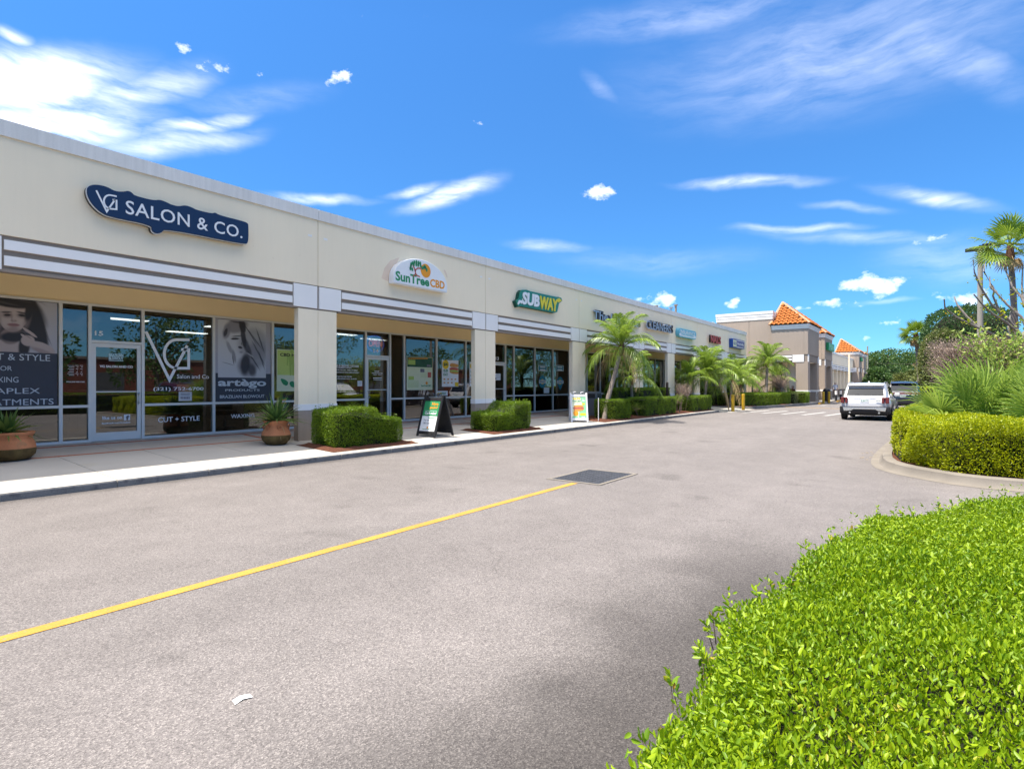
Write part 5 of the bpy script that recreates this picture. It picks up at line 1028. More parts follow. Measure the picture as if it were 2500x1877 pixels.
def strapplant(label, c, n, L_, mat='leaf_brom', dryn=0, spread=1.0, seed=0, wid=.030):
    rnd = random.Random(seed); t_ = thing('potted_plant', label, 'plant', c)
    def blade(l, a, el_, w_, droop):
        b = MB(); pts = []; d = Vector((math.cos(a), math.sin(a), 0))
        for i in range(6): u = i/5; pts.append(d*(l*u*math.cos(el_)+.02)+Vector((0,0,l*u*math.sin(el_)-droop*l*u*u)))
        s_ = Vector((-d.y, d.x, 0)); vs = []
        for i, p in enumerate(pts): k = w_*(1-(i/5)**2.2)*(.7+.6*math.sin(math.pi*min(i/5+.15,1))); vs += [p+s_*k+Vector((0,0,k*.5)), p, p-s_*k+Vector((0,0,k*.5))]
        b.add(vs, [f for i in range(5) for f in ((i*3,i*3+1,i*3+4,i*3+3),(i*3+1,i*3+2,i*3+5,i*3+4))]); return b
    for i in range(n+dryn):
        dry_ = i >= n; a = i*2.4+rnd.uniform(-.3,.3); u = (i % max(n,1))/max(n,1)
        b = blade(L_*rnd.uniform(.7,1.1)*(.45 if dry_ else 1), a, R(rnd.uniform(15,40)) if dry_ else R(80-65*u*spread), wid*(.5 if dry_ else 1), rnd.uniform(1.0,1.6) if dry_ else rnd.uniform(.15,.55)*u+.1)
        o = b.build('dry_leaf' if dry_ else 'leaf', 'leaf_dry' if dry_ else mat, t_, smooth=True, fixn=False); at = o.data.attributes.new('tint','FLOAT','POINT'); at.data.foreach_set('value', np.full(len(o.data.vertices), rnd.random()*.9).astype('f'))
    return t_
strapplant('spiky strap-leaved plant with dry brown skirt in the ringed pot', (cA[0],cA[1],cA[2]+.48), 95, .80, dryn=34, seed=2); strapplant('spiky blue-green strap-leaved plant in the wide low pot', (cB[0],cB[1],cB[2]+.43), 60, .62, dryn=6, spread=1.15, seed=4)

# ------------------------------------------------------------------ pavement furniture
def sandwich(label, c, rz, body, h, w_, sp, front):
    t_ = thing('sandwich_board', label, 'sign', c, rz); lean = sp/2
    for s_ in (-1, 1):
        def X(z): return s_*lean*(1-z/h)
        rot = Matrix.Rotation(s_*math.atan2(lean, h), 4, 'Y') if 0 else None
        def fr_(y0, y1, z0, z1, th, nm, mt, out=0):
            b = MB(); o_ = out; vs = []
            for z in (z0, z1):
                for y in (y0, y1):
                    for e in (0, 1): vs.append((X(z)+s_*(o_+(th if e else 0)), y, z))
            b.add(vs, [(0,1,3,2),(4,6,7,5),(0,4,5,1),(2,3,7,6),(0,2,6,4),(1,5,7,3)]); return b.build(nm, mt, t_, bevel=.004)
        fr_(-w_/2, -w_/2+.06, 0, h, .045, 'stile', body); fr_(w_/2-.06, w_/2, 0, h, .045, 'stile', body); fr_(-w_/2+.06, w_/2-.06, .07, .15, .04, 'rail', body); fr_(-w_/2+.06, w_/2-.06, h*.87, h*.94, .04, 'rail', body); fr_(-w_/2+.06, w_/2-.06, .15, h*.87, .015, 'board', body, .004)
        for k in (-.22, .22): MB().tube([(0+s_*.03, k*w_-.05, h-.03),(s_*.035, k*w_-.04, h+.035),(s_*.035, k*w_+.04, h+.035),(s_*.03, k*w_+.05, h-.03)], .016, 6).build('grip', body, t_, smooth=True)
    # printed face on the -X side
    th = math.atan2(lean, h); hp = h*.72; w2 = w_-.13
    base_m = Matrix.Translation((-(lean*(1-.155/h))-.024, 0, .155)) @ Matrix.Rotation(th, 4, 'Y') @ Matrix.Rotation(R(-90), 4, 'Z')
    front(t_, w2, h*.715/math.cos(th), base_m)
    return t_
def put(parent, objs, m):
    for o in objs: o.data.transform(m)
def face_pain(t_, w_, h, m):
    o = [flat('poster', 'print_white', t_, [[(-w_/2,0),(w_/2,0),(w_/2,h),(-w_/2,h)]], 0, .004), flat('panel', 'print_green', t_, [[(-w_/2,h*.5),(w_/2,h*.5),(w_/2,h),(-w_/2,h)]], -.004, .002)]
    o += [fit('Have', 'print_orange', t_, -.02*w_, .40*w_, h*.86, h*.96, -.007, bold=.03), fit('pain?', 'print_orange', t_, -.10*w_, .40*w_, h*.72, h*.83, -.007, bold=.03), fit("Can't relax?", 'print_white', t_, -.36*w_, .40*w_, h*.55, h*.64, -.007, bold=.03), fit('Try our natural', 'print_mid', t_, -.36*w_, .40*w_, h*.32, h*.39, -.005), fit('CBD products', 'print_mid', t_, -.36*w_, .34*w_, h*.22, h*.29, -.005), fit('SunTreeCBD', 'print_green', t_, -.3*w_, .3*w_, h*.05, h*.08, -.005, bold=.02), flat('sun_print', 'print_orange', t_, [ell(0, h*.115, .03, .03, 12)], -.005, .002), flat('rule', 'print_white', t_, [[(-.38*w_,h*.665),(.4*w_,h*.665),(.4*w_,h*.675),(-.38*w_,h*.675)]], -.007, .002), flat('rule', 'print_green', t_, [[(-.1*w_,h*.43),(.3*w_,h*.43),(.3*w_,h*.45),(-.1*w_,h*.45)]], -.005, .002)]
    put(t_, o, m)
def face_sub(t_, w_, h, m):
    P_ = lambda u, v: (u*w_, v*h); L1 = lambda l: [P_(*p) for p in l]
    o = [flat('poster', 'print_cream', t_, [L1([(-.5,0),(.5,0),(.5,1),(-.5,1)])], 0, .004), flat('panel', 'sign_pub_light', t_, [L1([(-.05,0),(.5,0),(.5,1),(.1,1),(.25,.6),(0,.3)]), L1([(-.5,0),(-.05,0),(-.2,.12),(-.5,.08)])], -.004, .002), fit('$6.99', 'print_yellow', t_, -.42*w_, .10*w_, h*.87, h*.97, -.007, bold=.04), fit('meal deal', 'print_green', t_, -.44*w_, .14*w_, h*.78, h*.85, -.007, bold=.01), fit('any footlong', 'print_green', t_, -.40*w_, .08*w_, h*.72, h*.755, -.007)]
    o += [flat('sandwich_print', 'print_bread', t_, [smooth_closed(L1([(-.45,.50),(-.35,.60),(.1,.62),(.32,.58),(.36,.52),(0,.50)]), 1), smooth_closed(L1([(-.45,.36),(-.2,.30),(.25,.34),(.36,.42),(0,.42),(-.4,.42)]), 1)], -.007, .002), flat('filling_print', 'print_meat', t_, [smooth_closed(L1([(-.46,.49),(0,.51),(.36,.50),(.34,.41),(-.1,.40),(-.45,.42)]), 1)], -.006, .002), flat('snack_print', 'print_orange', t_, [smooth_closed(L1([(-.46,.30),(-.3,.34),(-.05,.28),(-.1,.10),(-.4,.08)]), 1)], -.0075, .002), flat('price_print', 'print_yellow', t_, [L1([(.05,.12),(.46,.12),(.46,.22),(.05,.22)]), L1([(.22,.62),(.42,.62),(.42,.70),(.22,.70)])], -.007, .002), flat('cup_print', 'print_white', t_, [L1([(.25,.80),(.42,.80),(.45,.84),(.22,.84)]), L1([(.30,.84),(.33,.84),(.30,.94),(.28,.94)]), L1([(.15,.03),(.4,.03),(.42,.06),(.13,.06)])], -.0075, .002)]
    put(t_, o, m)
M('board_white', (.74,.74,.76), .5, .04, 4, spec=.4)
sandwich("black sandwich board asking Have pain? on the pavement between the hedges", (11.3, 10.98, zs(10.98)), R(2), 'black_plastic', 1.12, .68, .72, face_pain)
sandwich('white sandwich board with a green sandwich advert by the stepped hedge', (19.15, 10.98, zs(10.98)), R(38), 'board_white', 1.10, .66, .70, face_sub)
M('bin_grey', (.13,.135,.15), .5, .06, 4, spec=.4)
t_ = thing('trash_bin', 'grey square litter bin with dark swing lid beside a column', 'bin', (21.95, 11.8, zs(11.8)))
MB().prism([(-.20,0),(.20,0),(.24,.72),(-.24,.72)], -.22, .22, 'y').build('body', 'bin_grey', t_, bevel=.02); MB().box(-.25,.25,-.25,.25,.722,.77).build('rim', 'bin_grey', t_, bevel=.015); MB().prism([(-.24,.772),(.24,.772),(.24,1.02),(.20,1.08),(-.20,1.08),(-.24,1.02)], -.24, .24, 'y').build('hood', 'bin_grey', t_, bevel=.02)
MB().box(-.17,.17,-.246,-.241,.80,.99).build('flap', 'black_plastic', t_); MB().box(-.246,-.241,-.17,.17,.80,.99).build('flap', 'black_plastic', t_)
tag(MB().tube([(0,0,0),(0,0,.95)], .014, 8).build('marker_stake', 'white_trim'), 'thin white stake in the mulch left of the leaning palm', 'stake').location = loc(1461, 10.5, .12)
t_ = thing('square_post', 'dark brown square post behind the flat-topped hedge', 'post', loc(1629, 11.2, .15)); MB().box(-.05,.05,-.05,.05,0,1.55).build('post','sign_bronze',t_); MB().add([(-.06,-.06,1.552),(.06,-.06,1.552),(.06,.06,1.552),(-.06,.06,1.552),(0,0,1.6)], [(0,1,4),(1,2,4),(2,3,4),(3,0,4),(3,2,1,0)]).build('cap','sign_bronze',t_)
def bollard(label, x, y, z=0, h=1.0, r=.095):
    t_ = thing('bollard', label, 'bollard', (x, y, z)); MB().lathe([(r*.98,0),(r,.02),(r,h-.05)], (0,0,0), 20).build('post', 'bollard', t_, smooth=True); MB().lathe([(r*1.03,h-.05),(r*1.03,h-.015),(r*.8,h+.012),(.001,h+.02)], (0,0,0), 20).build('cap', 'bollard', t_, smooth=True); return t_
bollard('yellow steel bollard nearest the end of the clipped hedge bed', 35.0, 9.55, .0); bollard('yellow steel bollard with scuffed base nearest the wide dark hedge', 37.5, 9.6, .0)
bollard('yellow steel bollard beside the bicycle rack at the taupe tower', 54.3, 7.42); bollard('yellow steel bollard beside the black topped bin', 56.6, 7.3)
for i in range(5):
    t_ = thing('post_pair', 'black bollard with white band along the store pavement', 'bollard', (61.5+i*3.4, 7.35, .13), 0, 'black and white bollards along the store'); MB().lathe([(.1,0),(.1,1.0),(.06,1.04),(.001,1.05)], (0,0,0), 12).build('post','black_plastic',t_, smooth=True); MB().lathe([(.104,.55),(.104,.92)], (0,0,0), 12).build('band','white_trim',t_)
for i, (x_, lab) in enumerate(((53.2,'steel hoop bicycle rack at the taupe tower base'), (59.2,'steel hoop bicycle rack near the second tower'))):
    t_ = thing('bicycle_rack', lab, 'bike rack', (x_, 7.75, .13)); MB().tube([(-.4,0,0),(-.4,0,.72),(-.3,0,.84),(.3,0,.84),(.4,0,.72),(.4,0,0)], .025, 8).build('hoop','steel',t_, smooth=True); MB().tube([(-.4,0,.4),(.4,0,.4)], .02, 8).build('cross_bar','steel',t_, smooth=True)
t_ = thing('trash_bin', 'black round-topped bin behind the yellow bollard', 'bin', (57.4,7.6,.13)); MB().lathe([(.26,0),(.28,.9)], (0,0,0), 16).build('body','black_plastic',t_, smooth=True); MB().lathe([(.30,.9),(.30,1.0),(.2,1.15),(.001,1.2)], (0,0,0), 16).build('lid','black_plastic',t_, smooth=True)
tag(MB().add([(0,0,0),(.045,.012,.003),(.085,-.006,.002),(.09,.03,.004),(.05,.055,.003),(.006,.042,.003)], [(0,1,4,5),(1,2,3,4)]).build('paper_scrap','print_white'), 'small flattened scrap of white paper on the asphalt', 'litter').location = (1.42,2.72,.004)
for i in range(14):
    o = MB().add([(0,0,0),(.04,.012,.006),(.08,0,.002),(.04,-.012,.005)], [(0,1,2,3)]).build('fallen_leaf','leaf_dry', fixn=False); at = o.data.attributes.new('tint','FLOAT','POINT'); at.data.foreach_set('value', [.5]*4)
    tag(o, 'dry brown leaf fallen by the island kerb', 'leaf', 'dry leaves fallen by the island kerb'); o.location = (14.4+random.uniform(-.9,1.2), 1.0+random.uniform(-.12,.35), .006); o.rotation_euler = (0,0,random.uniform(0,6))
# ------------------------------------------------------------------ islands on the right
def ptz(px, py, zd):
    d = ray(px, py); return Vector((d[0]*zd, d[1]*zd, EYE+d[2]*zd))
ISL = smooth_closed([(11.3,-9),(11.24,-1.3),(11.3,-.45),(11.75,.05),(12.2,.46),(12.95,.76),(14.4,.86),(16,.86),(22,.72),(27,.3),(29.5,-.8),(30,-9)], 1)
def offset(poly, d):
    c = []; n = len(poly); A = [Vector(p) for p in poly]; area = sum(A[i-1].x*A[i].y-A[i].x*A[i-1].y for i in range(n)); sg = 1 if area > 0 else -1
    for i in range(n):
        t = (A[(i+1) % n]-A[i-1]).normalized(); c.append((A[i].x+t.y*d*sg, A[i].y-t.x*d*sg))
    return c
def ringmesh(name, profile, poly, mat):
    b = MB(); n = len(poly); vs = []
    for off, z in profile: vs += [(p[0], p[1], z) for p in offset(poly, off)]
    b.add(vs, [(k*n+i, k*n+(i+1) % n, (k+1)*n+(i+1) % n, (k+1)*n+i) for k in range(len(profile)-1) for i in range(n)]); return struct(b.build(name, mat, smooth=40))
ringmesh('kerb', [(.20,.004),(.06,.012),(.02,.05),(0,.13),(-.03,.15),(-.16,.15),(-.17,.05)], ISL, 'kerb_light')
b = MB(); b.prism(offset(ISL, -.17), -.05, .12); struct(b.build('mulch_bed', 'mulch'))
th = hedge('hedge', 'bright lime green hedge curving around the kerbed island', [(11.50,-5.5),(11.46,-.78),(11.72,-.18),(12.25,.28),(12.85,.50),(13.5,.42),(13.5,-5.5)], .14, lambda x, y: .95+.03*np.sin(3*x+2*y), 'leaf_lime', .042, 4600, .15, sidedens=1.0, layers=.22, inset=.34, drop=.2, gaps=.3)
hedge('hedge', '', [(12.85,.48),(14.2,.66),(16,.66),(21,.48),(26,.1),(26,-.6),(15.5,-.25),(13.2,-.9)], .14, lambda x, y: .95+.03*np.sin(3*x+2*y), 'leaf_lime', .045, 2600, .08, parent=th, layers=.10)
t_ = thing('ground_light', 'small grey spotlight stake in the mulch under the lime hedge', 'light', tuple(gnd(2258,1135,.14))); MB().tube([(0,0,0),(0,0,.10),(-.03,.02,.16)], [.012,.02,.03], 8).build('lamp', 'steel', t_, smooth=True); MB().tube([(-.03,.02,.16),(-.04,.025,.18)], .034, 8).build('lens', 'print_white', t_)
# foreground hedge
FG = [(.35,.44),(1.03,.47),(1.5,.50),(1.95,.53),(2.5,.44),(3.2,.40),(3.75,.27),(4.3,.07),(4.8,-.2),(5.08,-.5),(5.2,-.95),(.35,-.95)]
zfg = lambda x, y: .80+.035*np.sin(2.3*x+1)*np.cos(2.9*y)+.02*np.sin(7*x+3*y)
th = hedge('hedge', 'bright green small-leaved hedge bordering the drive right under the viewer', FG, .06, zfg, 'leaf_fore', .0188, 22500, .06, detail=True, sprigs=900, layers=.17, sidedens=.7, inset=.12, drop=.22, gaps=.28)
hedge('hedge', '', [(-.6,.3),(.34,.40),(.34,-.95),(5.25,-.96),(5.3,-3.0),(-.6,-3.0)], .06, .80, 'leaf_fore', .03, 900, .05, parent=th)
LV = []
for v in range(3):
    o = leaves('leaf', np.zeros((1,3)), np.array([[0,0,1.]]), .027, 'leaf_fore', None, detail=True, tint=np.array([.35+.2*v])); LV.append(o.data); bpy.data.objects.remove(o)
rnd = random.Random(3); k = 0
while k < 300:
    x_, y_ = rnd.uniform(.8, 3.2), rnd.uniform(-.35, .46)
    if y_ < -.1*x_: continue
    o = bpy.data.objects.new('leaf', LV[k % 3]); COL.objects.link(o); o.parent = th; o.location = (x_, y_, float(zfg(np.array([x_]), np.array([y_]))[0])+rnd.uniform(.0,.02)); o.rotation_euler = (rnd.uniform(-.8,.8), rnd.uniform(-.8,.8), rnd.uniform(0,6.3)); k += 1
# young flush shoots along the hedge edge
P = []; Dd = []; stem = MB()
for i in range(90):
    x_ = rnd.uniform(.9, 4.9); y_ = float(np.interp(x_, [p[0] for p in FG[:11]], [p[1] for p in FG[:11]]))+rnd.uniform(-.05,.05); z_ = .80+rnd.uniform(-.12,-.02); d = Vector((rnd.uniform(-.4,.4), rnd.uniform(.1,.8), rnd.uniform(.5,1.2))).normalized(); l = rnd.uniform(.02,.065); stem.tube([(x_,y_,z_-.05), Vector((x_,y_,z_))+d*l], [.0022,.001], 4, cap=False)
    for j in range(11): q_ = Vector((x_,y_,z_))+d*l*(j/10); P.append(tuple(q_)); Dd.append((rnd.gauss(0,.8)+d.x, rnd.gauss(0,.8)+d.y, rnd.gauss(0,.5)+d.z*.9))
stem.build('shoot_stems', 'twig', th)['kind'] = 'stuff'; leaves('shoots', np.array(P), np.array(Dd), .026, 'leaf_fore', th, detail=True)

# ------------------------------------------------------------------ fan palms, trees
FN = [fan('frond', .75, .80, 26, 230, .020, seed=1), fan('frond', .9, .86, 28, 250, .020, seed=2, cup=.1), fan('frond', .6, .72, 24, 210, .019, seed=3, cup=.4), fan('frond', .75, .75, 22, 240, .030, 'leaf_palm', cup=-.1, split=.55, seed=4), fan('frond', .5, .62, 18, 220, .03, 'leaf_dry', cup=-.3, split=.5, seed=5)]
for _, o in FN: bpy.data.objects.remove(o)
def palmetto(label, c, n, sc, seed):
    r_ = random.Random(seed); t_ = thing('palmetto', label, 'palm', c); MB().tube([(0,0,0),(.05,.03,.22)], [.12,.10], 8).build('trunk','palm_boot',t_, smooth=True)
    for i in range(n): u = i/n; addfrond(t_, FN[i % 3][0], Vector((r_.uniform(-.12,.12), r_.uniform(-.12,.12), .2+.12*(1-u))), i*2.4+r_.uniform(-.3,.3), R(82-70*u+r_.uniform(-8,8)), sc*r_.uniform(.85,1.15), r_.uniform(-.5,.5))
palmetto('spiky fan palmetto spilling over the lime hedge toward the drive', (15.4,-.85,.12), 30, 1.0, 1); palmetto('large fan palmetto beside the leftmost one inside the lime hedge', (14.6,-1.75,.12), 28, .98, 2); palmetto('pale fan palmetto behind the two front ones', (17.2,-1.3,.12), 26, 1.0, 3); palmetto('tall fan palmetto in front of the brown thicket', (18.8,-2.2,.12), 26, 1.08, 4); palmetto('small fan palmetto nearest the dark car', (20.6,-.9,.12), 22, 1.0, 5)
def fanpalm(label, c, path, rad, n, sc, seed, dry=8, wind=0.0):
    r_ = random.Random(seed); t_ = thing('palm_tree', label, 'palm', c); pts = [Vector(p) for p in path]; full = []
    for a, b in zip(pts[:-1], pts[1:]): full += [a.lerp(b, k/6) for k in range(6)]
    full.append(pts[-1]); k = len(full); MB().tube(full, [rad*(1.2-.3*i/(k-1))*(1+.04*math.sin(i*3)) for i in range(k)], 10).build('trunk','palm_bark',t_, smooth=True); tp = pts[-1]; MB().tube([tp+Vector((0,0,-.7)),tp+Vector((0,0,-.3)),tp+Vector((0,0,.15))], [rad*1.0,rad*1.5,rad*.9], 10).build('crown_base','palm_boot',t_, smooth=True)
    for i in range(n):
        u = i/n; o = addfrond(t_, FN[3][0], tp, i*2.4+r_.uniform(-.3,.3), R(78-110*u+r_.uniform(-10,10)), sc*r_.uniform(.85,1.1), r_.uniform(-.7,.7))
    for i in range(dry): addfrond(t_, FN[4][0], tp+Vector((0,0,-.15)), r_.uniform(0,6.28), R(r_.uniform(-75,-35)), sc*.9)
    return t_
b0 = ptz(2486, 941, 22); b0.z = 0; t0 = ptz(2466, 606, 22)-b0
fanpalm('fan palm with grey trunk tossing its fronds above the bare pale-limbed tree', tuple(b0), [(0,0,0),(t0.x*.15,t0.y*.15,t0.z*.4),(t0.x*.7,t0.y*.7,t0.z*.8),tuple(t0)], .10, 24, .92, 1, 3)
b0 = ptz(2249, 941, 52); b0.z = 0; t0 = ptz(2236, 818, 52)-b0
fanpalm('lone slender fan palm with a ragged crown beyond the dark car', tuple(b0), [(0,0,0),(t0.x*.4,t0.y*.4,t0.z*.5),tuple(t0)], .17, 30, 1.05, 2, 10)
def tree(label, c, h, rx, ry, mat, nb=26, nl=5200, leaf=.22, z0=.35, rad=.22, name='tree', seed=0, flat_top=0, shape=None, droop=0):
    r_ = random.Random(seed); t_ = thing(name, label, 'tree', c); cb = []
    for i in range(nb):
        a = r_.uniform(0, 6.28); u = r_.random()**.5; zz = z0+(1-z0)*r_.random()
        w_ = math.sin(math.pi*min(max((zz-z0)/(1-z0)*.82+.15, 0), 1))**.6 if not flat_top else 1.0
        cb.append(Vector((math.cos(a)*rx*u*w_, math.sin(a)*ry*u*w_, h*zz*.93)))
    b = MB(); top = Vector((r_.uniform(-.2,.2), r_.uniform(-.2,.2), h*z0*1.15)); b.tube([(0,0,0), top*.5+Vector((.1,0,0)), top], [rad*1.3, rad, rad*.8], 9)
    for q_ in cb[:max(nb*2//3, 6)]: b.tube([top*r_.uniform(.75,1), top.lerp(q_, .5)+Vector((0,0,h*.04)), q_], [rad*.5, rad*.3, rad*.1], 5)
    b.build('trunk', 'bark', t_, smooth=True); per = nl//nb; PP = []; DD = []; TT = []
    for q_ in cb:
        br = r_.uniform(.20,.36)*min(rx, h*(1-z0)*.6)+.12*rx; dirs = unit(RS.normal(size=(per,3))); rr_ = br*(.45+.55*RS.rand(per)**.5)[:,None]; pnt = np.array(q_)+dirs*rr_*[1,1,.78]; PP.append(pnt); dv = dirs+RS.normal(size=(per,3))*.7; dv[:,2] += .2-droop; DD.append(dv); TT.append(np.clip(.25+.5*RS.rand(per)+.25*r_.uniform(-1,1), 0, 1))
    leaves('crown', np.vstack(PP), np.vstack(DD), leaf, mat, t_, wid=.55, tint=np.concatenate(TT)); return t_
# tall clipped ficus screen
def ficus(label, px, zd, rx, ry, z0, ytop, mat, nl, leaf, seed, ex=3.2):
    """clipped screen tree: leaves over a lumpy rounded-box crown"""
    p = ptz(px, 941, zd); zt_ = ptz(px, ytop, zd).z; t_ = thing('screen_tree', label, 'tree', (p.x, p.y, 0)); h = (zt_-z0)/2
    d = unit(RS.normal(size=(nl, 3))); k = (np.abs(d)**ex).sum(1)**(-1/ex); q = d*k[:, None]; l = 1+.07*lump(q*3, 1.0, seed)+.05*lump(q*8, 1.0, seed+2)-RS.rand(nl)**2*.12
    P_ = q*l[:, None]*[rx, ry, h]+[0, 0, z0+h]; leaves('crown', P_, d+RS.normal(size=d.shape)*.6+[0, 0, .15], leaf, mat, t_, wid=.55, tint=np.clip(.5+.3*lump(q*4, 1, seed)+.3*(RS.rand(nl)-.5), 0, 1))
    b = MB(); n, m = 18, 10; vs = []
    for i_ in range(m+1):
        for j_ in range(n):
            a, e = 2*math.pi*j_/n, -math.pi/2+math.pi*i_/m; v = np.array([math.cos(e)*math.cos(a), math.cos(e)*math.sin(a), math.sin(e)]); v = v*(np.abs(v)**ex).sum()**(-1/ex)*.84; vs.append((v[0]*rx, v[1]*ry, v[2]*h+z0+h))
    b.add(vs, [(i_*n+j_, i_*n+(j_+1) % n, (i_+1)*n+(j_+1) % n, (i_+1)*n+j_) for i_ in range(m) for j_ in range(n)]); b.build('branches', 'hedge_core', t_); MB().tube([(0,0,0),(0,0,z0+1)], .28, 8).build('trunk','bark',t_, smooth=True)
ficus('tall dense dark green clipped tree with a flat top', 2362, 46, 3.6, 3.0, 1.2, 752, 'leaf_ficus', 17000, .19, 1); ficus('lower olive green clipped tree left of the tall dark one', 2306, 44, 1.1, 1.6, .3, 808, 'leaf_olive', 8000, .17, 2, 2.6)
# bare pale tree
t_ = thing('bare_tree', 'nearly leafless tree with pale curving limbs and blunt tips', 'tree', (0,0,0)); zt0 = 21; P = []
limbs = [[(2305,730),(2307,752),(2334,774),(2383,798),(2415,812),(2480,845)],[(2330,725),(2337,744),(2361,774),(2385,796)],[(2376,634),(2379,665),(2394,701),(2421,744),(2459,777),(2490,815)],[(2404,644),(2402,663),(2432,714),(2459,744),(2494,774),(2510,810)],[(2452,636),(2455,660),(2472,701),(2494,725),(2512,770)],[(2377,718),(2396,741),(2423,766),(2456,787),(2490,815)],[(2416,676),(2418,700),(2432,714)],[(2426,700),(2424,722),(2440,760),(2447,780)],[(2497,650),(2495,700),(2498,740),(2512,770)],[(2468,760),(2462,800),(2475,840)],[(2440,780),(2452,810),(2480,845)],[(2530,700),(2520,760),(2512,810)]]
for i, l in enumerate(limbs):
    dz = [(-.9,.5,-.3,.8,1.0,-.5,.2,-.2,.6,.4,.1,1.2)[i]*(1-j/(len(l)-1)) for j in range(len(l))]; pts = [ptz(x, y, zt0+d) for (x, y), d in zip(l, dz)]; n_ = len(pts)
    rad_ = [.018+.036*(j/(n_-1)) for j in range(n_)]; rad_[0] = .022; MB().tube(pts, rad_, 7).build('limb', 'pale_branch', t_, smooth=True)
    P += [tuple(pts[j].lerp(pts[j+1], .5)) for j in range(1, n_-1)]
tb = ptz(2500, 941, zt0); MB().tube([(tb.x,tb.y,0), ptz(2498,880,zt0), ptz(2490,830,zt0), ptz(2512,800,zt0+.2)], [.18,.15,.12,.07], 9).build('trunk','pale_branch',t_, smooth=True)
P = np.array(P); Pk = P[RS.randint(0, len(P), 260)]+RS.normal(size=(260,3))*[.10,.10,.08]; leaves('foliage', Pk, RS.normal(size=(260,3))+[0,0,.4], .14, 'leaf_lime', t_)
c = ptz(2400, 941, 22); twigs('broad brown dead thicket below the bare pale-limbed tree', (c.x, c.y, 0), 2.1, 1.8, 3.35, 1900, 'dead', 'leaf_dead', 5200, 'dead_thicket', .07, .3, 26, .03)
c = ptz(2470, 941, 23); twigs('second dead thicket joining the broad brown one', (c.x, c.y, 0), 1.8, 1.6, 3.6, 1100, 'dead', 'leaf_dead', 2600, 'dead_thicket', .07, .3, 20, .03)
c = ptz(2335, 941, 30); twigs('greyish green straggly bush between the dead thicket and the clipped tree', (c.x, c.y, 0), 1.6, 1.5, 3.6, 300, 'twig', 'leaf_olive', 3600, 'shrub', .10, .3, 14, .02)
c = ptz(2452, 941, 19); twigs('low bush of pale narrow leaves under the lamp post', (c.x, c.y, 0), 1.3, 1.2, 3.3, 200, 'twig', 'leaf_fan', 1800, 'shrub', .16, .2, 10, .02)
# lamp post
b0 = ptz(2393, 941, 24); zt_ = ptz(2393, 606, 24).z; t_ = thing('lamp_post', 'round concrete lamp post with a dark twin floodlight head', 'lamp post', (b0.x, b0.y, 0)); MB().tube([(0,0,0),(0,0,zt_)], [.13,.085], 12).build('pole','pole',t_, smooth=True)
MB().box(-.05,.05,-.05,.05,zt_-.02,zt_+.12).build('bracket','black_plastic',t_); MB().box(-.12,.12,.06,.5,zt_-.1,zt_+.02).build('floodlight','black_plastic',t_, bevel=.02); MB().box(-.12,.12,-.5,-.06,zt_+.06,zt_+.16).build('floodlight','black_plastic',t_, bevel=.02)
# far trees, house, poles
FT = [(2128,868,100,'leaf_tree',3.2,'round dark oak behind the end of the store'),(2158,872,112,'leaf_tree',4.6,'broad green oak left of the pink roofed house'),(2188,856,122,'leaf_tree',5.2,'tall dark oak above the pink roofed house'),(2222,858,128,'leaf_tree',5.0,'dark spreading oak right of the pink roofed house'),(2262,840,118,'leaf_tree',5.5,'high rounded oak behind the lone fan palm'),(2228,905,92,'leaf_olive',2.4,'yellow-green small tree in front of the far oaks'),(2285,880,84,'leaf_olive',3.4,'olive tree beside the clipped screen trees'),(2310,850,110,'leaf_tree',6.0,'dark oak mostly hidden by the clipped screen trees'),(2140,905,84,'leaf_tree',2.2,'small dark tree beside the last tower'),(2360,850,120,'leaf_tree',7,'far oak filling the gap behind the clipped trees'),(2440,850,110,'leaf_tree',7,'far oak behind the dead thicket'),(2110,880,135,'leaf_tree',5,'distant oak seen past the store corner')]
for i, (px, y, zd, mt, rx, lab) in enumerate(FT):
    p = ptz(px, 941, zd); h = ptz(px, y, zd).z; tree(lab, (p.x, p.y, 0), h, rx, rx, mt, 24, 5600, .42, .12 if i not in (2,) else .2, .25, seed=i)
p = ptz(2163, 941, 104); hs_ = thing('far_house', 'low tan house with a faded pink roof under the oaks', 'house', (p.x, p.y, 0), TH-R(90)); M('pink_roof', (.55,.25,.19), .9, .2, 1); MB().box(-3.2,2.6,-2,2,0,2.0).build('wall','stucco_warm',hs_); MB().prism([(-3.6,2.0),(3.0,2.0),(2.2,3.1),(-2.8,3.1)], -2.3, 2.3, 'y').build('roof','pink_roof',hs_); MB().box(-1.6,-.6,-2.04,-2.0,.8,1.6).build('window','alu_dark',hs_); MB().box(.8,1.8,-2.04,-2.0,.8,1.6).build('window','alu_dark',hs_)
for (px, ytop, zd, r_, mt, lab, nm) in ((2118,846,92,.14,'pole','tall thin concrete pole past the far store corner','utility_pole'),(2168,868,98,.10,'sign_bronze','dark utility pole standing among the far oaks','utility_pole'),(2073.5,866,68,.13,'stucco_column','cream round pole standing before the long arcade','light_pole')):
    p = ptz(px, 941, zd); zt_ = ptz(px, ytop, zd).z; t_ = thing(nm, lab, 'pole', (p.x, p.y, 0)); MB().tube([(0,0,0),(0,0,zt_)], [r_, r_*.75], 10).build('pole', mt, t_, smooth=True); MB().lathe([(r_*.8,zt_),(r_*.8,zt_+.06),(.001,zt_+.09)], (0,0,0), 10).build('cap', mt, t_)
wa = ptz(2140, 887, 96); wb = ptz(2330, 886, 96); tag(MB().tube([wa, wa.lerp(wb,.5)-Vector((0,0,.15)), wb], .008, 4).build('overhead_wire','pole'), 'pale overhead wire crossing before the far oaks', 'wire')
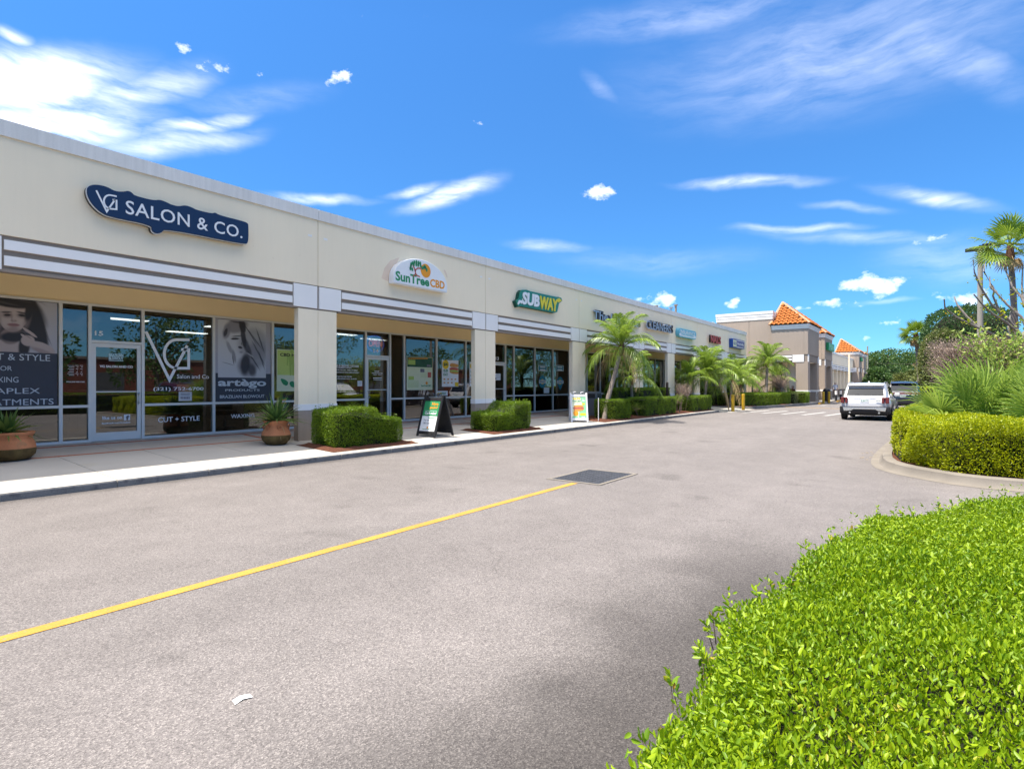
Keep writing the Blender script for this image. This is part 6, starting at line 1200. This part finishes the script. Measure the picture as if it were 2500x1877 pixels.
p = ptz(2301, 941, 52); t_ = thing('stop_sign', 'small red octagonal road sign by the far shrubs', 'sign', (p.x, p.y, 0), R(-8)); zc_ = ptz(2301, 924, 52).z; MB().tube([(0,0,0),(0,0,zc_+.3)], .03, 8).build('post','steel',t_); MB().prism([(.38*math.cos(R(22.5+45*i)), zc_+.38*math.sin(R(22.5+45*i))) for i in range(8)], -.06, -.04, 'x').build('plate','sign_red',t_); text('STOP', 'print_white', t_, .28, (-.063,0,zc_), up=Matrix.Rotation(R(-90),4,'Z') @ Matrix.Rotation(R(90),4,'X'), depth=.004, bold=.01)
pa = ptz(2256, 941, 40); hedge('hedge', 'low lime hedge on a far island beyond the dark car', rrect(pa.x-1, pa.x+6, pa.y-3.2, pa.y-.1, .3), 0, 1.42, 'leaf_lime', .07, 260, .08)

# ------------------------------------------------------------------ vehicles
def carpaint(name, col, metal=.0, rough=.28):
    m, t, b = newmat(name); b.inputs['Base Color'].default_value = (*col, 1); b.inputs['Roughness'].default_value = rough; b.inputs['Metallic'].default_value = metal; b.inputs['Coat Weight'].default_value = .8; b.inputs['Coat Roughness'].default_value = .04
    n = t.nodes.new('ShaderNodeTexNoise'); n.inputs['Scale'].default_value = 6; mr = t.nodes.new('ShaderNodeMapRange'); t.links.new(n.outputs[0], mr.inputs[0]); mr.inputs[3].default_value = rough*.8; mr.inputs[4].default_value = rough*1.3; t.links.new(mr.outputs[0], b.inputs['Roughness'])
carpaint('paint_white', (.58,.585,.60)); carpaint('paint_dark', (.008,.012,.022), .2, .2); carpaint('paint_maroon', (.10,.012,.015)); carpaint('paint_yellow', (.75,.40,.01)); carpaint('paint_silver', (.45,.46,.48), .6)
M('tail_red', (.13,.004,.006), .15, .1, 20, spec=.6, coat=.6); M('chrome', (.75,.75,.77), .12, .03, 5, metal=1.0); M('tyre', (.018,.018,.019), .85, .15, 20); M('rim', (.35,.35,.37), .3, .1, 6, metal=.8); M('plate', (.72,.74,.74), .5, .05, 9); M('cladding', (.025,.026,.030), .6, .1, 8)
def suv(label, c, rz, paint, dark=False, L_=4.8, Wd=1.90, Ht=1.69, group=None, plate='E JKY7'):
    t_ = thing('parked_car' if group else 'car', label, 'car', c, rz, group); hw = Wd/2
    # lower body: rings along the length, half profile mirrored
    st = [(.0,.86,.50,1.02),(.12,.955,.42,1.05),(.35,.985,.34,1.06),(1.0,1.0,.30,1.05),(2.4,1.0,.30,1.03),(3.5,1.0,.30,1.02),(4.2,.97,.32,.98),(4.6,.88,.36,.88),(4.8,.72,.42,.74)]
    def ring(x, k, zb, zt):
        w_ = hw*k; h = [(0,zb),(w_*.80,zb),(w_*.95,zb+.07),(w_*.995,zb+.22),(w_,.72),(w_*.985,zt-.18),(w_*.945,zt-.04),(w_*.90,zt),(0,zt+.02)]
        xs = [x+(.0 if x > .2 else (.10 if z < .45 else .0 if z < .9 else .07)) for _, z in h]
        full = [(xx, y, z) for xx, (y, z) in zip(xs, h)]; return full+[(xx, -y, z) for xx, y, z in full[-2:0:-1]]
    b = MB(); R_ = [ring(x*L_/4.8, k, zb, zt*Ht/1.69) for x, k, zb, zt in st]; n = len(R_[0]); vs = sum(R_, [])
    fs = [(i*n+j, i*n+(j+1) % n, (i+1)*n+(j+1) % n, (i+1)*n+j) for i in range(len(R_)-1) for j in range(n)]
    half = n//2
    for e in (0, (len(R_)-1)*n): fs += [(e+j, e+j+1, e+(n-j-1) % n, e+(n-j) % n) if j else (e, e+1, e+n-1) for j in range(half)]
    fs = [f for f in fs if len(set(f)) == len(f)]
    body = b.add(vs, fs).build('body', paint, t_, smooth=38); mod = body.modifiers.new('s','SUBSURF'); mod.levels = mod.render_levels = 1
    # greenhouse
    zb, zr = 1.02*Ht/1.69, Ht; g = MB(); gs = []
    for (xb, xr, kb, kr, dz) in ((.10,.50,.80,.70,-.05),(.30,.72,.885,.755,.0),(1.1,1.2,.905,.775,.02),(2.2,2.1,.905,.775,.02),(3.15,2.55,.90,.765,-.01),(3.75,2.95,.80,.70,-.05)):
        q_ = []
        for (u, v) in ((0,0),(.33,.0),(.66,.0),(.90,.05),(1,.28)):
            x = xb+(xr-xb)*u; y = hw*(kb+(kr-kb)*u**1.2)-(.10*v*hw if u == 1 else 0); q_.append((x, y, zb+(zr-zb+dz)*u-(.02 if u == .9 else 0)))
        xx, yy, zz = q_[-1]; q_.append((xx, yy*.55, zz+.025)); q_.append((xx, 0, zz+.035)); full = q_+[(a_, -b_, c_) for a_, b_, c_ in q_[-2::-1]]; gs.append(full)
    n = len(gs[0]); fs = [(i*n+j, i*n+j+1, (i+1)*n+j+1, (i+1)*n+j) for i in range(len(gs)-1) for j in range(n-1)]; e = (len(gs)-1)*n
    for base in (0, e): fs += [(base+j, base+j+1, base+n-2-j, base+n-1-j) for j in range((n-1)//2)]
    fs = [f for f in fs if len(set(f)) == len(f)]; g.add(sum(gs, []), fs); cab = g.build('cabin', paint, t_, smooth=38)
    def gp(i, j, out=.008): p = Vector(gs[i][j]); return p
    def patch(nm, mt, quad, off, bev=0):
        q_ = [Vector(p) for p in quad]; nr = (q_[1]-q_[0]).cross(q_[2]-q_[0]).normalized(); 
        if nr.dot(Vector(((q_[0].x+q_[2].x)/2-2.2, (q_[0].y+q_[2].y)/2, .3))) < 0: nr = -nr
        m_ = MB(); m_.add([p+nr*off for p in q_]+[p-nr*.02 for p in q_], [tuple(range(len(q_))), tuple(range(len(q_), 2*len(q_)))[::-1]]+[(i, (i+1) % len(q_), len(q_)+(i+1) % len(q_), len(q_)+i) for i in range(len(q_))]); return m_.build(nm, mt, t_)
    # rear window (tapering) and side windows
    def lerp3(a, b_, u): return a.lerp(b_, u)
    r0 = [Vector(gs[0][j]) for j in (0, 3)]; lo, hi = r0; A = lo.lerp(hi, .22); B = lo.lerp(hi, .84); A.y *= .93; B.y *= .93
    patch('rear_window', 'car_glass', [A, B, Vector((B.x,-B.y,B.z)), Vector((A.x,-A.y,A.z))], .012)
    sp = Vector(gs[0][3]); MB().prism([(sp.x-.16,zr-.075),(sp.x+.18,zr+.01),(sp.x+.18,zr-.06),(sp.x-.10,zr-.115)], -hw*.70, hw*.70, 'y').build('spoiler', paint, t_, bevel=.012)
    for s_ in (1, -1):
        for (i0, i1, u0, u1) in ((1,2,.30,1.0),(2,3,.03,.97),(3,4,.03,.85)):
            def W(i, u, v):
                a_ = Vector(gs[i0][0]).lerp(Vector(gs[i1][0]), u); c_ = Vector(gs[i0][3]).lerp(Vector(gs[i1][3]), u); p = a_.lerp(c_, v); p.y *= s_; return p
            q_ = [W(0,u0,.10), W(0,u1,.10), W(0,u1 if i1 < 4 else u1*.9,.86), W(0,u0+(.18 if i0 == 1 else 0),.86)]
            nr = Vector((0, s_, .25)).normalized(); m_ = MB(); m_.add([p+nr*.012 for p in q_]+[p-nr*.02 for p in q_], [(0,1,2,3),(7,6,5,4),(0,4,5,1),(1,5,6,2),(2,6,7,3),(3,7,4,0)]); m_.build('side_window','car_glass',t_)
        MB().tube([(.75,s_*hw*.70,zr+.02),(.85,s_*hw*.70,zr+.065),(2.2,s_*hw*.70,zr+.07),(2.4,s_*hw*.68,zr+.02)], .018, 6).build('roof_rail','steel',t_, smooth=True)
        MB().box(2.95,3.15,s_*hw*.93 if s_ > 0 else -hw*1.16,s_*hw*1.16 if s_ > 0 else -hw*.93,1.02,1.2).build('mirror', paint if not dark else 'cladding', t_, bevel=.05)
        for xw in (.98, 3.85):
            wv = MB().lathe([(.02,-.12),(.27,-.12),(.345,-.10),(.365,-.04),(.365,.04),(.345,.10),(.27,.12),(.25,.10),(.02,.09)], (0,0,0), 28).build('wheel','tyre',t_, smooth=35); wv.matrix_local = Matrix.Translation((xw, s_*(hw-.10), .365)) @ Matrix.Rotation(R(-90*s_), 4, 'X')
            rm = MB(); rm.lathe([(.25,.105),(.25,.125),(.235,.128)], (0,0,0), 24); rm.lathe([(.001,.128),(.05,.128),(.05,.10)], (0,0,0), 12)
            for k in range(5): a_ = R(72*k); rm.add([(math.cos(a_-.16)*.04,math.sin(a_-.16)*.04,.122),(math.cos(a_-.13)*.24,math.sin(a_-.13)*.24,.118),(math.cos(a_+.13)*.24,math.sin(a_+.13)*.24,.118),(math.cos(a_+.16)*.04,math.sin(a_+.16)*.04,.122)], [(0,1,2,3)])
            r_ = rm.build('rim','rim',wv, smooth=35, fixn=False)
            ar = MB(); 
            for k in range(13): a_ = R(-8+196*k/12); pass
            pr_ = [(xw+.46*math.cos(R(-10+200*k/16)), .365+.46*math.sin(R(-10+200*k/16))) for k in range(17)]+[(xw+.385*math.cos(R(190-200*k/16)), .365+.385*math.sin(R(190-200*k/16))) for k in range(17)]
            y0, y1 = (hw*.985, hw*1.012) if s_ > 0 else (-hw*1.012, -hw*.985); ar.prism(pr_, y0, y1, 'y').build('arch_trim','cladding',t_)
            MB().lathe([(.001,0),(.385,0)], (0,0,0), 24).build('arch_well','black',t_).matrix_local = Matrix.Translation((xw, s_*hw*1.003, .365)) @ Matrix.Rotation(R(-90*s_), 4, 'X')
        MB().box(.5,4.3,s_*hw*.985 if s_ > 0 else -hw*1.008,s_*hw*1.008 if s_ > 0 else -hw*.985,.30,.44).build('sill_trim','cladding',t_)
        # tail lights
        if not dark:
            for y0, y1 in ((.66,.755),(.80,.93)):
                MB().box(-.012,.12,min(s_*hw*y0,s_*hw*y1),max(s_*hw*y0,s_*hw*y1),.77,1.03).build('tail_light','tail_red',t_, bevel=.012)
            MB().box(-.012,.10,min(s_*hw*.755,s_*hw*.80),max(s_*hw*.755,s_*hw*.80),.97,1.03).build('tail_light','tail_red',t_, bevel=.008)
    if dark: MB().box(-.015,.10,-hw*.93,hw*.93,.98,1.08).build('light_bar','tail_red',t_, bevel=.012); MB().box(-.02,.05,-hw*.80,hw*.80,.945,.972).build('chrome_strip','chrome',t_); MB().box(-.035,.05,-hw*.85,hw*.85,.50,.57).build('reflector','tail_red',t_, bevel=.01)
    # bumper, skid plate, plate, badge
    MB().prism([(-.05,.62),(.35,.64),(.35,.34),(.06,.30),(-.03,.42)], -hw*.965, hw*.965, 'y').build('bumper','cladding',t_, bevel=.025)
    if not dark: MB().prism([(-hw*.84,.58),(hw*.84,.58),(hw*.80,.42),(hw*.52,.44),(hw*.42,.50),(-hw*.42,.50),(-hw*.52,.44),(-hw*.80,.42)], -.075, -.045, 'x').build('skid_plate','chrome',t_, bevel=.012)
    for y_ in (-.55,.55): MB().tube([(-.06,y_,.36),(.2,y_,.36)], .04, 10).build('exhaust','chrome',t_, smooth=True)
    pl = MB().box(.005,.05,-.16,.16,.80,.95).build('licence_plate','plate',t_, bevel=.004); q_ = text(plate, 'print_green', pl, .10, (.003,0,.875), up=Matrix.Rotation(R(-90),4,'Z') @ Matrix.Rotation(R(90),4,'X'), depth=.002)
    if not dark: MB().box(-.022,-.008,-hw*.62,-hw*.44,.86,.90).build('badge','chrome',t_)
    MB().tube([(sp.x-.06,0,zb+.08),(.20,.22,zb+.16),(.24,.42,zb+.20)], .012, 5).build('wiper','black_plastic',t_)
    MB().box(.3,4.5,-hw*.85,hw*.85,.22,.34).build('underbody','black',t_); MB().prism([(1.75,zr+.03),(2.0,zr+.03),(1.8,zr+.12)], -.02, .02, 'y').build('antenna', paint, t_)
    return t_
CA = suv('white sport utility car with split red tail lights driving away', (29.4, 2.42, 0), R(-1), 'paint_white', False, 4.8, 1.96, 1.63); CB_ = suv('dark blue sport utility car with a full-width red light bar', (44.8, 1.55, 0), R(-2), 'paint_dark', True, 5.0, 1.98, 1.77, None, 'G 417')
# parked across the lot, seen mirrored in the shop glass
for i, (x_, y_, rz, pt, lab) in enumerate(((17,-12.5,R(90),'paint_maroon','maroon sport utility car parked across the lot'), (20.2,-12.5,R(90),'paint_silver','silver sport utility car parked across the lot'), (29,-12.6,R(90),'paint_white','white sport utility car parked across the lot'), (37,-12.4,R(90),'paint_silver','silver car parked far along the lot opposite'))): suv(lab, (x_, y_, 0), rz, pt, False, group='cars parked across the lot')
vn = thing('delivery_van', 'yellow panel van parked across the lot', 'van', (9.5,-15.5,0), R(90)); MB().prism([(0,.35),(5.2,.35),(5.3,1.1),(4.6,1.3),(4.0,2.2),(3.6,2.45),(.1,2.5),(0,2.3)], -1, 1, 'y').build('body','paint_yellow',vn, bevel=.08); MB().box(-.02,.0,-.8,.8,1.35,2.1).build('rear_window','car_glass',vn)
for xw in (.9,4.3):
    for s_ in (-1,1): MB().tube([(xw,s_*.78,.36),(xw,s_*1.02,.36)], .36, 18).build('wheel','tyre',vn, smooth=40)
bb = thing('brick_building', 'low red brick building across the parking lot', 'building', (0,0,0)); bx('wall','brick_red',bb,-10,85,-46,-34,0,4.0); bx('parapet_cap','taupe',bb,-10.1,85.1,-46.1,-33.9,4.0,4.25)
for i in range(14): bx('window','alu_dark',bb,-6+i*6.4,-3.6+i*6.4,-34.03,-33.99,.9,2.8)
for i, (x_, y_, h, rx) in enumerate(((2,-24,7.5,3.6),(12,-25,6.5,3.4),(22,-27,9,4.0),(31,-23,6.0,3.2),(40,-27,8,3.8),(54,-26,7,3.8),(68,-24,8,4),(82,-26,9,4.4),(-8,-22,8,4))): tree('broad dark tree in the lot across from the shops', (x_, y_, 0), h, rx, rx, 'leaf_tree', 18, 2600, .34, .28, .22, seed=40+i)['group'] = 'trees across the lot'
hedge('hedge', 'long clipped hedge across the lot from the shops', rrect(5, 32, -9.6, -8.4, .3), 0, 1.1, 'leaf_hedge', .08, 220, .08)

# ------------------------------------------------------------------ people in the arcade
def person(label, c, rz, J, E_, grp, mats, hair=None, scale=1.0):
    """J: joints {name: (pos, radius)}, E_: bones; one continuous skinned surface, faces coloured by the nearest bone"""
    t_ = thing('person', label, 'person', c, rz); nm = list(J); me = bpy.data.meshes.new('body'); me.from_pydata([J[k][0] for k in nm], [(nm.index(a), nm.index(b_)) for a, b_ in E_], []); o = bpy.data.objects.new('body', me); COL.objects.link(o); o.modifiers.new('k','SKIN'); ss = o.modifiers.new('s','SUBSURF'); ss.levels = ss.render_levels = 2
    for i, k in enumerate(nm): r_ = J[k][1]; r_ = (r_, r_) if not isinstance(r_, tuple) else r_; me.skin_vertices[0].data[i].radius = r_; me.skin_vertices[0].data[i].use_root = (k == 'pelvis')
    bpy.context.view_layer.update(); m2 = bpy.data.meshes.new_from_object(o.evaluated_get(bpy.context.evaluated_depsgraph_get())); bpy.data.objects.remove(o)
    m2.materials.clear(); [m2.materials.append(MT[m]) for m in mats]
    for p in m2.polygons:
        p.use_smooth = True; best = min(((Vector(J[a][0]).lerp(Vector(J[b_][0]), u)-p.center).length, grp.get((a, b_), 0)) for a, b_ in E_ for u in (.1,.35,.65,.9)); p.material_index = best[1]
    bo = bpy.data.objects.new('body', m2); COL.objects.link(bo); bo.parent = t_
    hd = Vector(J['head'][0]); 
    if hair: MB().lathe([(.001,.125),(.06,.115),(.098,.07),(.112,.01),(.108,-.05)], (0,0,0), 14).build('hair', hair, t_, smooth=True).location = hd+Vector((.012,0,.005))
    MB().add([(-.105,-.012,-.03),(-.105,.012,-.03),(-.128,0,-.035),(-.10,0,.02)], [(0,1,2),(1,3,2),(3,0,2),(0,3,1)]).build('nose', mats[0], t_).location = hd
    for s_ in (-1,1): MB().lathe([(.001,.012),(.012,.004),(.012,-.004),(.001,-.012)], (0,0,0), 8).build('eye','black',t_).location = hd+Vector((-.095,s_*.035,.015))
    return t_
M('skin', (.50,.28,.20), .6, .1, 6); M('shirt_maroon', (.16,.05,.04), .9, .15, 8); M('shirt_red', (.28,.03,.03), .9, .1, 8); M('shirt_pale', (.55,.60,.70), .9, .08, 8); M('trousers', (.06,.065,.09), .9, .1, 8); M('hair_grey', (.40,.32,.28), .8, .3, 30); M('cap_cloth', (.70,.74,.80), .9, .05, 8)
def seated(lean=.18, reach=.45):
    J = {'pelvis':((0,0,.52),(.16,.14)),'waist':((-.03-lean*.3,0,.72),(.15,.12)),'chest':((-lean,0,.98),(.18,.13)),'neck':((-lean-.04,0,1.14),.06),'head':((-lean-.07,0,1.29),(.095,.115)),'crown':((-lean-.07,0,1.38),.07)}
    E_ = [('pelvis','waist'),('waist','chest'),('chest','neck'),('neck','head'),('head','crown')]; G_ = {('pelvis','waist'):1,('waist','chest'):1,('chest','neck'):1}
    for s_, n in ((1,'l'),(-1,'r')):
        J.update({'sh'+n:((-lean,s_*.19,1.06),.075),'el'+n:((-lean-.16,s_*.25,.84),.055),'wr'+n:((-lean-reach,s_*.16,.80),.038),'ha'+n:((-lean-reach-.09,s_*.14,.80),(.045,.022)),'hip'+n:((-.02,s_*.11,.52),.10),'kn'+n:((-.46,s_*.14,.54),.075),'an'+n:((-.44,s_*.14,.10),.05),'toe'+n:((-.60,s_*.15,.04),.045)})
        E_ += [('chest','sh'+n),('sh'+n,'el'+n),('el'+n,'wr'+n),('wr'+n,'ha'+n),('pelvis','hip'+n),('hip'+n,'kn'+n),('kn'+n,'an'+n),('an'+n,'toe'+n)]; G_.update({('chest','sh'+n):1,('sh'+n,'el'+n):1,('pelvis','hip'+n):2,('hip'+n,'kn'+n):2,('kn'+n,'an'+n):2,('an'+n,'toe'+n):3})
    return J, E_, G_
J, E_, G_ = seated(); person('person in a maroon shirt seated with one arm out under the arcade', (53.0,9.7,.13), R(50), J, E_, G_, ['skin','shirt_maroon','trousers','black'], 'hair_grey')
J, E_, G_ = seated(.1,.35); person('person in a red shirt and pale cap seated by the taupe column', (54.3,9.25,.13), R(-10), J, E_, G_, ['skin','shirt_red','trousers','black'], 'cap_cloth')
for x_, y_, rz, lab in ((53.0,9.7,R(50),'dark cafe chair under the person in maroon'), (54.3,9.25,R(-10),'dark cafe chair under the person in red')):
    t_ = thing('cafe_chair', lab, 'chair', (x_,y_,.13), rz); MB().box(-.25,.2,-.22,.22,.36,.40).build('seat','black_plastic',t_, bevel=.01); MB().box(.2,.24,-.22,.22,.40,.85).build('backrest','black_plastic',t_, bevel=.01)
    for a_ in (-.22,.18):
        for b_ in (-.19,.19): MB().tube([(a_,b_,0),(a_,b_,.36)], .016, 6).build('leg','steel',t_)
J = {'pelvis':((0,0,.92),(.15,.11)),'waist':((0,0,1.1),(.14,.10)),'chest':((0,0,1.34),(.17,.11)),'neck':((0,0,1.5),.055),'head':((-.02,0,1.63),(.09,.11)),'crown':((-.02,0,1.72),.07)}; E_ = [('pelvis','waist'),('waist','chest'),('chest','neck'),('neck','head'),('head','crown')]; G_ = {('pelvis','waist'):1,('waist','chest'):1,('chest','neck'):1}
for s_, n in ((1,'l'),(-1,'r')):
    J.update({'sh'+n:((0,s_*.19,1.42),.07),'el'+n:((.03,s_*.25,1.14),.05),'wr'+n:((-.06,s_*.24,.90),.035),'ha'+n:((-.08,s_*.23,.81),(.04,.02)),'hip'+n:((0,s_*.10,.88),.10),'kn'+n:((-.05*s_,s_*.11,.50),.07),'an'+n:((.06*s_,s_*.11,.10),.045),'toe'+n:((.06*s_-.15,s_*.12,.04),.04)}); E_ += [('chest','sh'+n),('sh'+n,'el'+n),('el'+n,'wr'+n),('wr'+n,'ha'+n),('pelvis','hip'+n),('hip'+n,'kn'+n),('kn'+n,'an'+n),('an'+n,'toe'+n)]; G_.update({('chest','sh'+n):1,('sh'+n,'el'+n):1,('pelvis','hip'+n):2,('hip'+n,'kn'+n):2,('kn'+n,'an'+n):2,('an'+n,'toe'+n):3})
person('person in a pale blue shirt walking under the far arcade', (72.5,8.75,.13), R(20), J, E_, G_, ['skin','shirt_pale','trousers','black'], 'hair_grey')
M('teal', (.02,.33,.36), .6, .1, 5)
for i, px in enumerate((1857,1869,1880)):
    x_, y_, _ = onY(px, 941, 11.9); t_ = thing('patio_chair', 'teal backed patio chair behind the palms', 'chair', (x_, y_, .13), R(60+i*30), 'teal patio chairs behind the palms'); MB().box(-.25,.25,-.25,.25,.42,.46).build('seat','teal',t_); MB().box(-.25,.25,.2,.25,.95,1.22).build('backrest','teal',t_, bevel=.02)
    for a_ in (-.22,.22):
        for b_ in (-.22,.22): MB().tube([(a_,b_,0),(a_,b_,.42 if b_ < 0 else .96)], .016, 6).build('leg','steel',t_)
t_ = thing('vending_rack', 'dark metal display rack against the far arcade wall', 'rack', (70.4,9.9,.13)); MB().box(-.5,.5,-.3,.3,0,1.9).build('cabinet','alu_dark',t_, bevel=.02)
for k in range(3): MB().box(-.46,.46,-.34,-.31,.25+k*.5,.62+k*.5).build('shelf_front','black_plastic',t_)

# ------------------------------------------------------------------ put every empty at the base of its thing
bpy.context.view_layer.update()
def desc(o):
    for ch in o.children:
        yield ch
        yield from desc(ch)
for o in [o for o in bpy.data.objects if o.type == 'EMPTY' and o.parent is None and o.location.length < 1e-6]:
    pts = []
    for ch in desc(o):
        if ch.type == 'MESH' and len(ch.data.vertices): pts += [ch.matrix_world @ Vector(c) for c in ch.bound_box]
    if not pts: continue
    c = Vector(((min(p.x for p in pts)+max(p.x for p in pts))/2, (min(p.y for p in pts)+max(p.y for p in pts))/2, min(p.z for p in pts)))
    o.location = c
    for ch in o.children: ch.location = ch.location - c
